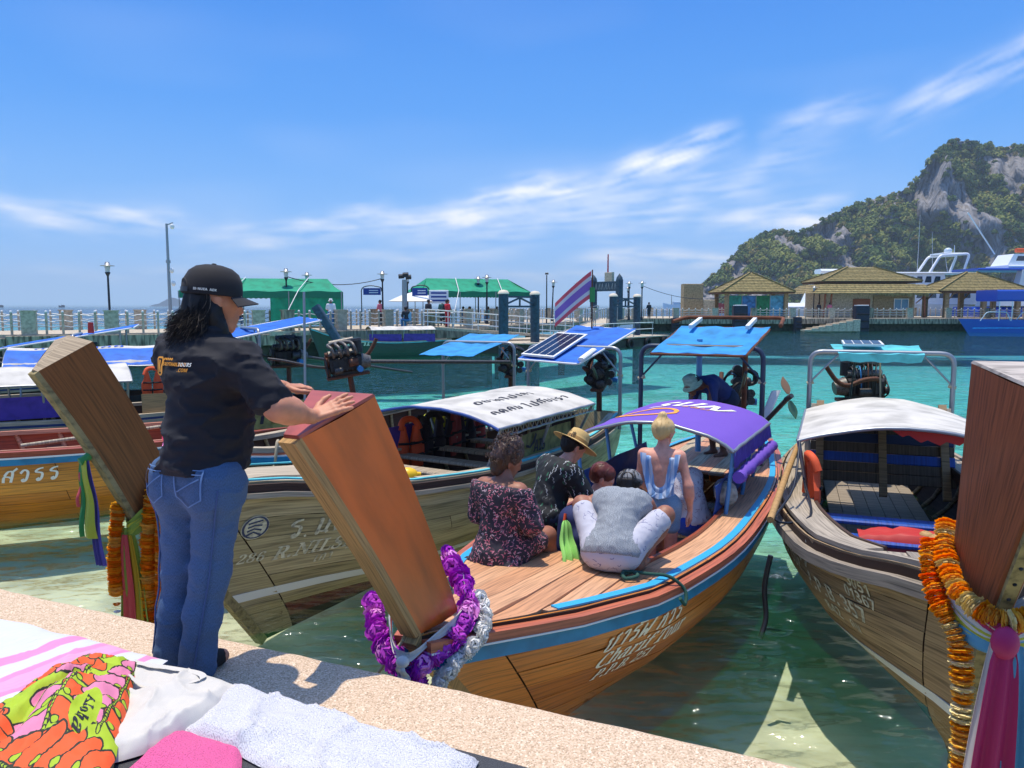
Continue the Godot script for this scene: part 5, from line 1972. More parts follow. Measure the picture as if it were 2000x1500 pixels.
func blossom(kind: int) -> ArrayMesh:
	if blossom_mesh.has(kind):
		return blossom_mesh[kind]
	var r := RandomNumberGenerator.new()
	r.seed = 90 + kind
	var b := MB.new()
	var layers := 6
	for l in layers:
		var n := 13 - l * 2
		for k in n:
			var g := TAU * (k + 0.5 * l + r.randf() * 0.3) / n
			var el := lerpf(-0.35, 1.3, float(l) / layers) + r.randf_range(-0.12, 0.12)
			var dir := Vector3(cos(g) * cos(el), sin(el), sin(g) * cos(el))
			var side := Vector3(-sin(g), 0, cos(g))
			var up := dir.cross(side)
			var len := r.randf_range(0.85, 1.1) * (1.0 - 0.09 * l)
			var w := 0.26 + 0.1 * r.randf()
			b.tint = g1(r.randf_range(0.78, 1.12))
			var p0 := dir * 0.25
			var p1 := dir * 0.7 + side * w + up * 0.08
			var p2 := dir * len + side * w * 0.7 - up * 0.16
			var p3 := dir * (len * 1.04) - side * w * 0.6 - up * 0.10
			var p4 := dir * 0.7 - side * w + up * 0.02
			b.tri(p0, p1, p4)
			b.quad(p1, p2, p3, p4)
	blossom_mesh[kind] = b.mesh()
	return blossom_mesh[kind]
func garland(t: Node3D, path: PackedVector3Array, r: float, ms: Array, step: float, squash := 0.6, loose := false) -> void:
	var acc := 0.0
	var n := 0
	for i in path.size() - 1:
		var a := path[i]
		var e := path[i + 1]
		var l := (e - a).length()
		while acc < l:
			var p := a.lerp(e, acc / l)
			var d := (e - a).normalized()
			var o := part(t, "blossom", blossom(n % 3), ms[(n * 7 + int(sin(n * 1.7) * 3.0) + 9) % ms.size()])
			var x := d.cross(Vector3(0.3, 0.2, 0.9)).normalized()
			var k := r * rng.randf_range(0.88, 1.12)
			o.transform = Transform3D(Basis(x, d, x.cross(d)).rotated(d, rng.randf() * TAU) * Basis.from_scale(Vector3(k, k * squash, k)), p)
			if loose:
				var jit := Vector3(rng.randf_range(-1, 1), rng.randf_range(-1, 1), rng.randf_range(-1, 1))
				o.transform = Transform3D(Basis(Quaternion(Vector3.UP, (jit + Vector3(0.1, 0.35, 0.9)).normalized())).rotated(Vector3.UP, rng.randf()) * Basis.from_scale(Vector3.ONE * k), p + jit * r * 0.35)
			n += 1
			acc += step
		acc -= l
func band(p: Node, called: String, path: PackedVector3Array, w: float, m: Material, seed := 0.0) -> void:
	var b := MB.new()
	var rows := []
	for r in 6:
		var row := PackedVector3Array()
		for i in path.size():
			var t := (path[mini(i + 1, path.size() - 1)] - path[maxi(i - 1, 0)]).normalized()
			var side := t.cross(Vector3.UP).normalized()
			var up := side.cross(t)
			var f := r / 5.0 - 0.5
			row.append(path[i] + up * f * w * (0.85 + 0.25 * sin(i * 0.7 + seed)) + side * (0.006 * sin(r * 2.6 + i * 0.5 + seed) + 0.012 * (0.25 - f * f)))
		rows.append(row)
	slab(b, rows, Vector3(0, -0.004, 0))
	part(p, called, b, m)
func sash(p: Node, called: String, a: Vector3, e: Vector3, w0: float, w1: float, across: Vector3, m: Material, folds := 2.0, ph := 0.0) -> MeshInstance3D:
	var b := MB.new()
	var rows := []
	var nrm := (e - a).cross(across).normalized()
	for i in 19:
		var v := i / 18.0
		var c := a.lerp(e, v)
		var w := lerpf(w0, w1, sqrt(v))
		var row := PackedVector3Array()
		for j in 13:
			var u := j / 12.0 - 0.5
			row.append(c + across * w * u + nrm * (0.18 * w * sin(u * TAU * folds + ph + v * 1.5) * (0.4 + 0.6 * v) + 0.01 * sin(v * 9.0 + ph)))
		rows.append(row)
	slab(b, rows, nrm * 0.004)
	return part(p, called, b, m)
func boat_xform(h: Dictionary) -> Transform3D:
	var a: Vector2 = h.a
	return Transform3D(Basis(Vector3(a.x, 0, a.y), Vector3.UP, Vector3(-a.y, 0, a.x)), Vector3(h.s.x, WATER, h.s.y))
func new_boat(h: Dictionary, label: String) -> Node3D:
	h.a = (h.a as Vector2).normalized()
	var t := thing("longtail_boat", label, "boat", Vector3(h.s.x, WATER, h.s.y), atan2(-h.a.y, h.a.x), "long-tail boats moored side by side")
	return t
func boat_w(h: Dictionary, s: float, y: float, z: float) -> Vector3:
	return boat_xform(h) * Vector3(s, y, z)
func boat_turn(h: Dictionary) -> float:
	return atan2(-h.a.y, h.a.x)
func boat_materials() -> void:
	var wood := func(key: String, c: Color, ro: float, coat: float, t := "grain", sc := Vector3(0.45, 1.7, 1.7)) -> void:
		mat(key, c, ro, {"tex": t, "uv": Vector3(sc.x, sc.y, 1), "coat": coat, "cr": 0.25, "bump": t, "bs": 0.03})
	wood.call("charif_a", rgb(226, 138, 46), 0.42, 0.35)
	wood.call("charif_b", rgb(216, 128, 40), 0.42, 0.35)
	wood.call("charif_c", rgb(204, 118, 36), 0.42, 0.35)
	wood.call("charif_red", rgb(158, 74, 40), 0.45, 0.3)
	mat("charif_prow", rgb(206, 94, 32), 0.33, {"tex": "mottle", "uv": Vector3(0.35, 2.0, 1), "coat": 0.45, "cr": 0.2})
	mat("charif_top", rgb(172, 80, 66), 0.42, {"tex": "mottle", "uv": 2.0, "coat": 0.3})
	wood.call("charif_deck", rgb(218, 166, 124), 0.6, 0.0)
	wood.call("charif_deck_b", rgb(208, 152, 110), 0.6, 0.0)
	wood.call("charif_rail", rgb(196, 108, 76), 0.5, 0.15)
	mat("strip_tan", rgb(188, 148, 92), 0.7, {"tex": "grain", "uv": Vector3(0.8, 3.0, 1)})
	mat("cyan_paint", rgb(58, 176, 226), 0.45, {"tex": "cloth", "uv": 3.0})
	mat("teal_paint", rgb(30, 134, 176), 0.45, {"tex": "mottle", "uv": 1.0})
	mat("line_white", rgb(226, 230, 226), 0.5)
	mat("letter_white", rgb(238, 238, 224), 0.6)
	mat("letter_faded", rgb(226, 222, 196), 0.75, {"tex": "stain", "tri": 3.0})
	mat("seam_dark", rgb(52, 32, 18), 0.9)
	wood.call("old_a", rgb(192, 178, 136), 0.9, 0.0, "grain_old", Vector3(0.4, 1.2, 1))
	wood.call("old_b", rgb(178, 164, 122), 0.9, 0.0, "grain_old", Vector3(0.4, 1.2, 1))
	wood.call("old_c", rgb(204, 188, 146), 0.9, 0.0, "grain_old", Vector3(0.4, 1.2, 1))
	wood.call("old_deck", rgb(194, 178, 152), 0.9, 0.0, "grain_old", Vector3(0.4, 1.2, 1))
	wood.call("old_deck_b", rgb(178, 162, 138), 0.9, 0.0, "grain_old", Vector3(0.4, 1.2, 1))
	wood.call("grey_a", rgb(178, 150, 112), 0.85, 0.0, "grain_old", Vector3(0.4, 1.2, 1))
	wood.call("grey_b", rgb(162, 136, 102), 0.85, 0.0, "grain_old", Vector3(0.4, 1.2, 1))
	wood.call("grey_c", rgb(190, 162, 122), 0.85, 0.0, "grain_old", Vector3(0.4, 1.2, 1))
	wood.call("grey_deck", rgb(176, 164, 146), 0.9, 0.0, "grain_old", Vector3(0.4, 1.2, 1))
	wood.call("grey_deck_b", rgb(158, 146, 130), 0.9, 0.0, "grain_old", Vector3(0.4, 1.2, 1))
	mat("old_prow", rgb(132, 80, 40), 0.5, {"tex": "grain_old", "uv": Vector3(0.4, 1.6, 1), "coat": 0.25, "cr": 0.3})
	mat("old_prow_top", rgb(196, 174, 142), 0.85, {"tex": "grain_old", "uv": 2.0})
	mat("grey_prow", rgb(158, 86, 56), 0.6, {"tex": "grain_old", "uv": Vector3(0.4, 1.8, 1), "coat": 0.15})
	mat("grey_prow_top", rgb(190, 180, 170), 0.9, {"tex": "stain", "uv": 2.6, "bump": "stain", "bs": 0.4})
	mat("strip_olive", rgb(164, 148, 100), 0.8, {"tex": "stain", "uv": 2.0})
	mat("boot_red", rgb(120, 40, 32), 0.8, {"tex": "stain", "uv": 1.5})
	mat("boot_teal", rgb(28, 112, 132), 0.7, {"tex": "mottle", "uv": 1.5})
	wood.call("gold_a", rgb(226, 150, 40), 0.4, 0.35)
	wood.call("gold_b", rgb(216, 140, 36), 0.4, 0.35)
	wood.call("gold_c", rgb(206, 130, 34), 0.4, 0.35)
	wood.call("red_wood", rgb(170, 78, 46), 0.55, 0.1)
	wood.call("pink_wood", rgb(214, 156, 122), 0.7, 0.0)
	wood.call("black_hull", rgb(30, 32, 36), 0.5, 0.1)
	wood.call("green_hull", rgb(26, 62, 52), 0.5, 0.2)
	wood.call("dark_lining", rgb(74, 52, 40), 0.85, 0.0)
	wood.call("blue_bench", rgb(34, 84, 178), 0.4, 0.2)
	mat("navy_paint", rgb(34, 54, 96), 0.5)
	mat("canvas_white", rgb(206, 202, 192), 0.85, {"tex": "mottle", "uv": 0.5, "back": Color(0.35, 0.34, 0.32), "normal": "fold", "ns": 0.25})
	mat("canvas_blue", rgb(34, 112, 214), 0.7, {"tex": "mottle", "uv": 0.9, "back": Color(0.08, 0.3, 0.6), "normal": "fold", "ns": 0.25})
	mat("canvas_sky", rgb(52, 160, 226), 0.7, {"tex": "mottle", "uv": 0.9, "back": Color(0.12, 0.45, 0.7), "normal": "fold", "ns": 0.25})
	mat("canvas_aqua", rgb(96, 206, 214), 0.7, {"tex": "mottle", "uv": 0.9, "back": Color(0.25, 0.6, 0.6)})
	mat("canvas_purple", rgb(122, 84, 196), 0.75, {"tex": "cloth", "uv": 4.0, "back": Color(0.2, 0.12, 0.4), "normal": "fold", "ns": 0.35})
	mat("sheet_purple", rgb(84, 58, 150), 0.8, {"tex": "mottle", "uv": 1.0, "normal": "fold", "ns": 0.8})
	mat("sheet_olive", rgb(150, 148, 84), 0.8, {"tex": "stain", "uv": 1.0})
	mat("sheet_blue", rgb(40, 78, 150), 0.6, {"tex": "mottle", "uv": 1.0, "normal": "fold", "ns": 0.8})
	mat("letter_black", rgb(30, 30, 44), 0.7)
	mat("letter_orange", rgb(240, 160, 40), 0.6)
	mat("letter_blue", rgb(40, 84, 190), 0.6)
	mat("solar_cell", rgb(26, 30, 52), 0.18, {"spec": 0.6})
	mat("eng_black", rgb(34, 32, 32), 0.5, {"tex": "stain", "tri": 5.0})
	mat("eng_alu", rgb(116, 112, 106), 0.5, {"metal": 0.5, "tex": "stain", "tri": 5.0})
	mat("eng_steel", rgb(86, 84, 82), 0.45, {"metal": 0.5, "tex": "stain", "tri": 5.0})
	mat("eng_rust", rgb(104, 62, 40), 0.75, {"tex": "stain", "tri": 5.0})
	mat("eng_blue", rgb(40, 120, 180), 0.45)
	mat("eng_bronze", rgb(150, 112, 76), 0.5, {"metal": 0.3})
	mat("eng_green", rgb(54, 92, 62), 0.5, {"metal": 0.2})
	mat("frame_navy", rgb(36, 52, 74), 0.45)
	mat("post_blue", rgb(92, 150, 196), 0.5)
	mat("vest_orange", rgb(236, 92, 44), 0.75, {"tex": "cloth", "tri": 6.0})
	mat("vest_dark", rgb(52, 40, 46), 0.8, {"tex": "cloth", "tri": 6.0})
	mat("vest_lime", rgb(186, 186, 40), 0.75, {"tex": "cloth", "tri": 6.0})
	mat("vest_red", rgb(170, 66, 60), 0.75, {"tex": "cloth", "tri": 6.0})
	mat("marigold", rgb(250, 166, 22), 0.95, {"vc": true, "spec": 0.2, "back": Color(1.0, 0.56, 0.04)})
	mat("marigold_b", rgb(252, 196, 40), 0.95, {"vc": true, "spec": 0.2, "back": Color(1.0, 0.68, 0.08)})
	mat("marigold_c", rgb(252, 216, 96), 0.95, {"vc": true, "spec": 0.2, "back": Color(1.0, 0.76, 0.2)})
	mat("marigold_pale", rgb(248, 230, 164), 0.95, {"vc": true, "back": Color(0.5, 0.42, 0.2)})
	mat("petal_purple", rgb(206, 84, 214), 0.95, {"vc": true, "spec": 0.2, "back": Color(0.7, 0.12, 0.75)})
	mat("petal_violet", rgb(178, 52, 196), 0.95, {"vc": true, "spec": 0.2, "back": Color(0.5, 0.06, 0.6)})
	mat("petal_lilac", rgb(236, 150, 226), 0.95, {"vc": true, "back": Color(0.45, 0.2, 0.42)})
	mat("petal_white", rgb(240, 240, 236), 0.95, {"vc": true, "spec": 0.2, "back": Color(0.7, 0.7, 0.7)})
	mat("petal_pink", rgb(236, 70, 120), 0.75, {"vc": true, "back": Color(0.5, 0.06, 0.16)})
	for q in [["pink", 196, 34, 104], ["coral", 236, 88, 92], ["lime", 160, 186, 70], ["gold", 212, 172, 28], ["violet", 84, 74, 166], ["green", 58, 150, 76], ["sky", 96, 176, 214], ["white", 226, 224, 220], ["red", 196, 44, 40], ["yellow", 206, 206, 62], ["maroon", 110, 28, 40]]:
		mat("sash_" + q[0], rgb(q[1], q[2], q[3]), 0.6, {"tex": "cloth", "uv": 6.0, "rim": 0.3, "back": rgb(q[1], q[2], q[3]).srgb_to_linear() * 0.5})
	mat("float_white", rgb(214, 204, 182), 0.6, {"tex": "stain", "tri": 2.0})
	mat("float_blue", rgb(40, 78, 140), 0.55, {"tex": "stain", "tri": 2.0})
func trims(h: Dictionary, o: Node, side: float, list: Array) -> void:
	for q in list:
		part(o, q[0], sweep_box(h, side, q[2], q[3], q[4], q[5], q[6], q[7]), mats[q[1]])
func build_boats() -> void:
	boat_materials()
	boat_charif()
	boat_nils()
	boat_right()
	boat_gold()
	boats_behind()
	boat_pier()
var HC := {}
func boat_charif() -> void:
	HC = {"s": Vector2(-0.507, -3.75), "a": Vector2(0.45, -0.893), "len": 8.7, "half": 1.0, "rake": 0.95, "g": [0, 1.02, 0.5, 0.95, 1.0, 0.88, 1.9, 0.79, 4.4, 0.70, 6.5, 0.70, 8.7, 0.76],
		"near": 1.0, "stemboard": 0.045}
	var h := HC
	var o := new_boat(h, "varnished orange-brown boat with purple canopy and tall wedge prow, carrying tourists")
	h.planks = [mats.charif_a, mats.charif_b, mats.charif_c]
	h.seam = mats.seam_dark
	h.strip = mats.strip_tan
	hull(h, o)
	inside(h, o, mats.charif_red, 1.2, 8.4, mats.charif_rail, mats.old_deck)
	deck(h, o, "deck_plank", [mats.charif_deck, mats.charif_deck_b], 0.12, 2.15, -0.005, 0.17, 0.03)
	deck(h, o, "aft_deck_plank", [mats.pink_wood, mats.old_deck], 6.0, 8.65, 0.02, 0.17, 0.03)
	var b := MB.new()
	b.bbox(Vector3(2.16, 0.66, 0), Vector3(1.5, 0.22, 0.03), 0.01, Basis(Vector3.BACK, Vector3.UP, Vector3.LEFT))
	part(o, "bulkhead", b, mats.charif_red)
	for side in [1.0, -1.0]:
		trims(h, o, side, [
			["side_deck", "charif_deck", 1.9, 6.2, -0.30, -0.015, -0.035, 0.0],
			["coaming", "charif_red", 1.9, 6.2, -0.33, -0.30, -0.16, 0.03],
			["cyan_stripe", "cyan_paint", 0.9 if side > 0 else 1.2, 8.6, -0.085, -0.02, 0.0, 0.012],
			["groove", "seam_dark", 0.02, 8.6, -0.018, 0.006, -0.05, -0.004],
			["rail", "charif_rail", 0.02, 8.6, 0.0, 0.075, -0.075, -0.022],
			["white_line", "line_white", 0.02, 8.6, 0.0, 0.081, -0.085, -0.076],
			["rub_strake", "teal_paint", 0.02, 8.6, 0.0, 0.055, -0.175, -0.086]])
	for s in [2.9, 4.3, 5.4]:
		thwart(h, o, s, 0.44, 0.26, mats.old_deck_b, "bench", 0.2)
	b = MB.new()
	b.bbox(Vector3(2.34, 0.30, 0.0), Vector3(1.25, 0.03, 0.30), 0.01, Basis(Vector3.BACK, Vector3.UP, Vector3.LEFT))
	part(o, "step", b, mats.cyan_paint)
	prow(h, o, {"s0": 0.0, "y0": 1.03, "s1": -0.82, "y1": 2.157, "z1": 0.0, "d0": 0.29, "d1": 0.35, "a0": 0.1, "a1": 0.42, "f0": 0.085, "f1": 0.08, "w0": 0.20, "w1": 0.34, "m": mats.charif_prow, "top": mats.charif_top, "strip": mats.strip_tan, "strip_d": 0.035, "belly": 0.015, "curve": 0.02})
	canopy(h, o, {"s0": 4.15, "s1": 6.1, "half": 0.80, "half1": 0.84, "ye": 1.34, "yc": 1.56, "pw": 0.7, "m": mats.canvas_purple, "posts": 3, "bows": 2, "sag": 0.015, "post_m": mats.post_blue, "post_in": 0.27})
	b = MB.new()
	var place := func(x: float, y: float) -> Vector3: return canopy_p(h, 0.40 + y, x) + Vector3(0, 0.006, 0)
	var loop := PackedVector2Array()
	for k in 33:
		var g := TAU * k / 32.0
		loop.append(Vector2(-0.30 + 0.36 * cos(g) * (1.0 if cos(g) > 0 else 1.25), 0.115 * sin(g) * (1.0 if cos(g) > 0 else 1.0 - 0.75 * absf(cos(g)))))
	ribbon(b, loop, 0.055, place)
	part(o, "canopy_emblem", b, mats.letter_orange)
	b = MB.new()
	place = func(x: float, y: float) -> Vector3: return canopy_p(h, 0.66 + y * 0.5, x) + Vector3(0, 0.006, 0)
	latin(b, "SUN", 0.36, 0.5, place, -0.52, "Droid Sans")
	part(o, "canopy_word", b, mats.letter_white)
	b = MB.new()
	place = func(x: float, y: float) -> Vector3: return canopy_p(h, 0.60 + y * 0.5, x) + Vector3(0, 0.0065, 0)
	thai(b, "รอบ", 0.16, 0.2, place, -0.05)
	part(o, "canopy_small_word", b, mats.letter_orange)
	b = MB.new()
	var r0 := PackedVector3Array()
	var r1 := PackedVector3Array()
	for i in 81:
		var v := i / 80.0
		var p := canopy_p(h, v, 1.0)
		r0.append(p + Vector3(0, -0.01, 0.004))
		r1.append(p + Vector3(0, -0.17, 0.012 + 0.02 * sin(i * 1.9)))
	b.grid([r0, r1])
	part(o, "valance", b, mats.sheet_purple)
	b = MB.new()
	var pa := PackedVector3Array()
	var rr := []
	for i in 25:
		var v := i / 24.0
		pa.append(canopy_p(h, v, 1.0) + Vector3(0.02, -0.26, 0.05))
		rr.append(0.058 + 0.012 * sin(i * 2.3) - (0.02 if i % 6 == 3 else 0.0))
	b.tube(pa, rr, 10)
	part(o, "rolled_curtain", b, mats.canvas_purple)
	for sd in [-1.0, 1.0]:
		b = MB.new()
		var rows := []
		for i in 7:
			var row := PackedVector3Array()
			for j in 13:
				var s := lerpf(4.0, 6.1, j / 12.0)
				row.append(Vector3(s, lerpf(gun(h, s) + 0.30, gun(h, s) - 0.12, i / 6.0), sd * (half_at(h, s) - 0.33 + 0.015 * sin(j * 1.2 + i))))
			rows.append(row)
		slab(b, rows, Vector3(0, 0, -0.006))
		part(o, "weather_cloth", b, mats.sheet_blue)
	stern_frame(h, o, 6.75, 0.78, 2.16, mats.frame_navy, 0.0, -0.13)
	b = MB.new()
	b.tube(pts([Vector3(7.05, 0.75, -0.20), Vector3(7.0, 2.25, -0.20)]), 0.038, 8)
	part(o, "tarp_post", b, mats.post_blue)
	b = MB.new()
	b.tube(pts([Vector3(7.5, 0.8, 0.30), Vector3(7.4, 2.3, 0.32)]), 0.035, 8)
	part(o, "tarp_post", b, mats.rust)
	tarp(o, [Vector3(6.35, 2.10, -0.66), Vector3(6.35, 2.10, 0.50), Vector3(7.6, 2.40, 0.60), Vector3(7.6, 2.40, -0.60)], mats.canvas_sky, 0.03, mats.rust)
	for z in [-0.4, 0.35]:
		b = MB.new()
		b.bar(Vector3(7.3, 2.40, z), Vector3(7.9, 2.50, z), 0.05, 0.05)
		part(o, "tarp_batten", b, mats.white_paint)
	b = MB.new()
	b.tube(rail_path([Vector3(7.7, 2.46, -0.75), Vector3(7.95, 2.52, -0.62), Vector3(7.95, 2.52, 0.72), Vector3(7.5, 2.42, 0.74)], 0.1), 0.028, 6)
	part(o, "rolled_cover", b, mats.rust)
	engine(o, Vector3(8.05, 1.22, 0.10), 0.25, 2, -0.1)
	b = MB.new()
	b.cyl(Vector3(7.35, 1.05, 0.52), Vector3(6.85, 1.52, 0.92), 0.03, 0.03, 8)
	part(o, "spare_shaft", b, mats.eng_steel)
	propeller(o, Vector3(6.80, 1.56, 0.96), Vector3(-0.62, 0.5, 0.6).normalized())
	b = MB.new()
	b.bbox(Vector3(7.4, 1.28, 0.62), Vector3(0.62, 0.06, 0.12), 0.02, Basis(Vector3(0.25, 0.9, 0.3).normalized(), Vector3(-0.9, 0.3, 0.2).normalized(), Vector3(0, 0.1, 1).normalized()))
	part(o, "white_batten", b, mats.white_paint)
	b = MB.new()
	thai(b, "ชารีฟ ทัวร์", 0.135, 0.28, on_hull(h, 1.0, 1.44, 0.42))
	latin(b, "Charif Tour", 0.115, 0.3, on_hull(h, 1.0, 1.46, 0.275), 0.0, "Droid Serif")
	latin(b, "P.P.B. 251", 0.085, 0.3, on_hull(h, 1.0, 1.52, 0.165), 0.0, "Droid Serif")
	part(o, "hull_name", b, mats.letter_white)
	var t := thing("fender_float", "blue and white foam fender lying on the near boat's side deck", "fender", boat_w(h, 4.45, 0.86, 0.68), boat_turn(h) + 0.25)
	b = MB.new()
	b.lathe([Vector2(0.0, -0.17), Vector2(0.08, -0.165), Vector2(0.11, -0.13), Vector2(0.112, 0.0)], 18, Transform3D(Basis(Vector3.BACK, PI / 2), Vector3.ZERO))
	part(t, "white_half", b, mats.float_white)
	b = MB.new()
	b.lathe([Vector2(0.113, -0.005), Vector2(0.113, 0.12), Vector2(0.085, 0.16), Vector2(0.03, 0.165), Vector2(0.03, 0.2), Vector2(0.0, 0.2)], 18, Transform3D(Basis(Vector3.BACK, PI / 2), Vector3.ZERO))
	part(t, "blue_half", b, mats.float_blue)
	t.rotation.y += PI
	for q in [[[[1.80, 0.83, 0.50], [1.86, 0.85, 0.56], [1.80, 0.85, 0.62], [1.74, 0.84, 0.55], [1.82, 0.86, 0.52], [1.90, 0.84, 0.66], [1.94, 0.83, 0.80], [1.98, 0.74, 0.90], [1.92, 0.66, 0.92], [1.86, 0.72, 0.90]], "dark green mooring rope coiled over the near boat's cyan edge"], [[[1.35, 0.92, -0.58], [1.2, 0.96, -0.5], [1.0, 0.94, -0.46], [0.85, 0.95, -0.28], [0.6, 0.99, -0.2]], "grey green rope lying on the near boat's foredeck behind the prow"]]:
		b = MB.new()
		var w := PackedVector3Array()
		for p in curve(q[0], 6):
			w.append(boat_xform(h) * p)
		b.tube(w, 0.013, 6)
		single("mooring_rope", q[1], "rope", b, mats.rope_green, Vector3.ZERO, 0, "ropes")
	t = thing("flower_garland", "purple and magenta petal garland looped round the near boat's prow", "garland", Vector3.ZERO, 0, "garlands on the prows")
	var xf := boat_xform(h)
	var gp := PackedVector3Array()
	for p in curve([[0.52, 1.27, -0.12], [0.46, 1.20, 0.02], [0.38, 1.11, 0.10], [0.30, 1.06, 0.17], [0.20, 0.99, 0.17], [0.08, 0.92, 0.11], [-0.05, 0.87, 0.04], [-0.06, 0.90, -0.06], [0.0, 0.97, -0.19], [0.10, 1.03, -0.31], [0.2, 1.07, -0.38]], 5):
		gp.append(xf * (p as Vector3))
	garland(t, gp, 0.058, [mats.petal_purple, mats.petal_violet, mats.petal_purple, mats.petal_lilac], 0.026, 0.8, true)
	gp = PackedVector3Array()
	for p in curve([[-0.06, 0.88, 0.03], [-0.05, 0.82, 0.03], [-0.02, 0.74, 0.04], [0.0, 0.60, 0.04]], 4):
		gp.append(xf * p)
	garland(t, gp, 0.066, [mats.petal_violet, mats.petal_purple, mats.petal_violet], 0.022, 0.8, true)
	t = thing("white_garland", "white petal garland hanging beside the purple one on the near prow", "garland", Vector3.ZERO, 0, "garlands on the prows")
	gp = PackedVector3Array()
	for p in curve([[0.42, 1.10, 0.16], [0.36, 1.03, 0.22], [0.26, 0.95, 0.24], [0.12, 0.85, 0.17], [0.06, 0.76, 0.12], [0.08, 0.62, 0.10]], 5):
		gp.append(xf * p)
	garland(t, gp, 0.045, [mats.petal_white], 0.022, 0.8, true)
	t = thing("prow_sash", "white, red and blue sash knotted round the foot of the near prow", "sash", Vector3.ZERO, 0, "sashes on the prows")
	for q in [["sash_white", 0.0, 0.02], ["sash_red", -0.034, 0.012], ["sash_sky", -0.066, 0.005]]:
		b = MB.new()
		gp = PackedVector3Array()
		for p in curve([[0.44, 1.20, 0.03], [0.34, 1.10, 0.10], [0.20, 1.05, 0.12], [0.04, 0.99, 0.07], [-0.085, 0.95, 0.01], [0.0, 1.02, -0.11], [0.15, 1.08, -0.22]], 5):
			gp.append(xf * (p + Vector3(-0.01, q[1], q[2] * signf(p.z + 0.001))))
		band(t, "wrap", gp, 0.045, mats[q[0]], q[1] * 90.0)
	b = MB.new()
	b.ball(xf * Vector3(-0.115, 0.93, 0.02), Vector3(0.035, 0.03, 0.035))
	part(t, "knot", b, mats.sash_white)
	sash(t, "tail", xf * Vector3(-0.125, 0.92, 0.02), xf * Vector3(-0.13, 0.80, 0.03), 0.03, 0.09, xf.basis.z, mats.sash_white, 1.0)
	b = MB.new()
	gp = curve([xf * Vector3(-0.03, 1.0, -0.03), xf * Vector3(-0.10, 0.55, -0.35), xf * Vector3(0.10, 0.18, -0.62), xf * Vector3(0.25, -0.02, -0.78), Vector3(-1.6, WATER + 0.0, -5.55), Vector3(-2.2, WATER - 0.01, -5.85)], 6)
	b.tube(gp, 0.009, 5)
	single("bow_line", "thin pale line trailing from the near prow into the green water", "rope", b, mats.rope, Vector3.ZERO, 0, "ropes")
var HN := {}
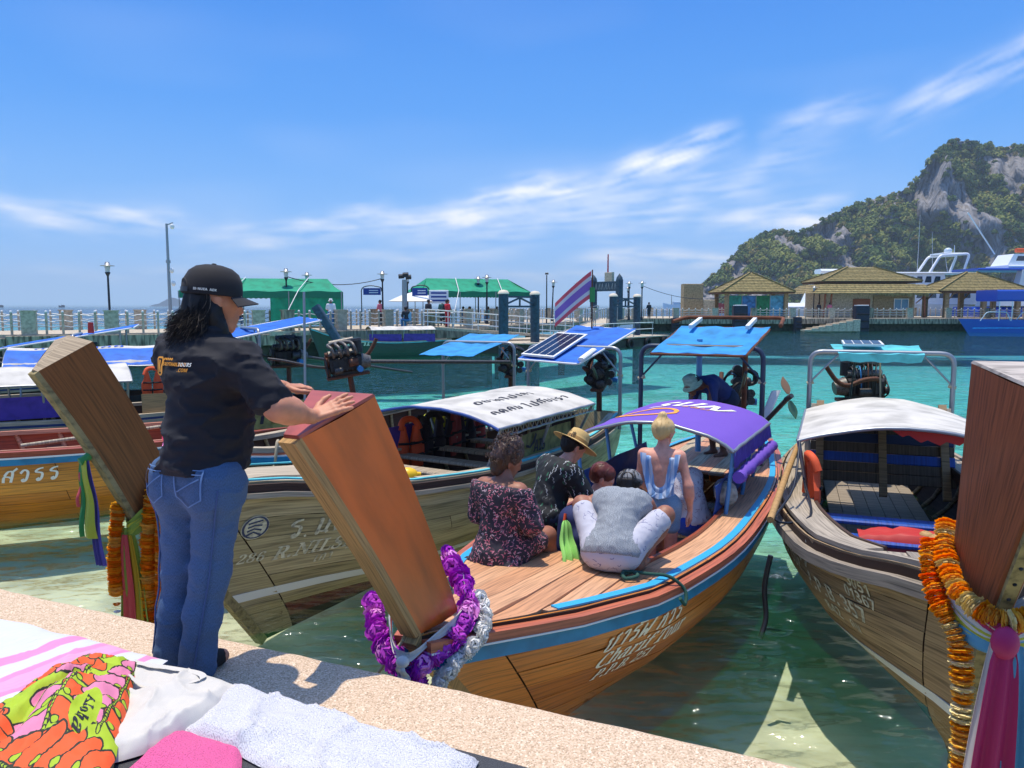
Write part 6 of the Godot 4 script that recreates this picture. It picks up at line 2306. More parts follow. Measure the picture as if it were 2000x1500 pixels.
func boat_nils() -> void:
	HN = {"s": Vector2(-2.88, -5.8), "a": Vector2(0.5, -0.866), "len": 8.8, "half": 1.02, "rake": 0.87, "g": [0, 1.24, 0.9, 1.22, 1.6, 1.10, 2.3, 0.98, 4.0, 0.84, 6.5, 0.80, 8.8, 0.86], "near": 1.0, "stemboard": 0.05, "boot_t": 0.72}
	var h := HN
	var o := new_boat(h, "weathered grey-green boat with leaning brown prow and white lettered canopy")
	h.planks = [mats.old_a, mats.old_b, mats.old_c]
	h.seam = mats.seam_dark
	h.strip = mats.strip_olive
	h.boot = mats.boot_red
	h.boot_line = mats.line_white
	hull(h, o)
	inside(h, o, mats.dark_lining, 1.9, 8.5, mats.old_b, mats.old_deck_b)
	deck(h, o, "deck_plank", [mats.old_deck, mats.old_deck_b, mats.old_deck], 0.1, 2.6, 0.015, 0.24, 0.10)
	for side in [1.0, -1.0]:
		trims(h, o, side, [
			["side_deck", "old_deck", 2.5, 8.6, -0.20, -0.03, -0.03, 0.0],
			["aqua_edge", "canvas_aqua", 0.05, 8.6, -0.075, -0.03, 0.0, 0.014],
			["rail", "dark_lining", 0.03, 8.6, -0.02, 0.035, -0.085, -0.02],
			["rub_strake", "old_deck", 0.03, 8.6, 0.0, 0.055, -0.135, -0.09]])
	for s in [2.7, 3.5, 4.3, 5.1, 5.9]:
		thwart(h, o, s, gun(h, s) - 0.10, 0.22, mats.old_deck_b, "bench", 0.1)
	prow(h, o, {"s0": -0.02, "y0": 1.0, "s1": -0.71, "y1": 2.24, "d0": 0.36, "d1": 0.34, "a0": 0.1, "a1": 0.62, "f0": 0.07, "f1": 0.075, "w0": 0.24, "w1": 0.46, "m": mats.old_prow, "top": mats.old_prow_top, "strip": mats.strip_olive, "strip_d": 0.03, "peak": 0.05, "curve": 0.03})
	canopy(h, o, {"s0": 3.75, "s1": 6.4, "half": 0.99, "ye": 1.31, "yc": 1.50, "pw": 0.85, "m": mats.canvas_white, "posts": 3, "bows": 3, "sag": 0.03, "post_m": mats.steel_grey, "lacing": true, "bow_m": mats.sheet_blue})
	var b := MB.new()
	var place := func(x: float, y: float) -> Vector3: return canopy_p(h, 0.12 + x * 0.8, 0.34 - y * 1.15) + Vector3(0, 0.006, 0)
	thai(b, "อยากไปเกาะ", 0.105, 0.1, place, 0.12)
	place = func(x: float, y: float) -> Vector3: return canopy_p(h, 0.12 + x * 0.8, 0.72 - y * 1.15) + Vector3(0, 0.006, 0)
	thai(b, "ลดลม ไปกับเรา", 0.105, 0.1, place, 0.02)
	part(o, "canopy_writing", b, mats.letter_black)
	b = MB.new()
	for q in [["weather_cloth", "sheet_purple", 3.85, 4.75, -0.86, 1.12, 0.62], ["weather_cloth", "sheet_olive", 4.35, 5.9, 0.84, 1.10, 0.80]]:
		b = MB.new()
		var rows := []
		for i in 6:
			var row := PackedVector3Array()
			for j in 11:
				row.append(Vector3(lerpf(q[2], q[3], j / 10.0), lerpf(q[5], q[6], i / 5.0), q[4] + 0.012 * sin(j * 1.4)))
			rows.append(row)
		slab(b, rows, Vector3(0, 0, -0.006))
		part(o, q[0], b, mats[q[1]])
	b = MB.new()
	place = func(x: float, y: float) -> Vector3: return Vector3(4.62 + x, 0.86 + y, 0.862)
	latin(b, "AIS", 0.15, 0.15, func(x: float, y: float) -> Vector3: return Vector3(4.80 + x, 0.84 + y, 0.862))
	ribbon(b, PackedVector2Array([Vector2(0, 0.1), Vector2(0.1, 0.07), Vector2(0.2, 0.13), Vector2(0.26, 0.22)]), 0.05, place)
	part(o, "cloth_writing", b, mats.letter_black)
	stern_frame(h, o, 7.75, 0.83, 2.02, mats.steel_grey)
	tarp(o, [Vector3(7.0, 1.86, -0.60), Vector3(7.0, 1.82, 0.45), Vector3(8.7, 2.30, 0.72), Vector3(8.7, 2.34, -0.40)], mats.canvas_blue, 0.02, mats.white_paint)
	solar_panel(o, [Vector3(7.02, 1.93, -0.56), Vector3(7.02, 1.90, 0.02), Vector3(8.1, 2.22, 0.10), Vector3(8.1, 2.24, -0.46)], Vector2i(9, 4))
	b = MB.new()
	b.bbox(Vector3(7.3, 1.93, 0.46), Vector3(0.5, 0.06, 0.10), 0.02, Basis(Vector3.BACK, 0.25))
	part(o, "white_batten", b, mats.white_paint)
	engine(o, Vector3(8.45, 1.30, 0.16), 0.3, 2, 0.05)
	var t := thing("striped_flag", "faded red, white and violet striped flag on a thin staff above the solar panel", "flag", boat_w(h, 8.6, 0, -0.05))
	b = MB.new()
	b.cyl(Vector3(0, 2.3, 0), Vector3(0.0, 3.3, 0), 0.015, 0.012, 6)
	part(t, "staff", b, mats.rust)
	b = MB.new()
	b.tube(pts([Vector3(0.0, 2.75, 0), Vector3(0.0, 3.0, 0)]), 0.05, 6)
	part(t, "green_tie", b, mats.sash_green)
	var cols := [mat("flag_red", rgb(222, 92, 100), 0.7, {"back": Color(0.5, 0.1, 0.1)}), mats.sash_white, mat("flag_violet", rgb(142, 104, 176), 0.7, {"back": Color(0.2, 0.12, 0.4)}), mats.sash_white, mats.flag_red]
	var f0 := [0.0, 0.17, 0.33, 0.67, 0.83, 1.0]
	for k in 5:
		b = MB.new()
		var rows := []
		for i in 4:
			var v := lerpf(f0[k], f0[k + 1], i / 3.0)
			var row := PackedVector3Array()
			for j in 15:
				var u := j / 14.0
				row.append(Vector3(-0.62 * u - 0.02, 3.28 - 0.46 * v * (1.0 - 0.1 * u) - 0.55 * pow(u, 1.1), 0.05 * sin(u * 7.0 + v * 2.0) * u))
			rows.append(row)
		slab(b, rows, Vector3(0, 0, 0.003))
		part(t, "stripe", b, cols[k])
	b = MB.new()
	thai(b, "ร.นิลสดา", 0.19, 0.22, on_hull(h, 1.0, 1.10, 0.63))
	latin(b, "R.NILSADA", 0.125, 0.3, on_hull(h, 1.0, 1.05, 0.44), 0.0, "Droid Serif")
	thai(b, "เกาะพีพี", 0.08, 0.2, on_hull(h, 1.0, 1.42, 0.345))
	latin(b, "286", 0.09, 0.2, on_hull(h, 1.0, 0.78, 0.46), 0.0, "Droid Serif")
	part(o, "hull_name", b, mats.letter_faded)
	b = MB.new()
	place = on_hull(h, 1.0, 0.86, 0.80, 0.01)
	var ring := PackedVector2Array()
	for k in 25:
		ring.append(Vector2(cos(TAU * k / 24.0), sin(TAU * k / 24.0)) * 0.095)
	for k in 24:
		b.tri(place.call(0, 0), place.call(ring[k].x * 1.15, ring[k].y * 1.15), place.call(ring[k + 1].x * 1.15, ring[k + 1].y * 1.15))
	var badge := part(o, "round_badge", b, mats.letter_faded)
	b = MB.new()
	place = on_hull(h, 1.0, 0.86, 0.80, 0.014)
	ribbon(b, ring, 0.016, place)
	for k in 4:
		ribbon(b, PackedVector2Array([Vector2(-0.06, 0.04 - 0.035 * k), Vector2(-0.01, 0.05 - 0.03 * k), Vector2(0.05, 0.06 - 0.045 * k)]), 0.022, place)
	part(badge, "badge_mark", b, mats.navy_paint)
	var xf := boat_xform(h)
	var ms := [mats.vest_orange, mats.vest_dark, mats.vest_dark, mats.vest_dark, mats.vest_red, mats.vest_dark, mats.vest_red]
	var says := ["bright orange life vest at the left end of the row under the white lettered canopy", "dark life vest next to the bright orange one under the white lettered canopy", "dark life vest second from the bright orange one under the lettered canopy", "dark life vest in the middle of the row under the lettered canopy", "dull red life vest left of two last ones under the lettered canopy", "dark life vest between two dull red ones under the lettered canopy", "dull red life vest at the right end of the row under the lettered canopy"]
	for k in 7:
		life_vest(says[k], xf * Vector3(4.45 + 0.27 * k, 1.10 - 0.02 * (k % 2), -0.80), boat_turn(h) + PI * 0.0 + 0.25 * sin(k * 2.0) - (0.35 if k == 0 else 0.0), ms[k], 1.0)
	for k in 4:
		life_vest(["lime life vest lowest left beyond the lettered canopy's posts", "lime life vest second in the row beyond the canopy posts", "lime life vest third in the row beyond the canopy posts", "lime life vest topmost right beyond the canopy posts"][k], xf * Vector3(5.2 + 0.42 * k, 1.05 + 0.05 * k, -1.02), boat_turn(h), mats.vest_lime, 0.85)
	t = thing("marigold_garland", "thick orange marigold garland hanging right of the sashes on the leaning brown prow", "garland", Vector3.ZERO, 0, "garlands on the prows")
	garland(t, curve([xf * Vector3(0.02, 1.28, 0.16), xf * Vector3(-0.02, 0.95, 0.14), xf * Vector3(-0.03, 0.55, 0.12), xf * Vector3(-0.03, 0.22, 0.12)], 4), 0.062, [mats.marigold_b, mats.marigold, mats.marigold_c], 0.026, 0.6)
	garland(t, curve([xf * Vector3(0.02, 1.05, 0.24), xf * Vector3(0.0, 0.5, 0.24), xf * Vector3(0.0, 0.02, 0.24)], 4), 0.050, [mats.marigold_b, mats.marigold, mats.marigold_c], 0.024, 0.6)
	for q in [[0.12, 0.06], [0.24, -0.18]]:
		var p: Vector3 = xf * Vector3(-0.02, q[1] + 0.06, q[0])
		var bb := MB.new()
		bb.tube(pts([p + Vector3(0, 0.1, 0), p]), 0.012, 5)
		part(t, "tassel_cord", bb, mats.sash_white)
		garland(t, pts([p + Vector3(-0.06, -0.01, 0), p + Vector3(0.06, -0.01, 0.0)]), 0.042, [mats.marigold], 0.05, 0.6)
	t = thing("marigold_garland", "slim orange marigold garland hanging left of the sashes on the leaning brown prow", "garland", Vector3.ZERO, 0, "garlands on the prows")
	garland(t, curve([xf * Vector3(-0.12, 1.18, -0.06), xf * Vector3(-0.16, 0.85, -0.08), xf * Vector3(-0.16, 0.48, -0.09)], 4), 0.056, [mats.marigold_b, mats.marigold, mats.marigold_c], 0.026, 0.6)
	garland(t, curve([xf * Vector3(-0.16, 0.40, -0.09), xf * Vector3(-0.16, 0.24, -0.09)], 4), 0.030, [mats.petal_white, mats.marigold], 0.06, 0.6)
	t = thing("prow_sash", "lime, coral and gold sashes hanging from the foot of the leaning brown prow", "sash", Vector3.ZERO, 0, "sashes on the prows")
	var across := Vector3(0.93, 0, 0.36)
	b = MB.new()
	for k in 3:
		band(t, "wrap", curve([xf * Vector3(0.12, 1.24 - 0.05 * k, 0.20), xf * Vector3(-0.06, 1.08 - 0.04 * k, 0.07), xf * Vector3(-0.10, 1.02 - 0.03 * k, -0.01), xf * Vector3(0.05, 1.14 - 0.04 * k, -0.16)], 5), 0.07, [mats.sash_lime, mats.sash_yellow, mats.sash_lime][k], k * 2.0)
	sash(t, "streamer", xf * Vector3(-0.11, 1.0, -0.02), xf * Vector3(-0.12, -0.22, -0.07), 0.05, 0.12, across, mats.sash_lime, 2.0, 0.0)
	sash(t, "streamer", xf * Vector3(-0.115, 0.95, 0.0), xf * Vector3(-0.13, -0.42, 0.03), 0.05, 0.16, across, mats.sash_coral, 2.0, 1.0)
	sash(t, "streamer", xf * Vector3(-0.10, 0.95, 0.03), xf * Vector3(-0.09, -0.42, 0.13), 0.05, 0.14, across, mats.sash_gold, 2.0, 2.0)
	sash(t, "streamer", xf * Vector3(-0.08, 0.95, 0.04), xf * Vector3(-0.06, -0.25, 0.20), 0.04, 0.10, across, mats.sash_lime, 1.5, 3.0)
	t = thing("prow_sash", "yellow, green and violet ribbons tied higher on the leaning brown prow's edge", "sash", Vector3.ZERO, 0, "sashes on the prows")
	var kn: Vector3 = xf * Vector3(-0.375, 1.58, -0.03)
	b = MB.new()
	b.tube(curve([kn + Vector3(0.05, 0.05, -0.03), kn, kn + Vector3(-0.03, -0.02, 0.03)], 4), 0.03, 7)
	part(t, "knot", b, mats.sash_green)
	sash(t, "ribbon", kn + Vector3(-0.03, -0.02, 0), kn + Vector3(-0.06, -0.58, 0), 0.03, 0.05, across, mats.sash_green, 1.0, 0.0)
	sash(t, "ribbon", kn + Vector3(0.0, -0.01, 0.02), kn + Vector3(0.03, -0.58, 0.03), 0.04, 0.12, across, mats.sash_yellow, 0.6, 0.0)
	sash(t, "ribbon", kn + Vector3(0.02, -0.01, 0.0), kn + Vector3(0.07, -0.80, 0.0), 0.03, 0.08, across, mats.sash_violet, 2.5, 1.0)
	sash(t, "ribbon", kn + Vector3(-0.04, -0.1, 0.0), kn + Vector3(-0.075, -0.36, 0.0), 0.015, 0.025, across, mats.sash_coral, 0.5, 1.0)
	t = thing("bow_flowers", "pink, yellow and white flower bunch at the leaning prow's back, beside the capped person", "flowers", Vector3.ZERO)
	garland(t, curve([xf * Vector3(0.16, 1.42, 0.02), xf * Vector3(0.20, 1.55, 0.10), xf * Vector3(0.22, 1.66, 0.16)], 3), 0.06, [mats.petal_pink, mats.petal_pink, mats.petal_lilac], 0.020, 0.8, true)
	garland(t, curve([xf * Vector3(0.24, 1.66, 0.12), xf * Vector3(0.30, 1.74, 0.20)], 3), 0.06, [mats.marigold_b, mats.marigold_c], 0.05, 0.8)
	garland(t, curve([xf * Vector3(0.12, 1.38, 0.14), xf * Vector3(0.14, 1.30, 0.16)], 3), 0.05, [mats.petal_white], 0.05, 0.8)
	t = thing("yellow_float", "yellow plastic float on the weathered boat's side deck", "float", xf * Vector3(2.55, 0.97, 0.62), 0.3)
	b = MB.new()
	b.ball(Vector3.ZERO, Vector3(0.11, 0.075, 0.085), Basis.IDENTITY, 14, 8)
	part(t, "body", b, mat("float_yellow", rgb(238, 190, 20), 0.4))
	b = MB.new()
	b.cyl(Vector3(0.1, 0, 0), Vector3(0.14, 0.0, 0), 0.025, 0.02, 8)
	part(t, "neck", b, mats.float_yellow)
var HR := {}
func boat_right() -> void:
	HR = {"s": Vector2(2.70, -4.14), "a": Vector2(0.34, -0.94), "len": 8.6, "half": 1.2, "rake": 0.55, "g": [0, 1.10, 0.6, 1.02, 1.2, 0.88, 2.0, 0.78, 4.0, 0.72, 6.0, 0.70, 8.6, 0.80], "near": -1.0, "stemboard": 0.045, "boot_t": 0.72}
	var h := HR
	var o := new_boat(h, "grey weathered boat at right with white canopy, blue benches and marigold prow")
	h.planks = [mats.grey_a, mats.grey_b, mats.grey_c]
	h.seam = mats.seam_dark
	h.strip = mats.strip_olive
	h.boot = mats.boot_teal
	h.boot_line = mats.line_white
	hull(h, o)
	inside(h, o, mats.dark_lining, 1.2, 8.3, mats.grey_b, mats.grey_deck_b)
	deck(h, o, "deck_plank", [mats.grey_deck, mats.grey_deck_b], 0.1, 1.45, 0.015, 0.26, 0.12)
	for side in [1.0, -1.0]:
		trims(h, o, side, [
			["side_deck", "grey_deck", 1.3, 8.4, -0.34, -0.10, -0.035, 0.0],
			["coaming", "dark_lining", 1.3, 8.4, -0.37, -0.34, -0.12, 0.012],
			["inner_rail", "grey_deck", 0.15, 8.4, -0.10, -0.045, -0.01, 0.028],
			["groove", "seam_dark", 0.02, 8.4, -0.03, 0.004, -0.09, -0.02],
			["rub_strake", "grey_deck_b", 0.02, 8.4, 0.0, 0.075, -0.175, -0.085]])
	for q in [[1.95, "bench"], [2.75, "bench"], [3.5, "bench"]]:
		var b0 := MB.new()
		var e := half_at(h, q[0]) - 0.33
		b0.bbox(Vector3(q[0], 0.60 - 0.02 * q[0], 0), Vector3(e * 2.0, 0.05, 0.24), 0.015, Basis(Vector3.BACK, Vector3.UP, Vector3.LEFT))
		part(o, q[1], b0, mats.blue_bench)
	mat("slat_shaded", rgb(104, 90, 76), 0.9, {"tex": "grain_old", "uv": Vector3(0.4, 1.2, 1)})  # darker slat wood: shade on the lower slats painted into the colour
	var cols := ["grey_deck", "grey_deck", "slat_shaded", "navy_paint", "slat_shaded", "blue_bench", "slat_shaded", "slat_shaded"]
	for k in 8:
		var b1 := MB.new()
		var v := k / 8.0
		var p := Vector3(lerpf(6.2, 5.55, v), lerpf(1.32, 0.42, v), 0)
		b1.bbox(p, Vector3(1.66, 0.125, 0.03), 0.008, Basis(Vector3.BACK, Vector3(0.45, 0.9, 0).normalized(), Vector3(-0.9, 0.45, 0).normalized()))
		part(o, "bulkhead_slat", b1, mats[cols[k]])
	for z in [-0.72, 0.02, 0.72]:
		var b2 := MB.new()
		b2.bar(Vector3(6.17, 1.42, z), Vector3(5.5, 0.34, z), 0.09, 0.05)
		part(o, "bulkhead_post", b2, mats.grey_b)
	prow(h, o, {"s0": -0.02, "y0": 0.92, "s1": -1.10, "y1": 2.28, "d0": 0.40, "d1": 0.50, "a0": 0.1, "a1": 0.26, "f0": 0.10, "f1": 0.12, "w0": 0.32, "w1": 0.62, "m": mats.grey_prow, "top": mats.grey_prow_top, "strip": mats.strip_olive, "strip_d": 0.04, "strip_w": -0.02, "nails": 14, "belly": 0.02})
	canopy(h, o, {"s0": 3.55, "s1": 6.1, "half": 1.02, "half1": 0.90, "ye": 1.31, "yc": 1.50, "pw": 0.9, "m": mats.canvas_white, "posts": 2, "bows": 2, "sag": 0.03, "post_m": mats.steel_grey, "post_in": 0.30, "seed": 8})
	var b := MB.new()
	var r0 := PackedVector3Array()
	var r1 := PackedVector3Array()
	for i in 15:
		var f := lerpf(-0.15, 0.62, i / 14.0)
		var p := canopy_p(h, 0.02, f)
		r0.append(p + Vector3(0.03, -0.02, 0))
		r1.append(p + Vector3(0.04, -0.04 - 0.09 * sin(PI * i / 14.0) - 0.02 * (i % 3), 0))
	b.grid([r0, r1])
	part(o, "torn_lining", b, mats.sash_red)
	stern_frame(h, o, 6.35, 0.86, 2.07, mats.steel_grey)
	tarp(o, [Vector3(6.2, 2.06, -0.52), Vector3(6.2, 2.06, 0.50), Vector3(7.2, 2.13, 0.56), Vector3(7.2, 2.13, -0.58)], mats.canvas_aqua, 0.02)
	b = MB.new()
	var q0 := PackedVector3Array()
	var q1 := PackedVector3Array()
	for i in 13:
		var z := lerpf(-0.52, 0.5, i / 12.0)
		q0.append(Vector3(6.2, 2.055, z))
		q1.append(Vector3(6.24, 1.95 + 0.01 * sin(i * 1.7), z * 0.94))
	b.grid([q0, q1])
	part(o, "tarp_flap", b, mats.canvas_aqua)
	solar_panel(o, [Vector3(6.55, 2.17, -0.44), Vector3(6.55, 2.17, 0.06), Vector3(7.1, 2.20, 0.06), Vector3(7.1, 2.20, -0.44)], Vector2i(4, 4))
	for q in [[Vector3(6.4, 2.0, -0.3), Vector3(7.0, 0.9, -0.34), "steel_dark"], [Vector3(6.4, 2.0, 0.0), Vector3(6.9, 0.9, 0.1), "rope"]]:
		b = MB.new()
		b.tube(pts([q[0], q[1]]), 0.012, 5)
		part(o, "hanging_line", b, mats[q[2]])
	engine(o, Vector3(7.75, 1.28, -0.08), PI / 2 + 0.3, 3, 0.0)
	b = MB.new()
	thai(b, "ดาลา ทัวร์", 0.19, 0.15, on_hull(h, -1.0, 3.05, 0.48), 0.0)
	latin(b, "DALA TOUR", 0.105, 0.1, on_hull(h, -1.0, 3.0, 0.36), 0.0)
	latin(b, "P.P.B. 357", 0.125, 0.0, on_hull(h, -1.0, 1.98, 0.33), 0.0)
	latin(b, "3051", 0.085, 0.0, on_hull(h, -1.0, 1.30, 0.60), 0.0)
	latin(b, "01367", 0.085, 0.0, on_hull(h, -1.0, 1.36, 0.50), 0.0)
	latin(b, "842", 0.09, 0.0, on_hull(h, -1.0, 1.80, 0.20), 0.0)
	thai(b, "คน", 0.08, 0.1, on_hull(h, -1.0, 1.50, 0.20), 0.0)
	part(o, "hull_name", b, mats.letter_faded)
	var xf := boat_xform(h)
	b = MB.new()
	b.tube(pts([xf * Vector3(2.2, 0.80, -1.24), xf * Vector3(3.6, 0.92, -1.12), xf * Vector3(4.9, 1.02, -1.0)]), [0.032, 0.035, 0.03], 8)
	single("bamboo_pole", "bamboo pole lashed along the left rail of the grey boat", "pole", b, mats.strip_tan)
	b = MB.new()
	b.tube(curve([xf * Vector3(3.5, 1.3, -1.0), xf * Vector3(2.9, 0.95, -1.05), xf * Vector3(2.3, 0.78, -1.2), xf * Vector3(2.6, 0.76, -0.9), xf * Vector3(3.6, 0.9, -0.95)], 5), 0.012, 5)
	single("lashing_rope", "thin dark rope looped over the left rail of the grey boat", "rope", b, mats.steel_dark, Vector3.ZERO, 0, "ropes")
	b = MB.new()
	b.tube(curve([xf * Vector3(1.75, 0.62, -1.22), xf * Vector3(1.74, 0.35, -1.26), xf * Vector3(1.7, 0.10, -1.24), xf * Vector3(1.62, -0.05, -1.28)], 5), 0.022, 6)
	single("fender_rope", "dark rope end dangling from the grey boat's rail into the water", "rope", b, mats.steel_dark, Vector3.ZERO, 0, "ropes")
	for q in [[Vector3(3.50, 1.08, -0.86), -PI / 2 + 0.25, "orange life vest hanging on the left canopy post of the grey boat"], [Vector3(3.75, 1.02, 0.80), -PI / 2 - 0.2, "orange life vest hanging beside the marigold prow in the grey boat"]]:
		life_vest(q[2], xf * q[0], boat_turn(h) + PI / 2 + q[1], mats.vest_orange, 1.0)
	b = MB.new()
	var nz := noise(61, 4.0, 3)
	var rows := []
	for i in 13:
		var row := PackedVector3Array()
		for j in 15:
			var u := j / 14.0 - 0.5
			var v := i / 12.0
			var p := Vector3(2.62 + 0.34 * v, 0.585 + 0.05 * sin(PI * (u + 0.5)) + 0.03 * nz.get_noise_2d(u * 3.0, v * 3.0), -0.05 + 0.85 * u)
			if v < 0.25:
				p.y -= (0.25 - v) * 0.7
			row.append(p)
		rows.append(row)
	slab(b, rows, Vector3(0, -0.006, 0))
	var cl := single("red_cloth", "crumpled red cloth thrown over the blue bench of the grey boat", "cloth", b, mats.sash_red)
	cl.transform = xf
	b = MB.new()
	b.ball(Vector3(2.72, 0.62, 0.17), Vector3(0.12, 0.04, 0.09), Basis.IDENTITY, 12, 6)
	b.ball(Vector3(2.78, 0.63, 0.08), Vector3(0.07, 0.04, 0.06), Basis.IDENTITY, 12, 6)
	cl = single("tan_rag", "small tan rag beside the red cloth on the blue bench", "rag", b, mats.strip_tan)
	cl.transform = xf
	b = MB.new()
	var pa := []
	for k in 40:
		var g := TAU * k / 13.0
		pa.append(Vector3(2.72 + 0.10 * cos(g), 0.585 + 0.008 * (k / 13), 0.42 + 0.12 * sin(g)))
	b.tube(pts(pa), 0.014, 6)
	cl = single("hose_coil", "navy hose coil on the blue bench right of the tan rag", "hose", b, mats.navy_paint)
	cl.transform = xf
	var t := thing("marigold_garland", "fat yellow marigold garland hanging long down the right prow's left side", "garland", Vector3.ZERO, 0, "garlands on the prows")
	var yel := [mats.marigold_c, mats.marigold_b, mats.marigold_c, mats.marigold_pale]
	garland(t, curve([xf * Vector3(0.24, 1.40, -0.22), xf * Vector3(0.10, 1.24, -0.24), xf * Vector3(-0.06, 1.12, -0.21), xf * Vector3(-0.20, 1.05, -0.12), xf * Vector3(-0.26, 1.03, 0.0), xf * Vector3(-0.2, 1.07, 0.16)], 5), 0.062, yel, 0.034, 0.6)
	t = thing("marigold_garland", "orange-topped marigold garland outermost on the right prow's left side", "garland", Vector3.ZERO, 0, "garlands on the prows")
	garland(t, curve([xf * Vector3(0.22, 1.28, -0.30), xf * Vector3(0.08, 1.10, -0.31), xf * Vector3(-0.06, 0.96, -0.26)], 5), 0.060, [mats.marigold_c, mats.marigold, mats.marigold_b, mats.marigold_c], 0.036, 0.6)
	garland(t, curve([xf * Vector3(-0.06, 0.96, -0.26), xf * Vector3(-0.14, 0.80, -0.19), xf * Vector3(-0.20, 0.45, -0.17), xf * Vector3(-0.24, 0.12, -0.17)], 5), 0.060, yel, 0.034, 0.5)
	for k in 3:
		var bb := MB.new()
		bb.tube(pts([xf * Vector3(-0.245, 0.10, -0.20 + 0.03 * k), xf * Vector3(-0.27, -0.14, -0.205 + 0.035 * k)]), 0.010, 5)
		part(t, "tassel_cord", bb, mats.sash_white)
		garland(t, pts([xf * Vector3(-0.27, -0.15 - 0.03 * k, -0.23 + 0.05 * k), xf * Vector3(-0.27, -0.16 - 0.03 * k, -0.21 + 0.05 * k)]), 0.05, [mats.marigold_b], 0.05, 0.6)
	t = thing("prow_sash", "magenta, blue and white sashes knotted on the right prow, hanging to the water", "sash", Vector3.ZERO, 0, "sashes on the prows")
	across = Vector3(0.96, 0, 0.28)
	for q in [["sash_white", 0.0, 0.050], ["sash_yellow", -0.05, 0.046], ["sash_sky", -0.10, 0.05], ["sash_pink", 0.06, 0.04]]:
		b = MB.new()
		band(t, "wrap", curve([xf * Vector3(0.30, 1.16 + q[1], -0.28), xf * Vector3(0.10, 1.08 + q[1], -0.27), xf * Vector3(-0.12, 0.99 + q[1], -0.18), xf * Vector3(-0.27, 0.94 + q[1] * 0.5, -0.02), xf * Vector3(-0.15, 1.0 + q[1], 0.2)], 5), q[2] * 1.9, mats[q[0]], q[1] * 70.0)
	b = MB.new()
	b.ball(xf * Vector3(-0.31, 0.93, -0.02), Vector3(0.07, 0.09, 0.06), Basis.IDENTITY, 14, 8)
	part(t, "knot", b, mats.sash_pink)
	sash(t, "streamer", xf * Vector3(-0.30, 0.92, -0.06), xf * Vector3(-0.36, -0.62, -0.22), 0.06, 0.10, across, mats.sash_white, 1.5, 2.0)
	sash(t, "streamer", xf * Vector3(-0.31, 0.92, -0.02), xf * Vector3(-0.42, -0.66, -0.10), 0.09, 0.26, across, mats.sash_pink, 2.0, 0.5)
	sash(t, "streamer", xf * Vector3(-0.30, 0.92, 0.03), xf * Vector3(-0.38, -0.62, 0.06), 0.06, 0.14, across, mats.sash_sky, 1.8, 1.2)
var across := Vector3.RIGHT
var HG := {}
func boat_gold() -> void:
	HG = {"s": Vector2(-9.5, -8.8), "a": Vector2(0.854, -0.52), "len": 8.2, "half": 1.0, "rake": 0.6, "g": [0, 1.1, 1.0, 0.95, 2.5, 0.84, 5.0, 0.80, 8.2, 0.86], "near": 1.0}
	var h := HG
	var o := new_boat(h, "golden varnished open boat with red wood inside, at far left")
	h.planks = [mats.gold_a, mats.gold_b, mats.gold_c]
	h.seam = mats.seam_dark
	hull(h, o)
	inside(h, o, mats.red_wood, 0.8, 7.8, mats.pink_wood, mats.pink_wood)
	for side in [1.0, -1.0]:
		trims(h, o, side, [
			["rail", "red_wood", 0.05, 8.1, -0.09, 0.03, -0.05, 0.02],
			["inner_rail", "pink_wood", 0.05, 8.1, -0.13, -0.09, -0.03, 0.03],
			["white_line", "line_white", 0.05, 8.1, 0.0, 0.045, -0.07, -0.051],
			["rub_strake", "teal_paint", 0.05, 8.1, 0.0, 0.04, -0.15, -0.071]])
	for s in [2.4, 3.6, 4.8]:
		thwart(h, o, s, 0.55, 0.24, mats.pink_wood)
	var b := MB.new()
	b.tube(pts([Vector3(3.2, 0.84, 0.5), Vector3(5.4, 0.93, 0.1)]), 0.025, 7)
	part(o, "oar", b, mats.old_deck)
	b = MB.new()
	thai(b, "ทะเลสวรร", 0.19, 0.3, on_hull(h, 1.0, 2.35, 0.44))
	thai(b, "จำนวนผู้โดยสาร", 0.10, 0.15, on_hull(h, 1.0, 4.05, 0.50))
	part(o, "hull_name", b, mats.letter_white)
	b = MB.new()
	slab(b, [pts([Vector3(5.0, 1.28, 0.83), Vector3(5.7, 1.27, 0.84), Vector3(6.9, 1.25, 0.80)]), pts([Vector3(5.0, 0.86, 0.86), Vector3(5.7, 0.85, 0.87), Vector3(6.9, 0.86, 0.83)])], Vector3(0, 0, -0.006))
	part(o, "weather_cloth", b, mats.sheet_olive)
	b = MB.new()
	latin(b, "BXTG", 0.24, 0.2, func(x: float, y: float) -> Vector3: return Vector3(5.75 + x, 0.92 + y, 0.88 - 0.02 * x))
	part(o, "cloth_writing", b, mats.letter_black)
	b = MB.new()
	var pa := PackedVector3Array()
	for k in 17:
		pa.append(Vector3(5.85 + 0.17 * cos(TAU * k / 16.0), 0.80 + 0.17 * sin(TAU * k / 16.0), 0.93))
	b.tube(pa, 0.045, 8)
	part(o, "tyre", b, mats.black_rubber)
	engine(o, Vector3(7.85, 1.52, 0.05), -0.2, 1, 0.15)
	var xf := boat_xform(h)
	b = MB.new()
	b.tube(curve([xf * Vector3(6.9, 0.9, 0.75), xf * Vector3(6.95, 1.5, 0.7), xf * Vector3(7.0, 2.9, 0.6)], 4), 0.02, 6)
	part(o, "post", MB.new() if false else b, mats.steel_grey).transform = xf.affine_inverse()
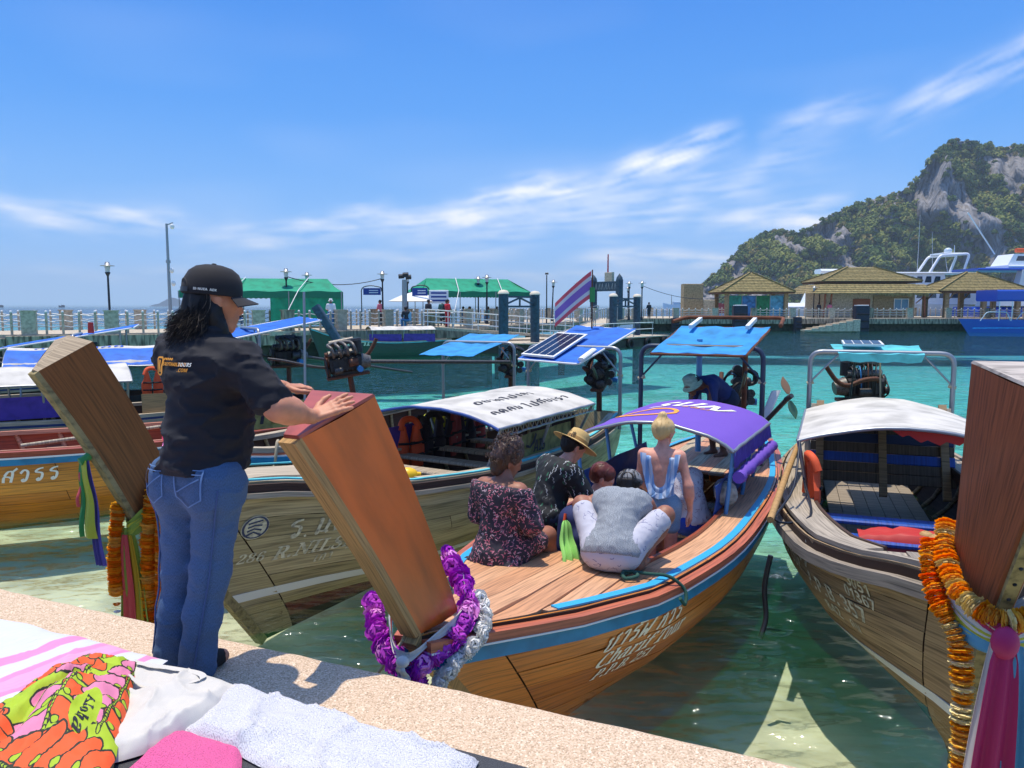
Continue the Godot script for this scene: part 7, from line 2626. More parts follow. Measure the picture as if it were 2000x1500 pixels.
func simple_boat(h: Dictionary, label: String, q: Dictionary) -> Node3D:
	var o := new_boat(h, label)
	h.planks = [mats[q.m], mats[q.get("m2", q.m)]]
	h.seam = mats.seam_dark
	h.near = 1.0
	hull(h, o)
	inside(h, o, mats[q.get("lining", "dark_lining")], 1.0, h.len - 0.4, mats.old_b, mats.old_deck_b)
	for side in [1.0, -1.0]:
		trims(h, o, side, q.trims)
	for s in [2.2, 3.4, 4.6]:
		thwart(h, o, s, 0.5, 0.22, mats.old_deck_b)
	if q.has("prow"):
		prow(h, o, q.prow)
	if q.has("canopy"):
		canopy(h, o, q.canopy)
	return o
func boats_behind() -> void:
	var tr := [["rail", "old_deck", 0.05, 8.0, -0.08, 0.03, -0.04, 0.02], ["dark_band", "navy_paint", 0.05, 8.0, 0.0, 0.03, -0.08, -0.041], ["rub_strake", "old_deck_b", 0.05, 8.0, 0.0, 0.05, -0.13, -0.081]]
	var tq := [["rail", "old_deck", 0.05, 8.4, -0.12, 0.02, -0.04, 0.02], ["brown_band", "charif_rail", 0.05, 8.4, 0.0, 0.03, -0.07, -0.041], ["white_line", "line_white", 0.05, 8.4, 0.0, 0.04, -0.09, -0.071], ["rub_strake", "teal_paint", 0.05, 8.4, 0.0, 0.045, -0.16, -0.091]]
	var g := [0, 1.12, 1.0, 0.98, 2.5, 0.86, 5.0, 0.80, 9.0, 0.86]
	var base_prow := {"s0": -0.02, "y0": 0.95, "s1": -0.55, "y1": 1.9, "d0": 0.3, "d1": 0.3, "a0": 0.1, "a1": 0.5, "f0": 0.07, "f1": 0.08, "w0": 0.2, "w1": 0.36, "m": mats.old_prow, "top": mats.old_prow_top, "strip": mats.strip_olive}
	var h := {"s": Vector2(-3.75, -8.3), "a": Vector2(0.42, -0.9), "len": 8.6, "half": 0.92, "rake": 0.6, "g": g}
	var o := simple_boat(h, "brown boat with pale plank rails, squeezed in behind the weathered grey-green boat", {"m": "charif_c", "m2": "charif_b", "trims": tq})
	stern_frame(h, o, 7.3, 0.78, 1.98, mats.steel_grey)
	tarp(o, [Vector3(6.3, 1.78, -0.72), Vector3(6.3, 1.78, 0.42), Vector3(7.9, 2.12, 0.62), Vector3(7.9, 2.12, -0.5)], mats.canvas_sky, 0.03)
	engine(o, Vector3(7.9, 1.30, 0.42), 0.4, 2, 0.0)
	var t := thing("knotted_rope", "white rope knotted round the pale rail behind the capped person's hip", "rope", boat_w(h, 1.15, 0, 0.48), 0, "ropes")
	var b := MB.new()
	b.tube(curve([[0, 1.02, -0.06], [0.01, 1.06, 0.02], [0.0, 0.9, 0.08], [-0.02, 0.74, 0.09], [0.02, 0.66, 0.08]], 5), 0.022, 6)
	part(t, "strand", b, mats.rope)
	h = {"s": Vector2(-11.75, -10.9), "a": Vector2(0.85, -0.53), "len": 9.0, "half": 0.95, "rake": 0.6, "g": g}
	o = simple_boat(h, "black hulled boat with white canopy and purple side cloth behind the golden boat", {"m": "black_hull", "trims": tr,
		"canopy": {"s0": 3.0, "s1": 5.6, "half": 0.95, "ye": 1.42, "yc": 1.66, "m": mats.canvas_white, "posts": 3, "bows": 3, "sag": 0.04}})
	b = MB.new()
	slab(b, [pts([Vector3(3.1, 1.22, 0.84), Vector3(5.0, 1.22, 0.86)]), pts([Vector3(3.1, 0.86, 0.86), Vector3(5.0, 0.86, 0.88)])], Vector3(0, 0, -0.006))
	part(o, "weather_cloth", b, mats.sheet_purple)
	b = MB.new()
	slab(b, [pts([Vector3(5.75, 1.16, 0.83), Vector3(7.4, 1.14, 0.80)]), pts([Vector3(5.75, 0.62, 0.90), Vector3(7.4, 0.62, 0.86)])], Vector3(0, 0, -0.006))
	part(o, "weather_cloth", b, mats.strip_tan)
	b = MB.new()
	latin(b, "BTG", 0.30, 0.0, func(x: float, y: float) -> Vector3: return Vector3(6.25 + x, 0.76 + y, 0.88 - 0.02 * x))
	part(o, "cloth_writing", b, mats.old_b)
	engine(o, Vector3(8.5, 1.48, 0.0), 0.1, 0, 0.0)
	stern_frame(h, o, 7.8, 0.75, 2.25, mats.steel_grey)
	tarp(o, [Vector3(6.9, 2.10, -0.75), Vector3(6.9, 2.02, 0.75), Vector3(9.0, 2.42, 0.80), Vector3(9.0, 2.46, -0.7)], mats.canvas_blue, 0.05, mats.white_paint)
	var xf := boat_xform(h)
	t = thing("marigold_garland", "yellow marigold string drooping along the blue stern tarp's front edge", "garland", Vector3.ZERO, 0, "garlands on the prows")
	garland(t, curve([xf * Vector3(6.9, 2.0, -0.7), xf * Vector3(6.92, 1.90, -0.35), xf * Vector3(6.9, 1.98, 0.0), xf * Vector3(6.92, 1.88, 0.38), xf * Vector3(6.9, 1.96, 0.72), xf * Vector3(6.9, 1.75, 0.74)], 4), 0.05, [mats.marigold_b], 0.06, 0.7)
	for k in 3:
		life_vest(["orange life vest at left under the white canopy edge behind the leaning prow", "orange life vest in the middle above the tan side cloth", "orange life vest at right above the tan side cloth"][k], xf * Vector3(5.95 + 0.42 * k, 1.52, 0.70), boat_turn(h), mats.vest_orange, 0.8)
	h = {"s": Vector2(-15.6, -12.6), "a": Vector2(0.9, -0.43), "len": 9.4, "half": 0.95, "rake": 0.6, "g": g}
	o = simple_boat(h, "dark boat with blue and white lettered canopy behind the leaning prow", {"m": "black_hull", "trims": tr,
		"canopy": {"s0": 6.2, "s1": 9.0, "half": 0.98, "ye": 1.5, "yc": 1.86, "m": mats.canvas_white, "posts": 3, "bows": 3, "sag": 0.03}})
	b = MB.new()
	var rows := []
	for i in 5:
		var row := PackedVector3Array()
		for j in 13:
			row.append(canopy_p(h, j / 12.0, lerpf(0.35, 0.995, i / 4.0)) + Vector3(0, 0.008, 0.002))
		rows.append(row)
	b.grid(rows)
	part(o, "canopy_panel", b, mats.canvas_blue)
	b = MB.new()
	thai(b, "สนองคลอง", 0.13, 0.1, func(x: float, y: float) -> Vector3: return canopy_p(h, 0.15 + x * 0.75, 0.25 - y * 1.3) + Vector3(0, 0.012, 0))
	part(o, "canopy_writing", b, mats.letter_blue)
	engine(o, Vector3(4.7, 1.62, 0.0), 0.2, 0, 0.0)
	h = {"s": Vector2(-18.6, -15.6), "a": Vector2(0.93, -0.37), "len": 9.4, "half": 0.95, "rake": 0.6, "g": g}
	o = simple_boat(h, "dark boat with long blue tarp and a red beacon, second row at left", {"m": "black_hull", "trims": tr})
	stern_frame(h, o, 8.6, 0.8, 2.0, mats.steel_grey)
	tarp(o, [Vector3(7.0, 1.72, -0.8), Vector3(7.0, 1.70, 0.85), Vector3(9.9, 2.18, 0.85), Vector3(9.9, 2.22, -0.8)], mats.canvas_blue, 0.06, mats.white_paint)
	engine(o, Vector3(8.7, 1.2, 0.0), 0.1, 0, 0.0)
	b = MB.new()
	b.cyl(Vector3(9.0, 2.05, 0.86), Vector3(9.0, 2.30, 0.86), 0.07, 0.06, 10)
	part(o, "red_beacon", b, mats.red_paint)
	for z in [-0.7, 0.7]:
		for s in [7.2, 9.6]:
			b = MB.new()
			b.tube(pts([Vector3(s, 0.7, z), Vector3(s, 1.72 + (s - 7.0) * 0.16, z * 1.1)]), 0.025, 6)
			part(o, "tarp_post", b, mats.steel_grey)
	h = {"s": Vector2(-24.5, -16.6), "a": Vector2(0.94, -0.34), "len": 10.2, "half": 0.95, "rake": 0.6, "g": g}
	o = simple_boat(h, "dark boat with pale blue tarp and small striped flags, farthest left", {"m": "black_hull", "trims": tr})
	tarp(o, [Vector3(7.2, 1.95, -0.85), Vector3(7.2, 1.80, 0.9), Vector3(10.4, 2.42, 0.9), Vector3(10.4, 2.58, -0.85)], mats.canvas_sky, 0.06, mats.white_paint)
	for z in [-0.7, 0.7]:
		for s in [7.4, 9.8]:
			b = MB.new()
			b.tube(pts([Vector3(s, 0.7, z), Vector3(s, 1.85 + (s - 7.0) * 0.18, z * 1.1)]), 0.025, 6)
			part(o, "tarp_post", b, mats.post_blue)
	engine(o, Vector3(9.6, 1.25, 0.0), 0.1, 0, 0.0)
	xf = boat_xform(h)
	for k in 2:
		t = thing("small_flag", ["small striped flag flying over the pale blue tarp at far left", "small striped flag nearer the tarp's right tip at far left"][k], "flag", xf * Vector3(9.7 + 0.9 * k, 2.45 + 0.05 * k, -0.3), 0.3)
		b = MB.new()
		b.cyl(Vector3.ZERO, Vector3(0, 0.6, 0), 0.015, 0.012, 5)
		part(t, "staff", b, mats.rust)
		var c3 := [mats.flag_red, mats.sash_white, mats.flag_violet, mats.sash_white, mats.flag_red]
		for i in 5:
			b = MB.new()
			var y0 := 0.58 - 0.09 * i
			slab(b, [curve([[0, y0, 0], [-0.25, y0 - 0.08, 0.04], [-0.5, y0 - 0.22, 0.0]], 4), curve([[0, y0 - 0.09, 0], [-0.25, y0 - 0.17, 0.04], [-0.5, y0 - 0.31, 0.0]], 4)], Vector3(0, 0, 0.004))
			part(t, "stripe", b, c3[i])
func boat_pier() -> void:
	var h := {"s": Vector2(-10.4, -39.6), "a": Vector2(0.94, -0.34), "len": 7.6, "half": 0.95, "rake": 0.5, "g": [0, 1.55, 0.8, 1.25, 2.0, 0.98, 4.0, 0.82, 7.6, 0.9]}
	var tr := [["rail", "old_deck", 0.05, 7.4, -0.06, 0.03, -0.03, 0.02], ["aqua_edge", "canvas_aqua", 0.05, 7.4, 0.0, 0.04, -0.07, -0.031]]
	var o := simple_boat(h, "dark green boat lying along the pier with yellowed canopy and purple side cloths", {"m": "green_hull", "trims": tr,
		"canopy": {"s0": 3.0, "s1": 6.4, "half": 0.95, "ye": 1.45, "yc": 1.62, "m": mats.canvas_white, "posts": 3, "bows": 3, "sag": 0.03}})
	for q in [[2.9, 4.6], [4.7, 6.4]]:
		var b := MB.new()
		slab(b, [pts([Vector3(q[0], 1.24, 0.8), Vector3(q[1], 1.22, 0.82)]), pts([Vector3(q[0], 0.80, 0.84), Vector3(q[1], 0.80, 0.84)])], Vector3(0, 0, -0.006))
		part(o, "weather_cloth", b, mats.sheet_purple)
	var b := MB.new()
	latin(b, "PHI PHI", 0.36, 0.2, on_hull(h, 1.0, 1.1, 0.62))
	part(o, "hull_name", b, mats.letter_faded)
func bone_d(bn: Array, p: Vector3) -> float:
	var a: Vector3 = bn[0]
	var ab: Vector3 = bn[1] - a
	var ap := p - a
	if bn.size() > 4:
		var fx: Vector3 = bn[4]
		var ff: float = bn[5] - 1.0
		ap += fx * (fx.dot(ap) * ff)
		ab += fx * (fx.dot(ab) * ff)
	var t := clampf(ap.dot(ab) / maxf(ab.length_squared(), 1e-8), 0.0, 1.0)
	return (ap - ab * t).length() - lerpf(bn[2], bn[3], t)
func bones_d(bones: Array, k: float, p: Vector3) -> float:
	var s := 0.0
	for bn in bones:
		s += exp(-k * clampf(bone_d(bn, p), -0.3, 0.3))
	return -log(s) / k
func march(bones: Array, k: float, o: Vector3, d: Vector3, out := 0.0) -> Vector3:
	var t := 0.0
	for i in 40:
		var e := bones_d(bones, k, o + d * t) - out
		t += e * 0.8
		if e < 0.0008:
			break
	return o + d * t
func soft(b: MB, bones: Array, cell: float, o := {}) -> void:
	var k: float = o.get("k", 55.0)
	var marg: float = 2.6 / k
	var lo := Vector3.ONE * 1e9
	var hi := Vector3.ONE * -1e9
	for bn in bones:
		var r: float = maxf(bn[2], bn[3]) + marg
		for q in [bn[0], bn[1]]:
			lo = lo.min(q - Vector3.ONE * r)
			hi = hi.max(q + Vector3.ONE * r)
	lo -= Vector3.ONE * cell * 2.0
	hi += Vector3.ONE * cell * 2.0
	var nx := int((hi.x - lo.x) / cell) + 2
	var ny := int((hi.y - lo.y) / cell) + 2
	var nz := int((hi.z - lo.z) / cell) + 2
	var f := PackedFloat32Array()
	f.resize(nx * ny * nz)
	for bn in bones:
		var a: Vector3 = bn[0]
		var e: Vector3 = bn[1]
		var ra: float = bn[2]
		var rb: float = bn[3]
		var flat: bool = bn.size() > 4
		var fx := Vector3.ZERO
		var ff := 0.0
		if flat:
			fx = bn[4]
			ff = bn[5] - 1.0
		var ab := e - a
		if flat:
			ab += fx * (fx.dot(ab) * ff)
		var il := 1.0 / maxf(ab.length_squared(), 1e-8)
		var r := maxf(ra, rb) + marg
		if flat and ff < 0.0:
			r = maxf(ra, rb) / (ff + 1.0) + marg
		var b0 := (a.min(e) - Vector3.ONE * r - lo) / cell
		var b1 := (a.max(e) + Vector3.ONE * r - lo) / cell
		for z in range(maxi(0, int(b0.z)), mini(nz, int(b1.z) + 2)):
			for y in range(maxi(0, int(b0.y)), mini(ny, int(b1.y) + 2)):
				var at := (z * ny + y) * nx
				for x in range(maxi(0, int(b0.x)), mini(nx, int(b1.x) + 2)):
					var ap := lo + Vector3(x, y, z) * cell - a
					if flat:
						ap += fx * (fx.dot(ap) * ff)
					var t := clampf(ap.dot(ab) * il, 0.0, 1.0)
					var d := (ap - ab * t).length() - ra - (rb - ra) * t
					if d < marg:
						f[at + x] += exp(-k * maxf(d, -0.25))
	var nzs: FastNoiseLite = o.get("noise")
	var cuts: Array = o.get("cuts", [])
	var carve: Array = o.get("carve", [])
	if nzs or cuts.size() or carve.size():
		var amp: float = o.get("amp", 0.0)
		var sc: Vector3 = o.get("scale", Vector3.ONE)
		var ridge_on: bool = o.get("ridged", false)
		for z in nz:
			for y in ny:
				var at := (z * ny + y) * nx
				for x in nx:
					var s := f[at + x]
					if s < 0.02:
						continue
					var p := lo + Vector3(x, y, z) * cell
					if nzs and s < 60.0:
						var q := nzs.get_noise_3dv(p * sc)
						if ridge_on:
							q = 1.0 - 2.0 * sqrt(absf(q))
						s *= exp(k * amp * q)
					for c in cuts:
						s = minf(s, exp(-k * clampf((p - c[0]).dot(c[1]), -0.2, 0.2)))
					for c in carve:
						s = minf(s, exp(k * clampf(bone_d(c, p), -0.2, 0.2)))
					f[at + x] = s
	var vid := PackedInt32Array()
	vid.resize(nx * ny * nz)
	vid.fill(-1)
	var base := b.v.size()
	var sy := nx
	var sz := nx * ny
	var offs := PackedInt32Array([0, 1, sy, sy + 1, sz, sz + 1, sz + sy, sz + sy + 1])
	var eds := [[0, 1], [2, 3], [4, 5], [6, 7], [0, 2], [1, 3], [4, 6], [5, 7], [0, 4], [1, 5], [2, 6], [3, 7]]
	var cr := [Vector3(0, 0, 0), Vector3(1, 0, 0), Vector3(0, 1, 0), Vector3(1, 1, 0), Vector3(0, 0, 1), Vector3(1, 0, 1), Vector3(0, 1, 1), Vector3(1, 1, 1)]
	for z in nz - 1:
		for y in ny - 1:
			var at := (z * ny + y) * nx
			for x in nx - 1:
				var i := at + x
				var m := 0
				if f[i] >= 1.0: m += 1
				if f[i + 1] >= 1.0: m += 1
				if f[i + sy] >= 1.0: m += 1
				if f[i + sy + 1] >= 1.0: m += 1
				if f[i + sz] >= 1.0: m += 1
				if f[i + sz + 1] >= 1.0: m += 1
				if f[i + sz + sy] >= 1.0: m += 1
				if f[i + sz + sy + 1] >= 1.0: m += 1
				if m == 0 or m == 8:
					continue
				var sum := Vector3.ZERO
				var cnt := 0
				for ed in eds:
					var fa := f[i + offs[ed[0]]]
					var fb := f[i + offs[ed[1]]]
					if (fa >= 1.0) != (fb >= 1.0):
						var la := log(maxf(fa, 0.02))
						var lb := log(maxf(fb, 0.02))
						var t := la / (la - lb)
						sum += (cr[ed[0]] as Vector3).lerp(cr[ed[1]], t)
						cnt += 1
				var p := lo + (Vector3(x, y, z) + sum / cnt) * cell
				vid[i] = b.v.size()
				b.v.append(p); b.n.append(Vector3.ZERO); b.uv.append(Vector2(p.x, p.y)); b.c.append(b.tint)
	for z in range(1, nz - 1):
		for y in range(1, ny - 1):
			var at := (z * ny + y) * nx
			for x in range(1, nx - 1):
				var i := at + x
				var s := f[i] >= 1.0
				if s != (f[i + 1] >= 1.0):
					_net(b, vid[i], vid[i - sy], vid[i - sy - sz], vid[i - sz], s)
				if s != (f[i + sy] >= 1.0):
					_net(b, vid[i], vid[i - sz], vid[i - sz - 1], vid[i - 1], s)
				if s != (f[i + sz] >= 1.0):
					_net(b, vid[i], vid[i - 1], vid[i - 1 - sy], vid[i - sy], s)
	for q in range(base, b.v.size()):
		b.n[q] = b.n[q].normalized()
func _net(b: MB, a: int, c: int, d: int, e: int, s: bool) -> void:
	if a < 0 or c < 0 or d < 0 or e < 0:
		return
	if not s:
		var t := c
		c = e
		e = t
	var q := (b.v[d] - b.v[a]).cross(b.v[e] - b.v[c])
	q = -q
	b.n[a] -= q; b.n[c] -= q; b.n[d] -= q; b.n[e] -= q
	b.idx.append(a); b.idx.append(e); b.idx.append(d)
	b.idx.append(a); b.idx.append(d); b.idx.append(c)
func hand_bones(w: Vector3, dir: Vector3, up: Vector3, side: Vector3, curl := 0.25, s := 1.0, spread := 1.0) -> Array:
	var r := []
	var len := [0.072, 0.080, 0.074, 0.058]
	for k in 4:
		var off := (1.5 - k) * 0.0185 * s
		var root := w + dir * 0.088 * s + side * off - up * 0.002 * absf(k - 1.5)
		r.append([w + dir * 0.012 * s + side * off * 0.62, root, 0.0125 * s, 0.0105 * s])
		var d := (dir + side * (1.5 - k) * 0.075 * spread).normalized()
		var p := root
		var ax := d.cross(up).normalized()
		var l: float = len[k] * s
		for j in 3:
			var ang := -curl * (0.35 if j == 0 else 1.0) * (1.0 + 0.12 * k)
			d = d.rotated(ax, ang)
			var q = p + d * l * [0.45, 0.31, 0.24][j]
			r.append([p, q, (0.0088 - 0.0008 * j) * s, (0.0080 - 0.0009 * j) * s])
			p = q
	var t0 := w + dir * 0.022 * s + side * 0.022 * s - up * 0.004
	var t1 := t0 + (dir * 0.6 + side * 0.75 - up * 0.12).normalized() * 0.042 * s
	var t2 := t1 + (dir * 0.85 + side * 0.5).normalized() * 0.032 * s
	var t3 := t2 + (dir * 0.97 + side * 0.2).normalized() * 0.026 * s
	r.append([t0, t1, 0.0155 * s, 0.0115 * s])
	r.append([t1, t2, 0.0108 * s, 0.0095 * s])
	r.append([t2, t3, 0.0095 * s, 0.0075 * s])
	return r
func head_bones(c: Vector3, f: Vector3, u: Vector3, s := 1.0) -> Array:
	var x := f.cross(u).normalized()
	u = x.cross(f)
	return [
		[c + u * 0.030 * s - f * 0.025 * s, c + u * 0.030 * s + f * 0.018 * s, 0.083 * s, 0.078 * s, x, 1.10],
		[c + f * 0.035 * s - u * 0.01, c + f * 0.050 * s - u * 0.075 * s, 0.062 * s, 0.036 * s],
		[c + f * 0.045 * s - u * 0.085 * s, c + f * 0.062 * s - u * 0.092 * s, 0.030 * s, 0.024 * s],
		[c + f * 0.086 * s + u * 0.022 * s, c + f * 0.106 * s - u * 0.022 * s, 0.009 * s, 0.014 * s],
		[c + f * 0.086 * s - u * 0.055 * s - x * 0.014 * s, c + f * 0.086 * s - u * 0.055 * s + x * 0.014 * s, 0.010 * s, 0.010 * s],
		[c + f * 0.082 * s + u * 0.030 * s - x * 0.045 * s, c + f * 0.082 * s + u * 0.030 * s + x * 0.045 * s, 0.011 * s, 0.011 * s],
		[c + x * 0.078 * s + u * 0.015 * s - f * 0.008 * s, c + x * 0.076 * s - u * 0.028 * s - f * 0.002 * s, 0.014 * s, 0.009 * s, x, 1.5],
		[c - x * 0.078 * s + u * 0.015 * s - f * 0.008 * s, c - x * 0.076 * s - u * 0.028 * s - f * 0.002 * s, 0.014 * s, 0.009 * s, x, 1.5]]
func face_parts(t: Node3D, c: Vector3, f: Vector3, u: Vector3, hair: Material, s := 1.0) -> void:
	var x := f.cross(u).normalized()
	u = x.cross(f)
	for sd in [-1.0, 1.0]:
		var b := MB.new()
		b.ball(c + f * 0.080 * s + x * sd * 0.032 * s + u * 0.008 * s, Vector3.ONE * 0.0125 * s, Basis.IDENTITY, 10, 6)
		part(t, "eye", b, mats.eye_white)
		b = MB.new()
		b.ball(c + f * 0.0885 * s + x * sd * 0.032 * s + u * 0.008 * s, Vector3.ONE * 0.0058 * s, Basis.IDENTITY, 8, 5)
		part(t, "iris", b, mats.eye_dark)
		b = MB.new()
		b.tube(pts([c + f * 0.092 * s + x * sd * 0.014 * s + u * 0.030 * s, c + f * 0.088 * s + x * sd * 0.034 * s + u * 0.036 * s, c + f * 0.074 * s + x * sd * 0.052 * s + u * 0.028 * s]), 0.0045 * s, 5)
		part(t, "eyebrow", b, hair)
	var b := MB.new()
	b.ball(c + f * 0.093 * s - u * 0.056 * s, Vector3(0.021, 0.008, 0.007) * s, Basis(x, u, -f), 10, 6)
	part(t, "lips", b, mats.lip)
const POSE := {"pelvis": Vector3(0, 0.93, 0), "chest": Vector3(0, 1.22, 0.01), "neck": Vector3(0, 1.42, 0.0), "head": Vector3(0, 1.56, -0.025), "shL": Vector3(-0.165, 1.36, 0), "shR": Vector3(0.165, 1.36, 0), "elL": Vector3(-0.215, 1.09, 0.02), "elR": Vector3(0.215, 1.09, 0.02), "wrL": Vector3(-0.23, 0.86, -0.04), "wrR": Vector3(0.23, 0.86, -0.04),
	"hipL": Vector3(-0.085, 0.90, 0), "hipR": Vector3(0.085, 0.90, 0), "knL": Vector3(-0.095, 0.49, -0.01), "knR": Vector3(0.095, 0.49, -0.01), "anL": Vector3(-0.095, 0.085, 0.03), "anR": Vector3(0.095, 0.085, 0.03), "look": Vector3(0, 0, -1), "crown": Vector3(0, 1, 0), "toeL": Vector3(0, -0.25, -1), "toeR": Vector3(0, -0.25, -1)}
func trunk(j: Dictionary, g: float, w := 1.0) -> Array:
	var bk := [
		[(j.hipL as Vector3).lerp(j.hipR, 0.12), (j.hipL as Vector3).lerp(j.hipR, 0.88), 0.108 * w + g, 0.108 * w + g],
		[(j.pelvis as Vector3), (j.pelvis as Vector3).lerp(j.chest, 0.5), 0.112 * w + g, 0.104 * w + g],
		[(j.pelvis as Vector3).lerp(j.chest, 0.5), j.chest, 0.104 * w + g, 0.112 * w + g],
		[(j.shL as Vector3).lerp(j.shR, 0.20).lerp(j.chest, 0.32), (j.shL as Vector3).lerp(j.shR, 0.80).lerp(j.chest, 0.32), 0.098 * w + g, 0.098 * w + g],
		[(j.shL as Vector3).lerp(j.shR, 0.10).lerp(j.chest, 0.05), (j.shL as Vector3).lerp(j.shR, 0.90).lerp(j.chest, 0.05), 0.055 * w + g, 0.055 * w + g]]
	return bk
func limb(a: Vector3, e: Vector3, r0: float, r1: float, u0 := 0.0, u1 := 1.0) -> Array:
	return [a.lerp(e, u0), a.lerp(e, u1), lerpf(r0, r1, u0), lerpf(r0, r1, u1)]
func figure(called_label: String, at: Vector3, turn: float, pose: Dictionary, q: Dictionary) -> Node3D:
	var t := thing("person", called_label, "person", at, turn, q.get("group", ""))
	var j := POSE.duplicate()
	j.merge(pose, true)
	var w: float = q.get("w", 1.0)
	var cell: float = q.get("cell", 0.014)
	var fine: bool = cell < 0.02
	var skin: Material = q.skin
	var b := MB.new()
	var bones := trunk(j, -0.004, w)
	bones.append([(j.chest as Vector3).lerp(j.neck, 0.7), (j.head as Vector3) - (j.crown as Vector3) * 0.05, 0.056 * w, 0.050])
	for s in ["L", "R"]:
		bones.append([j["sh" + s], j["el" + s], 0.050 * w, 0.040 * w])
		bones.append([(j["el" + s] as Vector3), (j["el" + s] as Vector3).lerp(j["wr" + s], 0.35), 0.038 * w, 0.040 * w])
		bones.append([(j["el" + s] as Vector3).lerp(j["wr" + s], 0.35), j["wr" + s], 0.040 * w, 0.025])
		bones.append([j["hip" + s], j["kn" + s], 0.088 * w, 0.056 * w])
		bones.append([(j["kn" + s] as Vector3), (j["kn" + s] as Vector3).lerp(j["an" + s], 0.35), 0.052 * w, 0.056 * w])
		bones.append([(j["kn" + s] as Vector3).lerp(j["an" + s], 0.35), j["an" + s], 0.056 * w, 0.035])
		var toe: Vector3 = (j["toe" + s] as Vector3).normalized()
		var an: Vector3 = j["an" + s]
		bones.append([an + Vector3(0, -0.045, 0) - toe * 0.04, an + toe * 0.13 + Vector3(0, -0.02, 0), 0.034, 0.030])
		if not fine:
			var d: Vector3 = ((j["wr" + s] as Vector3) - (j["el" + s] as Vector3)).normalized()
			bones.append([j["wr" + s], (j["wr" + s] as Vector3) + d * 0.15, 0.03, 0.02])
	if not fine:
		bones.append_array(head_bones(j.head, j.look, j.crown))
	soft(b, bones, cell, {"k": 50.0, "cuts": q.get("body_cuts", [])})
	if fine:
		soft(b, head_bones(j.head, j.look, j.crown), q.get("head_cell", 0.006), {"k": 110.0})
		for s in ["L", "R"]:
			var hd: Array = q.get("hand" + s, [])
			var el: Vector3 = j["el" + s]
			var wr: Vector3 = j["wr" + s]
			var d := (wr - el).normalized() if hd.is_empty() else (hd[0] as Vector3).normalized()
			var sx := 1.0 if s == "R" else -1.0
			var up := Vector3(sx, 0.2, 0.3) if hd.is_empty() else hd[1] as Vector3
			up = (up - d * up.dot(d)).normalized()
			var side := up.cross(d) * -sx
			if hd.size() > 3:
				side *= hd[3]
			var hb := hand_bones(wr, d, up, side, 0.35 if hd.is_empty() else hd[2])
			hb.append([wr - (wr - el).normalized() * 0.05, wr + d * 0.01, 0.026, 0.023])
			soft(b, hb, q.get("hand_cell", 0.0055), {"k": 260.0})
	part(t, "body", b, skin)
	if fine:
		face_parts(t, j.head, (j.look as Vector3).normalized(), j.crown, q.get("hair_m", mats.hair_black))
	if q.has("shirt"):
		var g: float = q.get("shirt_g", 0.014)
		var sb := trunk(j, g, w)
		var sl: float = q.get("sleeve", 0.6)
		for s in ["L", "R"]:
			if sl > 0.0:
				sb.append(limb(j["sh" + s], j["el" + s], 0.064 * w + g * 0.6, 0.056 * w + g, 0.0, minf(sl, 1.0)))
				if sl > 1.0:
					sb.append(limb(j["el" + s], j["wr" + s], 0.052 * w + g, 0.036 + g, 0.0, sl - 1.0))
		var cuts: Array = q.get("shirt_cuts", []).duplicate()
		var nd: Vector3 = ((j.head as Vector3) - (j.chest as Vector3)).normalized()
		cuts.append([(j.neck as Vector3) - nd * q.get("neck_drop", 0.0), nd])
		var pd: Vector3 = ((j.pelvis as Vector3) - (j.chest as Vector3)).normalized()
		cuts.append([(j.pelvis as Vector3) + pd * q.get("hem", 0.02), pd])
		if q.get("squat", false):
			cuts.pop_back()
			cuts.append([(j.pelvis as Vector3) + Vector3(0, -0.02, 0.05), Vector3(0, -0.9, 0.43)])
		if q.has("skirt"):
			for sk in q.skirt:
				sb.append(sk)
			cuts.pop_back()
		for s in ["L", "R"]:
			if sl > 0.0 and sl <= 1.0:
				pass
		b = MB.new()
		soft(b, sb, cell, {"k": 55.0, "cuts": cuts, "carve": q.get("carve", []), "noise": noise(q.get("seed", 3), 9.0, 2), "amp": q.get("fold", 0.006), "scale": Vector3(1.0, 0.7, 1.0), "ridged": true})
		part(t, q.get("shirt_name", "shirt"), b, q.shirt)
	if q.has("pants"):
		var pl: float = q.get("pant_len", 0.7)
		var pb := [[(j.hipL as Vector3).lerp(j.hipR, 0.1), (j.hipL as Vector3).lerp(j.hipR, 0.9), 0.122 * w, 0.122 * w], [(j.pelvis as Vector3), (j.pelvis as Vector3).lerp(j.chest, 0.3), 0.122 * w, 0.118 * w]]
		for s in ["L", "R"]:
			var th: float = 0.094 if q.get("squat", false) else 0.102
			pb.append(limb(j["hip" + s], j["kn" + s], th * w, 0.076 * w, 0.0, minf(pl, 1.0)))
			if pl > 1.0:
				pb.append(limb(j["kn" + s], j["an" + s], 0.074 * w, 0.058 * w, 0.0, pl - 1.0))
		var cuts := [] if q.get("squat", false) else [[(j.pelvis as Vector3).lerp(j.chest, q.get("waist", 0.28)), ((j.chest as Vector3) - (j.pelvis as Vector3)).normalized()]]
		if pl <= 1.0:
			for s in ["L", "R"]:
				pass
		b = MB.new()
		soft(b, pb, cell, {"k": 55.0, "cuts": cuts, "noise": noise(q.get("seed", 3) + 1, 10.0, 2), "amp": 0.004, "ridged": true})
		part(t, q.get("pants_name", "shorts"), b, q.pants)
	var c: Vector3 = j.head
	var f: Vector3 = (j.look as Vector3).normalized()
	var u: Vector3 = j.crown
	var x := f.cross(u).normalized()
	u = x.cross(f)
	var hs: String = q.get("hair", "")
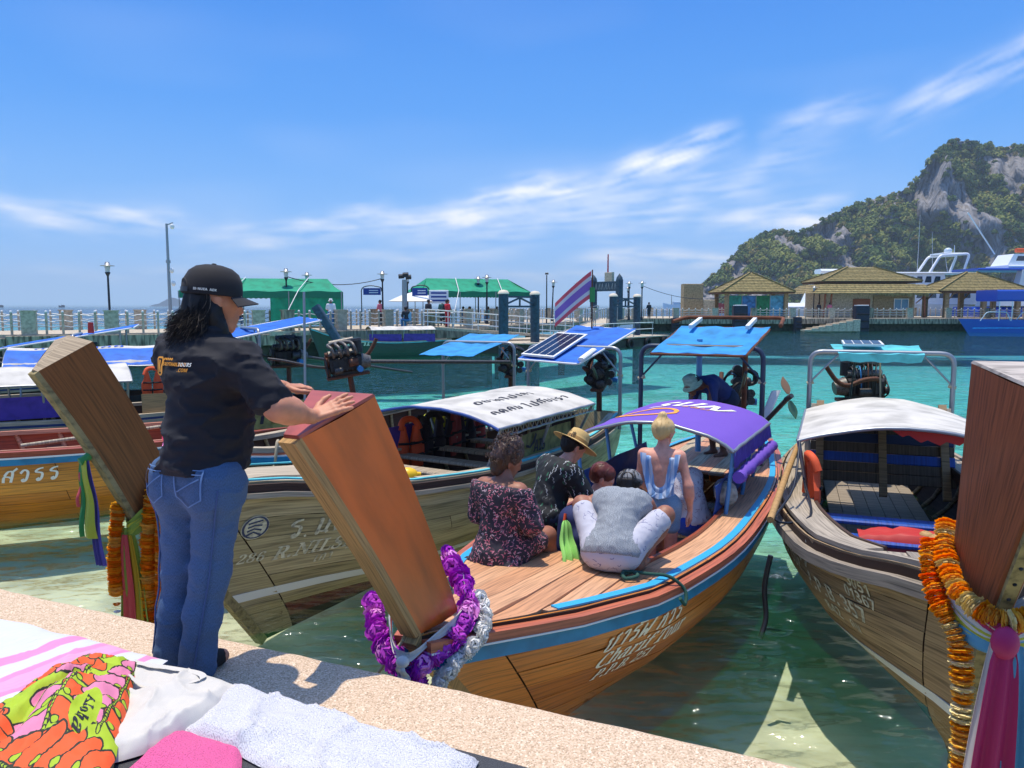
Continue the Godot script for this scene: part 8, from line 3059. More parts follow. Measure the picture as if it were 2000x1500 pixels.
	if hs:
		b = MB.new()
		var hb := [[c + u * 0.045 - f * 0.035, c + u * 0.050 + f * 0.008, 0.092, 0.086], [c - f * 0.045 + u * 0.02, c - f * 0.05 - u * 0.04, 0.078, 0.06]]
		var hn := noise(17, 26.0, 2)
		var amp := 0.004
		if hs == "curly":
			hb = [[c + u * 0.05 - f * 0.03, c + u * 0.055 + f * 0.02, 0.098, 0.088], [c - f * 0.05, c - f * 0.05 - u * 0.07, 0.085, 0.055], [c + u * 0.10 - f * 0.02, c + u * 0.13 + f * 0.01, 0.085, 0.07]]
			amp = 0.012
		elif hs == "bun":
			hb.append([c + u * 0.13 - f * 0.055, c + u * 0.15 - f * 0.06, 0.042, 0.038])
			hb[1] = [c - f * 0.045 + u * 0.03, c - f * 0.055 - u * 0.01, 0.072, 0.055]
		elif hs == "short":
			hb[1] = [c - f * 0.05 + u * 0.02, c - f * 0.055 - u * 0.015, 0.072, 0.055]
		elif hs == "long":
			hb.append([c - f * 0.06, c - f * 0.07 - u * 0.2, 0.075, 0.06])
		soft(b, hb, 0.009 if fine else 0.02, {"k": 90.0, "noise": hn, "amp": amp, "scale": Vector3(1.4, 0.6, 1.4), "cuts": [[c + f * (0.05 if hs != "curly" else 0.055), (f * 0.9 - u * 0.45).normalized()]] + ([[c + u * 0.045, u]] if q.has("hat") and q.hat else [])})
		var hm := part(t, "hair", b, q.get("hair_m", mats.hair_black))
		if fine:
			var hr := RandomNumberGenerator.new()
			hr.seed = 77
			b = MB.new()
			for k in (150 if hs == "curly" else 70):
				var d := Vector3(hr.randfn(), hr.randfn(), hr.randfn()).normalized()
				if d.dot(f) > 0.45 or d.dot(u) < -0.55:
					continue
				var o := c + u * 0.04 - f * 0.02
				if hs == "curly" and hr.randf() < 0.4:
					o += u * 0.07
				var p := march(hb, 90.0, o + d * 0.25, -d, 0.0)
				var path := PackedVector3Array()
				var tn := d.cross(u).normalized()
				var dn := d.cross(tn)
				var ph := hr.randf() * TAU
				if hs == "curly":
					for i in 9:
						var g := ph + i * 1.3
						path.append(p + d * (0.002 + 0.0045 * i) + (tn * cos(g) + dn * sin(g)) * 0.010)
					b.tube(path, 0.0028, 4, false)
				else:
					for i in 7:
						var v := i / 6.0
						var pp := p + dn * (v - 0.3) * 0.09 + tn * 0.01 * sin(ph + v * 3.0)
						path.append(march(hb, 90.0, pp + d * 0.1, -d, 0.0))
					b.tube(path, 0.0026, 4, false)
			part(hm, "strand", b, q.get("hair_m", mats.hair_black)).set_meta("kind", "stuff")
	match q.get("hat", ""):
		"straw":
			b = MB.new()
			var xf := Transform3D(Basis(x, u, -f), c + u * 0.062)
			b.lathe([Vector2(0.0, 0.098), Vector2(0.050, 0.102), Vector2(0.078, 0.092), Vector2(0.092, 0.05), Vector2(0.100, 0.0), Vector2(0.15, -0.012), Vector2(0.205, -0.024), Vector2(0.207, -0.029), Vector2(0.15, -0.018), Vector2(0.098, -0.006)], 28, xf)
			var hat := part(t, "straw_hat", b, mats.straw)
			b = MB.new()
			b.lathe([Vector2(0.1025, 0.002), Vector2(0.1005, 0.012), Vector2(0.098, 0.026), Vector2(0.095, 0.03)], 28, xf)
			part(hat, "hat_band", b, mats.straw_band)
		"sun":
			b = MB.new()
			var xf := Transform3D(Basis(x, u, -f), c + u * 0.045)
			b.lathe([Vector2(0.0, 0.10), Vector2(0.06, 0.095), Vector2(0.09, 0.05), Vector2(0.098, 0.0), Vector2(0.15, -0.03), Vector2(0.19, -0.07), Vector2(0.188, -0.075), Vector2(0.14, -0.036), Vector2(0.094, -0.006)], 24, xf)
			part(t, "sun_hat", b, q.get("hat_m", mats.straw))
		"bucket":
			b = MB.new()
			var xf := Transform3D(Basis(x, u, -f), c + u * 0.045)
			b.lathe([Vector2(0.0, 0.10), Vector2(0.075, 0.098), Vector2(0.094, 0.0), Vector2(0.14, -0.045), Vector2(0.137, -0.05), Vector2(0.09, -0.005)], 24, xf)
			part(t, "bucket_hat", b, q.get("hat_m", mats.straw))
		"cap_back":
			b = MB.new()
			var xf := Transform3D(Basis(x, u, -f), c + u * 0.035 - f * 0.01)
			b.lathe([Vector2(0.0, 0.108), Vector2(0.045, 0.100), Vector2(0.078, 0.075), Vector2(0.096, 0.035), Vector2(0.100, 0.0), Vector2(0.094, -0.004)], 24, xf)
			var cp := part(t, "cap", b, q.get("hat_m", mats.cap_grey))
			b = MB.new()
			b.lathe([Vector2(0.101, 0.0), Vector2(0.102, 0.02), Vector2(0.098, 0.024)], 24, xf)
			part(cp, "cap_band", b, mats.cap_grey_dark)
			b = MB.new()
			b.tube(curve([xf * Vector3(-0.045, 0.022, 0.088), xf * Vector3(-0.03, 0.05, 0.082), xf * Vector3(0, 0.062, 0.078), xf * Vector3(0.03, 0.05, 0.082), xf * Vector3(0.045, 0.022, 0.088)], 3), 0.008, 5)
			part(cp, "cap_opening", b, mats.hair_black)
	return t
func cloth_sheet(c: Array, th: float, seed: int, rough: float, lift := 0.0, nu := 46, nv := 30, edge := 0.02) -> MB:
	var n := noise(seed, 3.2, 3)
	var n2 := noise(seed + 1, 1.1, 2)
	var b := MB.new()
	var rows := []
	for i in nv + 1:
		var v := float(i) / nv
		var row := PackedVector3Array()
		for j in nu + 1:
			var u := float(j) / nu
			var p: Vector3 = (c[0] as Vector3).lerp(c[1], u).lerp((c[3] as Vector3).lerp(c[2], u), v)
			var e := minf(minf(u, 1.0 - u) * 14.0, minf(v, 1.0 - v) * 10.0)
			p.x += edge * n2.get_noise_2d(p.x * 2.0 + 9.0, p.z * 2.0)
			p.z += edge * n2.get_noise_2d(p.x * 2.0, p.z * 2.0 + 5.0)
			var w := n.get_noise_2d(p.x * 1.2, p.z * 1.2)
			var cr := 1.0 - sqrt(absf(n2.get_noise_2d(p.x * 1.6 + 31.0, p.z * 1.6)))
			var fine := n.get_noise_2d(p.x * 3.7 + 50.0, p.z * 3.7)
			p.y += (th + lift * clampf(e, 0, 1) + rough * (0.8 * w + 1.3 * cr * cr * cr + 0.35 * fine)) * sqrt(clampf(e + 0.02, 0.0, 1.0))
			row.append(p)
		rows.append(row)
	b.grid(rows)
	return b
func paint_disc(im: Image, c: Vector2, a: Vector2, ang: float, col: Color, line: Color, lw: float) -> void:
	var s := im.get_width()
	var r := maxf(a.x, a.y) + lw
	var ca := cos(ang)
	var sa := sin(ang)
	for y in range(maxi(0, int((c.y - r) * s)), mini(s, int((c.y + r) * s) + 1)):
		for x in range(maxi(0, int((c.x - r) * s)), mini(s, int((c.x + r) * s) + 1)):
			var d := Vector2((x + 0.5) / s, (y + 0.5) / s) - c
			var q := Vector2(d.x * ca + d.y * sa, -d.x * sa + d.y * ca)
			var e := Vector2(q.x / a.x, q.y / a.y).length()
			var eo := Vector2(q.x / (a.x + lw), q.y / (a.y + lw)).length()
			if e < 1.0:
				im.set_pixel(x, y, col)
			elif eo < 1.0:
				im.set_pixel(x, y, line)
func leaf_print() -> void:
	var im := Image.create(640, 640, false, Image.FORMAT_RGB8)
	var lime := rgb(160, 186, 36)
	im.fill(lime)
	var ink := rgb(34, 40, 26)
	var or_ := rgb(226, 88, 36)
	var pk := rgb(218, 128, 160)
	var leaves := [[Vector2(0.50, 1.02), Vector2(0.62, 0.02), or_, pk], [Vector2(0.02, 0.62), Vector2(0.40, 0.98), pk, or_], [Vector2(1.0, 0.98), Vector2(0.88, 0.30), or_, pk], [Vector2(0.02, 0.42), Vector2(0.30, 0.0), or_, pk], [Vector2(0.36, 0.06), Vector2(0.98, 0.02), or_, pk], [Vector2(0.10, 0.02), Vector2(0.02, 0.30), or_, or_]]
	for l in leaves:
		var a: Vector2 = l[0]
		var e: Vector2 = l[1]
		var d := (e - a).normalized()
		var n := Vector2(-d.y, d.x)
		for k in 6:
			for s in [-1.0, 1.0]:
				var v := (k + (0.25 if s > 0 else 0.6)) / 6.4
				var ln := 0.175 * (0.55 + 0.6 * sin(PI * clampf(v * 0.95, 0, 1)))
				var dir: Vector2 = (n * s + d * 0.55).normalized()
				var c := a.lerp(e, v) + dir * ln * 0.62
				paint_disc(im, c, Vector2(ln * 0.72, 0.050), dir.angle(), l[2] if s > 0 else l[3], ink, 0.010)
		for k in 6:
			for s in [-1.0, 1.0]:
				var v := (k + (0.25 if s > 0 else 0.6)) / 6.4 + 0.055
				var dir: Vector2 = (n * s + d * 0.55).normalized()
				paint_disc(im, a.lerp(e, v) + dir * 0.055, Vector2(0.026, 0.013), dir.angle(), lime, ink, 0.006)
		for k in 46:
			var c := a.lerp(e, k / 45.0)
			paint_disc(im, c, Vector2(0.017, 0.0075), d.angle(), lime, ink, 0.006)
	paint_disc(im, Vector2(0.77, 0.40), Vector2(0.085, 0.15), 0.0, lime, lime, 0.0)
	tex["leafprint"] = ImageTexture.create_from_image(im)
func build_foreground() -> void:
	leaf_print()
	mat("terrazzo", rgb(112, 114, 118), 0.7, {"tex": "pebble_grey", "tri": 4.0, "world": true})
	mat("towel_white", rgb(212, 212, 218), 0.95, {"tex": "towel", "uv": 3.2, "bump": "towel", "bs": 0.8, "rim": 0.4})
	mat("towel_pink", rgb(226, 96, 150), 0.95, {"tex": "towel", "uv": 3.2, "bump": "towel", "bs": 0.8, "rim": 0.4})
	mat("towel_stripe", Color.WHITE, 0.95, {"tex": "stripes", "bump": "towel", "bs": 0.2, "rim": 0.4})
	mat("canvas_natural", rgb(212, 208, 200), 0.9, {"tex": "cloth", "uv": 14.0, "normal": "fold", "ns": 0.25})
	mat("bag_print", Color.WHITE, 0.75, {"tex": "leafprint"})
	var b := MB.new()
	var rows := []
	var nx := Vector3(0.397, 0, -0.918)
	var r := [PackedVector3Array(), PackedVector3Array(), PackedVector3Array(), PackedVector3Array()]
	for i in 61:
		var x := -5.0 + 8.0 * i / 60.0
		var e := Vector3(x, 0.2, -2.055 + 0.44 * x)
		r[0].append(e - nx * 1.9)
		r[1].append(e - nx * 0.012)
		r[2].append(e + Vector3(0, -0.012, 0))
		r[3].append(e + Vector3(0, -0.23, 0))
	b.grid([r[0], r[1], r[2], r[3]])
	struct("stone_ledge", b, mats.terrazzo)
	var y := 0.204
	b = cloth_sheet([Vector3(-2.75, y, -3.33), Vector3(-1.24, y, -2.655), Vector3(-1.30, y, -2.02), Vector3(-2.9, y, -1.75)], 0.012, 71, 0.014, 0.0, 80, 60)
	for k in b.v.size():
		b.uv[k] = Vector2((b.v[k].x + 2.9) * 0.9 + (b.v[k].z + 3.2) * 0.62, b.v[k].z * 0.6)
	single("striped_towel", "white terry towel with broad pink stripes, spread at far left of the ledge", "towel", b, mats.towel_stripe)
	var t := thing("canvas_bag", "plain white cotton bag lying flat beside the leaf-print bag", "bag")
	b = cloth_sheet([Vector3(-1.36, y, -2.66), Vector3(-0.90, y, -2.47), Vector3(-1.02, y, -2.10), Vector3(-1.30, y, -1.90)], 0.024, 75, 0.022, 0.008, 70, 50)
	part(t, "bag_body", b, mats.canvas_natural)
	for q in [[[-1.32, 0.262, -2.50], [-1.24, 0.252, -2.43], [-1.16, 0.245, -2.41], [-1.08, 0.243, -2.43], [-1.03, 0.242, -2.465], [-1.06, 0.242, -2.505], [-1.16, 0.244, -2.535], [-1.3, 0.252, -2.56]]]:
		b = MB.new()
		var pa := curve(q, 6)
		var r0 := PackedVector3Array()
		var r1 := PackedVector3Array()
		for i in pa.size():
			r0.append(pa[i] + Vector3(0, 0.0, 0.0))
			r1.append(pa[i] + Vector3(0.010 * cos(i * 0.13), 0.003, 0.028))
		slab(b, [r0, r1], Vector3(0.002, 0, 0.002))
		part(t, "strap", b, mats.canvas_natural)
	b = cloth_sheet([Vector3(-0.93, y, -2.49), Vector3(-0.08, y, -2.03), Vector3(-0.16, y, -1.72), Vector3(-1.0, y, -2.20)], 0.020, 79, 0.026, 0.006, 90, 50)
	single("white_towel", "rumpled white terry towel hanging to the ledge's edge at right", "towel", b, mats.towel_white)
	b = cloth_sheet([Vector3(-1.0, y, -2.195), Vector3(-0.765, y, -2.10), Vector3(-0.68, y, -1.75), Vector3(-1.16, y, -1.72)], 0.014, 83, 0.014, 0.004, 60, 40)
	single("pink_towel", "bright pink towel folded in front of the white ones", "towel", b, mats.towel_pink)
	b = cloth_sheet([Vector3(-0.70, y, -2.0), Vector3(-0.60, y, -1.99), Vector3(-0.56, y, -1.8), Vector3(-0.72, y, -1.8)], 0.02, 85, 0.006)
	single("red_cloth", "corner of a red cloth between the pink and the white towel", "cloth", b, mats.sash_red)
	t = thing("leaf_print_bag", "lime bag printed with orange and pink outlined leaves, stuffed and creased", "bag")
	b = MB.new()
	var n := noise(88, 5.0, 3)
	rows = []
	var low := []
	var c := [Vector3(-1.53, 0.235, -2.60), Vector3(-1.31, 0.235, -2.585), Vector3(-1.04, 0.235, -1.86), Vector3(-1.66, 0.235, -1.90)]
	for i in 61:
		var v := i / 60.0
		var row := PackedVector3Array()
		for j in 41:
			var u := j / 40.0
			var p: Vector3 = (c[0] as Vector3).lerp(c[1], u).lerp((c[3] as Vector3).lerp(c[2], u), v)
			var e := pow(sin(PI * clampf(u, 0.0, 1.0)), 0.55) * pow(sin(PI * clampf(v, 0.0, 1.0)), 0.45)
			var crease := exp(-pow((u - 0.62 + 0.35 * v - 0.05 * sin(v * 9.0)) / 0.05, 2.0)) * smoothstep(0.1, 0.4, v)
			p.y += 0.105 * e * (0.85 + 0.35 * n.get_noise_2d(p.x * 1.1, p.z * 0.8)) - 0.045 * crease * e + 0.012 * n.get_noise_2d(p.x * 4.0, p.z * 3.0)
			row.append(p)
		rows.append(row)
	b.grid(rows)
	for k in b.v.size():
		b.uv[k] = Vector2((k % 41) / 40.0, 1.0 - floorf(k / 41.0) / 60.0)
	part(t, "bag_body", b, mats.bag_print)
	b = MB.new()
	latin(b, "Aloha", 0.042, 0.3, func(x: float, yy: float) -> Vector3:
		var u := 0.74 + yy * 1.6
		var v := 0.52 + x * 1.3
		var i := int(clampf(v * 60.0, 0, 59))
		var j := int(clampf(u * 40.0, 0, 39))
		return (rows[i][j] as Vector3).lerp(rows[i + 1][j], clampf(v * 60.0 - i, 0, 1)).lerp((rows[i][j + 1] as Vector3).lerp(rows[i + 1][j + 1], clampf(v * 60.0 - i, 0, 1)), clampf(u * 40.0 - j, 0, 1)) + Vector3(0, 0.003, 0), 0.0, "Droid Serif")
	part(t, "lettering", b, mats.letter_black)
func people_materials() -> void:
	mat("skin_tan", rgb(206, 140, 106), 0.55, {"sss": 0.12, "tex": "mottle_soft", "tri": 5.0})
	mat("skin_fair", rgb(228, 160, 134), 0.55, {"sss": 0.12, "tex": "mottle_soft", "tri": 5.0})
	mat("skin_brown", rgb(160, 104, 78), 0.55, {"sss": 0.1, "tex": "mottle_soft", "tri": 5.0})
	mat("skin_dark", rgb(112, 70, 52), 0.55, {"sss": 0.08, "tex": "mottle_soft", "tri": 5.0})
	mat("eye_white", rgb(230, 226, 220), 0.3)
	mat("eye_dark", rgb(40, 26, 20), 0.2)
	mat("lip", rgb(176, 92, 84), 0.5)
	mat("hair_black", rgb(30, 25, 24), 0.5, {"spec": 0.4})
	mat("hair_brown", rgb(70, 48, 36), 0.5)
	mat("hair_red", rgb(96, 40, 28), 0.45)
	mat("hair_blonde", rgb(214, 180, 120), 0.5)
	mat("hair_grey_brown", rgb(128, 112, 98), 0.35)  # lighter grey-brown wisps mixed among the black locks
	mat("straw", rgb(214, 178, 112), 0.85, {"tex": "cloth", "uv": 30.0, "bump": "cloth", "bs": 0.15})
	mat("straw_band", rgb(168, 128, 70), 0.8, {"tex": "cloth", "uv": 30.0})
	mat("cap_grey", rgb(134, 136, 140), 0.85, {"tex": "cloth", "uv": 20.0})
	mat("cap_grey_dark", rgb(70, 72, 76), 0.85)
	mat("black_shirt", rgb(20, 22, 32), 0.85, {"tex": "cloth", "tri": 6.0, "rim": 0.1, "normal": "weave_n", "ns": 0.4})
	mat("black_cap", rgb(26, 25, 29), 0.85, {"tex": "cloth", "tri": 10.0, "rim": 0.3})
	mat("jeans", rgb(72, 106, 148), 0.85, {"tex": "denim", "tri": 3.2, "rim": 0.2})
	mat("jeans_seam", rgb(58, 84, 128), 0.85)
	mat("jeans_light", rgb(96, 128, 170), 0.85)
	mat("denim_pale", rgb(150, 178, 200), 0.85, {"tex": "denim", "tri": 3.0})
	mat("heather_shirt", Color(0.78, 0.79, 0.80), 0.9, {"tex": "heather", "tri": Vector3(3, 5, 3)})
	mat("print_leaves", Color.WHITE, 0.85, {"tex": "leaf_small", "tri": 3.2})
	mat("print_squiggle", Color.WHITE, 0.8, {"tex": "squiggle", "tri": 3.0})
	mat("print_sketch", Color(0.82, 0.82, 0.84), 0.85, {"tex": "sketch", "tri": 3.0})
	mat("print_pink", Color.WHITE, 0.85, {"tex": "sketch_pink", "tri": 3.0})
	mat("ruffle", Color.WHITE, 0.85, {"tex": "ruffle", "uv": 1.0, "back": Color(0.2, 0.22, 0.25)})
	mat("top_blue_white", rgb(214, 224, 236), 0.85, {"tex": "ruffle", "tri": 4.0})
	mat("navy_shorts", rgb(34, 44, 66), 0.85)
	mat("blue_shorts", rgb(24, 66, 170), 0.75)
	mat("navy_shirt", rgb(30, 46, 100), 0.8, {"tex": "sketch_navy", "tri": 3.0})
	mat("hat_pale", rgb(200, 186, 170), 0.85, {"tex": "cloth", "uv": 30.0})
	mat("hat_green", rgb(150, 178, 150), 0.85, {"tex": "mottle", "uv": 6.0})
	mat("bag_navy", rgb(30, 44, 96), 0.8, {"tex": "cloth", "tri": 8.0})
	mat("lime_cloth", rgb(160, 232, 120), 0.85, {"tex": "cloth", "uv": 10.0})
	for q in [["c_white", 214, 216, 220], ["c_dark", 38, 42, 52], ["c_red", 206, 40, 54], ["c_blue", 70, 120, 170], ["c_teal", 60, 110, 110], ["c_yellow", 216, 190, 70], ["c_pink", 200, 110, 130]]:
		mat(q[0], rgb(q[1], q[2], q[3]), 0.85)
func print_textures() -> void:
	ntex("mottle_soft", noise(21, 0.02, 3), 128, 128, Vector2i(128, 128), [g1(0.86), g1(0.95), g1(1.0)], 1.0)
	ntex("pebble_grey", noise(22, 0.25, 2), 256, 256, Vector2i(256, 256), [rgb(70, 72, 78), rgb(130, 132, 136), rgb(200, 200, 204)], 1.5)
	var r := RandomNumberGenerator.new()
	r.seed = 5
	var im := Image.create(320, 320, false, Image.FORMAT_RGB8)
	im.fill(rgb(44, 42, 52))
	for k in 190:
		var c := Vector2(r.randf(), r.randf())
		var a := r.randf() * TAU
		var col: Color = [rgb(206, 96, 116), rgb(222, 186, 192), rgb(190, 120, 140), rgb(226, 140, 150)][r.randi() % 4]
		for dx in [-1.0, 0.0, 1.0]:
			for dy in [-1.0, 0.0, 1.0]:
				var cc: Vector2 = c + Vector2(dx, dy)
				if cc.x > -0.05 and cc.x < 1.05 and cc.y > -0.05 and cc.y < 1.05:
					paint_disc(im, cc, Vector2(0.034, 0.0085), a, col, col, 0.0)
	tex["leaf_small"] = ImageTexture.create_from_image(im)
	im = Image.create(320, 320, false, Image.FORMAT_RGB8)
	im.fill(rgb(24, 27, 30))
	for k in 26:
		var c := Vector2(r.randf(), r.randf())
		var col: Color = [rgb(226, 228, 226), rgb(40, 96, 70), rgb(206, 210, 206), rgb(52, 116, 84)][k % 4]
		if k % 2:
			paint_disc(im, c, Vector2(0.045, 0.02), PI / 2 + r.randf_range(-0.4, 0.4), col, col, 0.0)
		else:
			var p := c
			for i in 16:
				p += Vector2(0.008 * sin(i * 0.8), 0.010)
				paint_disc(im, Vector2(fposmod(p.x, 1.0), fposmod(p.y, 1.0)), Vector2(0.007, 0.008), 0, col, col, 0.0)
	tex["squiggle"] = ImageTexture.create_from_image(im)
	for q in [["sketch", rgb(226, 226, 232), rgb(96, 98, 150), 34], ["sketch_pink", rgb(214, 206, 204), rgb(140, 84, 92), 60], ["sketch_navy", rgb(255, 255, 255), rgb(240, 250, 255), 10]]:
		im = Image.create(256, 256, false, Image.FORMAT_RGB8)
		im.fill(q[1])
		for k in q[3]:
			var p := Vector2(r.randf(), r.randf())
			var d := r.randf() * TAU
			for i in 9:
				d += r.randf_range(-0.7, 0.7)
				p += Vector2(cos(d), sin(d)) * 0.011
				paint_disc(im, Vector2(fposmod(p.x, 1.0), fposmod(p.y, 1.0)), Vector2(0.006, 0.007), 0, q[2], q[2], 0.0)
		tex[q[0]] = ImageTexture.create_from_image(im)
	im = Image.create(64, 64, false, Image.FORMAT_RGB8)
	for x in 64:
		for y in 64:
			im.set_pixel(x, y, rgb(232, 238, 244) if (x / 8) % 2 else rgb(150, 186, 222))
	tex["ruffle"] = ImageTexture.create_from_image(im)
	im = Image.create(512, 64, false, Image.FORMAT_RGB8)
	var wob := noise(24, 0.05, 2)
	for x in 512:
		for y in 64:
			var u := fposmod(x + 2.5 * wob.get_noise_2d(x * 0.5, y * 2.0), 512.0) / 512.0
			var c := rgb(210, 212, 220)
			if (u > 0.30 and u < 0.37) or (u > 0.46 and u < 0.64) or (u > 0.74 and u < 0.79):
				c = rgb(232, 140, 186)
			if u > 0.50 and u < 0.60:
				c = rgb(230, 160, 196)
			im.set_pixel(x, y, c * (0.95 + 0.05 * wob.get_noise_2d(x * 8.0, y * 8.0)))
	tex["stripes"] = ImageTexture.create_from_image(im)
func person_cap() -> void:
	var t := thing("person", "person in black cap, black shirt and jeans pushing the near prow with both hands", "person", Vector3(-1.29, 0, -2.97))
	var o := -t.position
	var J := {"pelvis": Vector3(-1.225, 0.822, -2.98), "chest": Vector3(-1.21, 1.18, -3.0), "neck": Vector3(-1.19, 1.375, -3.03), "head": Vector3(-1.182, 1.492, -3.06), "shL": Vector3(-1.365, 1.295, -3.10), "shR": Vector3(-1.03, 1.265, -2.93),
		"elR": Vector3(-0.885, 1.10, -2.875), "wrR": Vector3(-0.800, 1.037, -3.045), "elL": Vector3(-1.19, 1.15, -3.27), "wrL": Vector3(-1.015, 1.125, -3.38),
		"hipL": Vector3(-1.318, 0.79, -3.02), "hipR": Vector3(-1.145, 0.79, -2.945), "knL": Vector3(-1.345, 0.43, -3.04), "knR": Vector3(-1.195, 0.435, -2.95), "anL": Vector3(-1.40, 0.075, -3.03), "anR": Vector3(-1.265, 0.08, -2.94)}
	for k in J:
		J[k] += o
	var f := Vector3(0.80, -0.10, -0.60).normalized()
	var u := Vector3(0.06, 1, -0.04).normalized()
	var x := f.cross(u).normalized()
	u = x.cross(f)
	var b := MB.new()
	var arms := [[(J.chest as Vector3).lerp(J.neck, 0.6), J.head - u * 0.05, 0.060, 0.052]]
	for s in ["L", "R"]:
		arms.append([J["sh" + s], J["el" + s], 0.055, 0.046])
		arms.append([J["el" + s], (J["el" + s] as Vector3).lerp(J["wr" + s], 0.35), 0.046, 0.046])
		arms.append([(J["el" + s] as Vector3).lerp(J["wr" + s], 0.35), J["wr" + s], 0.046, 0.029])
	arms.append_array(trunk(J, -0.015, 1.05))
	for s in ["L", "R"]:
		arms.append([J["hip" + s], J["kn" + s], 0.08, 0.055])
		arms.append([J["kn" + s], J["an" + s], 0.055, 0.04])
		arms.append([(J["an" + s] as Vector3) + Vector3(-0.02, -0.04, 0.04), (J["an" + s] as Vector3) + Vector3(0.06, -0.045, -0.12), 0.034, 0.03])
	soft(b, arms, 0.010, {"k": 60.0})
	soft(b, head_bones(J.head, f, u), 0.005, {"k": 110.0})
	var pn := Vector3(-0.08, 0.78, 0.62).normalized()
	var hd := Vector3(0.80, 0.30, -0.42)
	hd = (hd - pn * hd.dot(pn)).normalized()
	var hb := hand_bones(J.wrR, hd, pn, -hd.cross(pn).normalized(), 0.06, 1.08, 1.7)
	hb.append([(J.wrR as Vector3) - ((J.wrR as Vector3) - J.elR).normalized() * 0.06, (J.wrR as Vector3) + hd * 0.012, 0.031, 0.026])
	soft(b, hb, 0.0033, {"k": 300.0})
	hd = Vector3(0.80, -0.05, -0.55).normalized()
	pn = Vector3(-0.1, 0.95, 0.2)
	pn = (pn - hd * pn.dot(hd)).normalized()
	hb = hand_bones(J.wrL, hd, pn, hd.cross(pn).normalized(), 0.55, 1.0, 0.6)
	hb.append([(J.wrL as Vector3) - ((J.wrL as Vector3) - J.elL).normalized() * 0.05, (J.wrL as Vector3) + hd * 0.01, 0.030, 0.025])
	soft(b, hb, 0.0036, {"k": 280.0})
	part(t, "body", b, mats.skin_tan)
	face_parts(t, J.head, f, u, mats.hair_black)
	var sb := trunk(J, 0.012, 1.05)
	sb.append([(J.pelvis as Vector3) + Vector3(0.0, 0.06, 0.0), (J.pelvis as Vector3).lerp(J.chest, 0.6), 0.132, 0.122])
	sb.append([(J.pelvis as Vector3) + Vector3(0.06, 0.10, -0.06), (J.chest as Vector3) + Vector3(0.06, -0.08, -0.06), 0.115, 0.115])
	sb.append([J.chest, (J.neck as Vector3) - u * 0.01, 0.10, 0.075])
	sb.append(limb(J.shR, J.elR, 0.076, 0.070, 0.0, 0.80))
	sb.append(limb(J.shL, J.elL, 0.076, 0.068, 0.0, 0.85))
	var dR: Vector3 = ((J.elR as Vector3) - J.shR).normalized()
	b = MB.new()
	var wr := noise(101, 3.4, 3)
	wr.domain_warp_enabled = false
	soft(b, sb, 0.0085, {"k": 50.0, "noise": wr, "amp": 0.015, "scale": Vector3(0.9, 2.3, 0.9), "ridged": true,
		"cuts": [[(J.pelvis as Vector3) + Vector3(0, 0.015, 0), Vector3(0.02, -1, 0.02).normalized()], [(J.neck as Vector3) + Vector3(0, 0.015, 0), Vector3(0.0, 1, -0.25).normalized()], [(J.shR as Vector3).lerp(J.elR, 0.92), (dR + Vector3(0, 0, 0.001)).normalized()]] if false else [[(J.pelvis as Vector3) + Vector3(0, 0.015, 0), Vector3(0.02, -1, 0.02).normalized()], [(J.neck as Vector3) + Vector3(0, 0.015, 0), Vector3(0.0, 1, -0.25).normalized()]]})
	var shirt := part(t, "shirt", b, mats.black_shirt)
	var back := Vector3(-0.37, 0, 0.93).normalized()
	var right := Vector3(0.93, 0, 0.37)
	var at0: Vector3 = (J.chest as Vector3) + back * 0.5 + Vector3(0, 0.075, 0) - right * 0.125
	var place := func(px: float, py: float) -> Vector3: return march(sb, 50.0, at0 + right * px + Vector3(0, py, 0), -back, 0.010) + back * 0.002
	b = MB.new()
	var box := PackedVector2Array([Vector2(0.0, 0.025), Vector2(0.0, -0.03), Vector2(0.008, -0.036), Vector2(0.03, -0.036), Vector2(0.036, -0.028), Vector2(0.034, -0.004), Vector2(0.04, 0.02), Vector2(0.034, 0.03), Vector2(0.008, 0.03), Vector2(0.0, 0.025)])
	ribbon(b, box, 0.010, place)
	ribbon(b, PackedVector2Array([Vector2(0.018, 0.02), Vector2(0.016, 0.0), Vector2(0.022, -0.026)]), 0.011, place)
	for k in 5:
		ribbon(b, PackedVector2Array([Vector2(0.046 + 0.011 * k, 0.022), Vector2(0.052 + 0.011 * k, 0.029)]), 0.007, place)
	latin(b, "EASYTHAILAND", 0.0125, 0.2, place, 0.042)
	latin(b, ".COM", 0.013, 0.2, func(px: float, py: float) -> Vector3: return place.call(px + 0.132, py - 0.021))
	part(shirt, "print_orange", b, mats.letter_orange)
	b = MB.new()
	latin(b, "TOURS", 0.014, 0.2, func(px: float, py: float) -> Vector3: return place.call(px + 0.130, py - 0.001))
	part(shirt, "print_white", b, mats.letter_white)
	var pb := [[(J.hipL as Vector3).lerp(J.hipR, 0.1), (J.hipL as Vector3).lerp(J.hipR, 0.9), 0.108, 0.108], [(J.pelvis as Vector3), (J.pelvis as Vector3) + Vector3(0, 0.10, 0), 0.112, 0.120],
		[(J.hipL as Vector3) + back * 0.03 + Vector3(0, -0.03, 0), (J.hipL as Vector3) + back * 0.03 + Vector3(0, 0.02, 0), 0.10, 0.10], [(J.hipR as Vector3) + back * 0.03 + Vector3(0, -0.03, 0), (J.hipR as Vector3) + back * 0.03 + Vector3(0, 0.02, 0), 0.10, 0.10]]
	for s in ["L", "R"]:
		pb.append([J["hip" + s], J["kn" + s], 0.100, 0.070])
		pb.append([J["kn" + s], (J["kn" + s] as Vector3).lerp(J["an" + s], 0.5), 0.074, 0.066])
		pb.append([(J["kn" + s] as Vector3).lerp(J["an" + s], 0.5), (J["an" + s] as Vector3) + Vector3(0.0, -0.07, 0), 0.066, 0.074])
	b = MB.new()
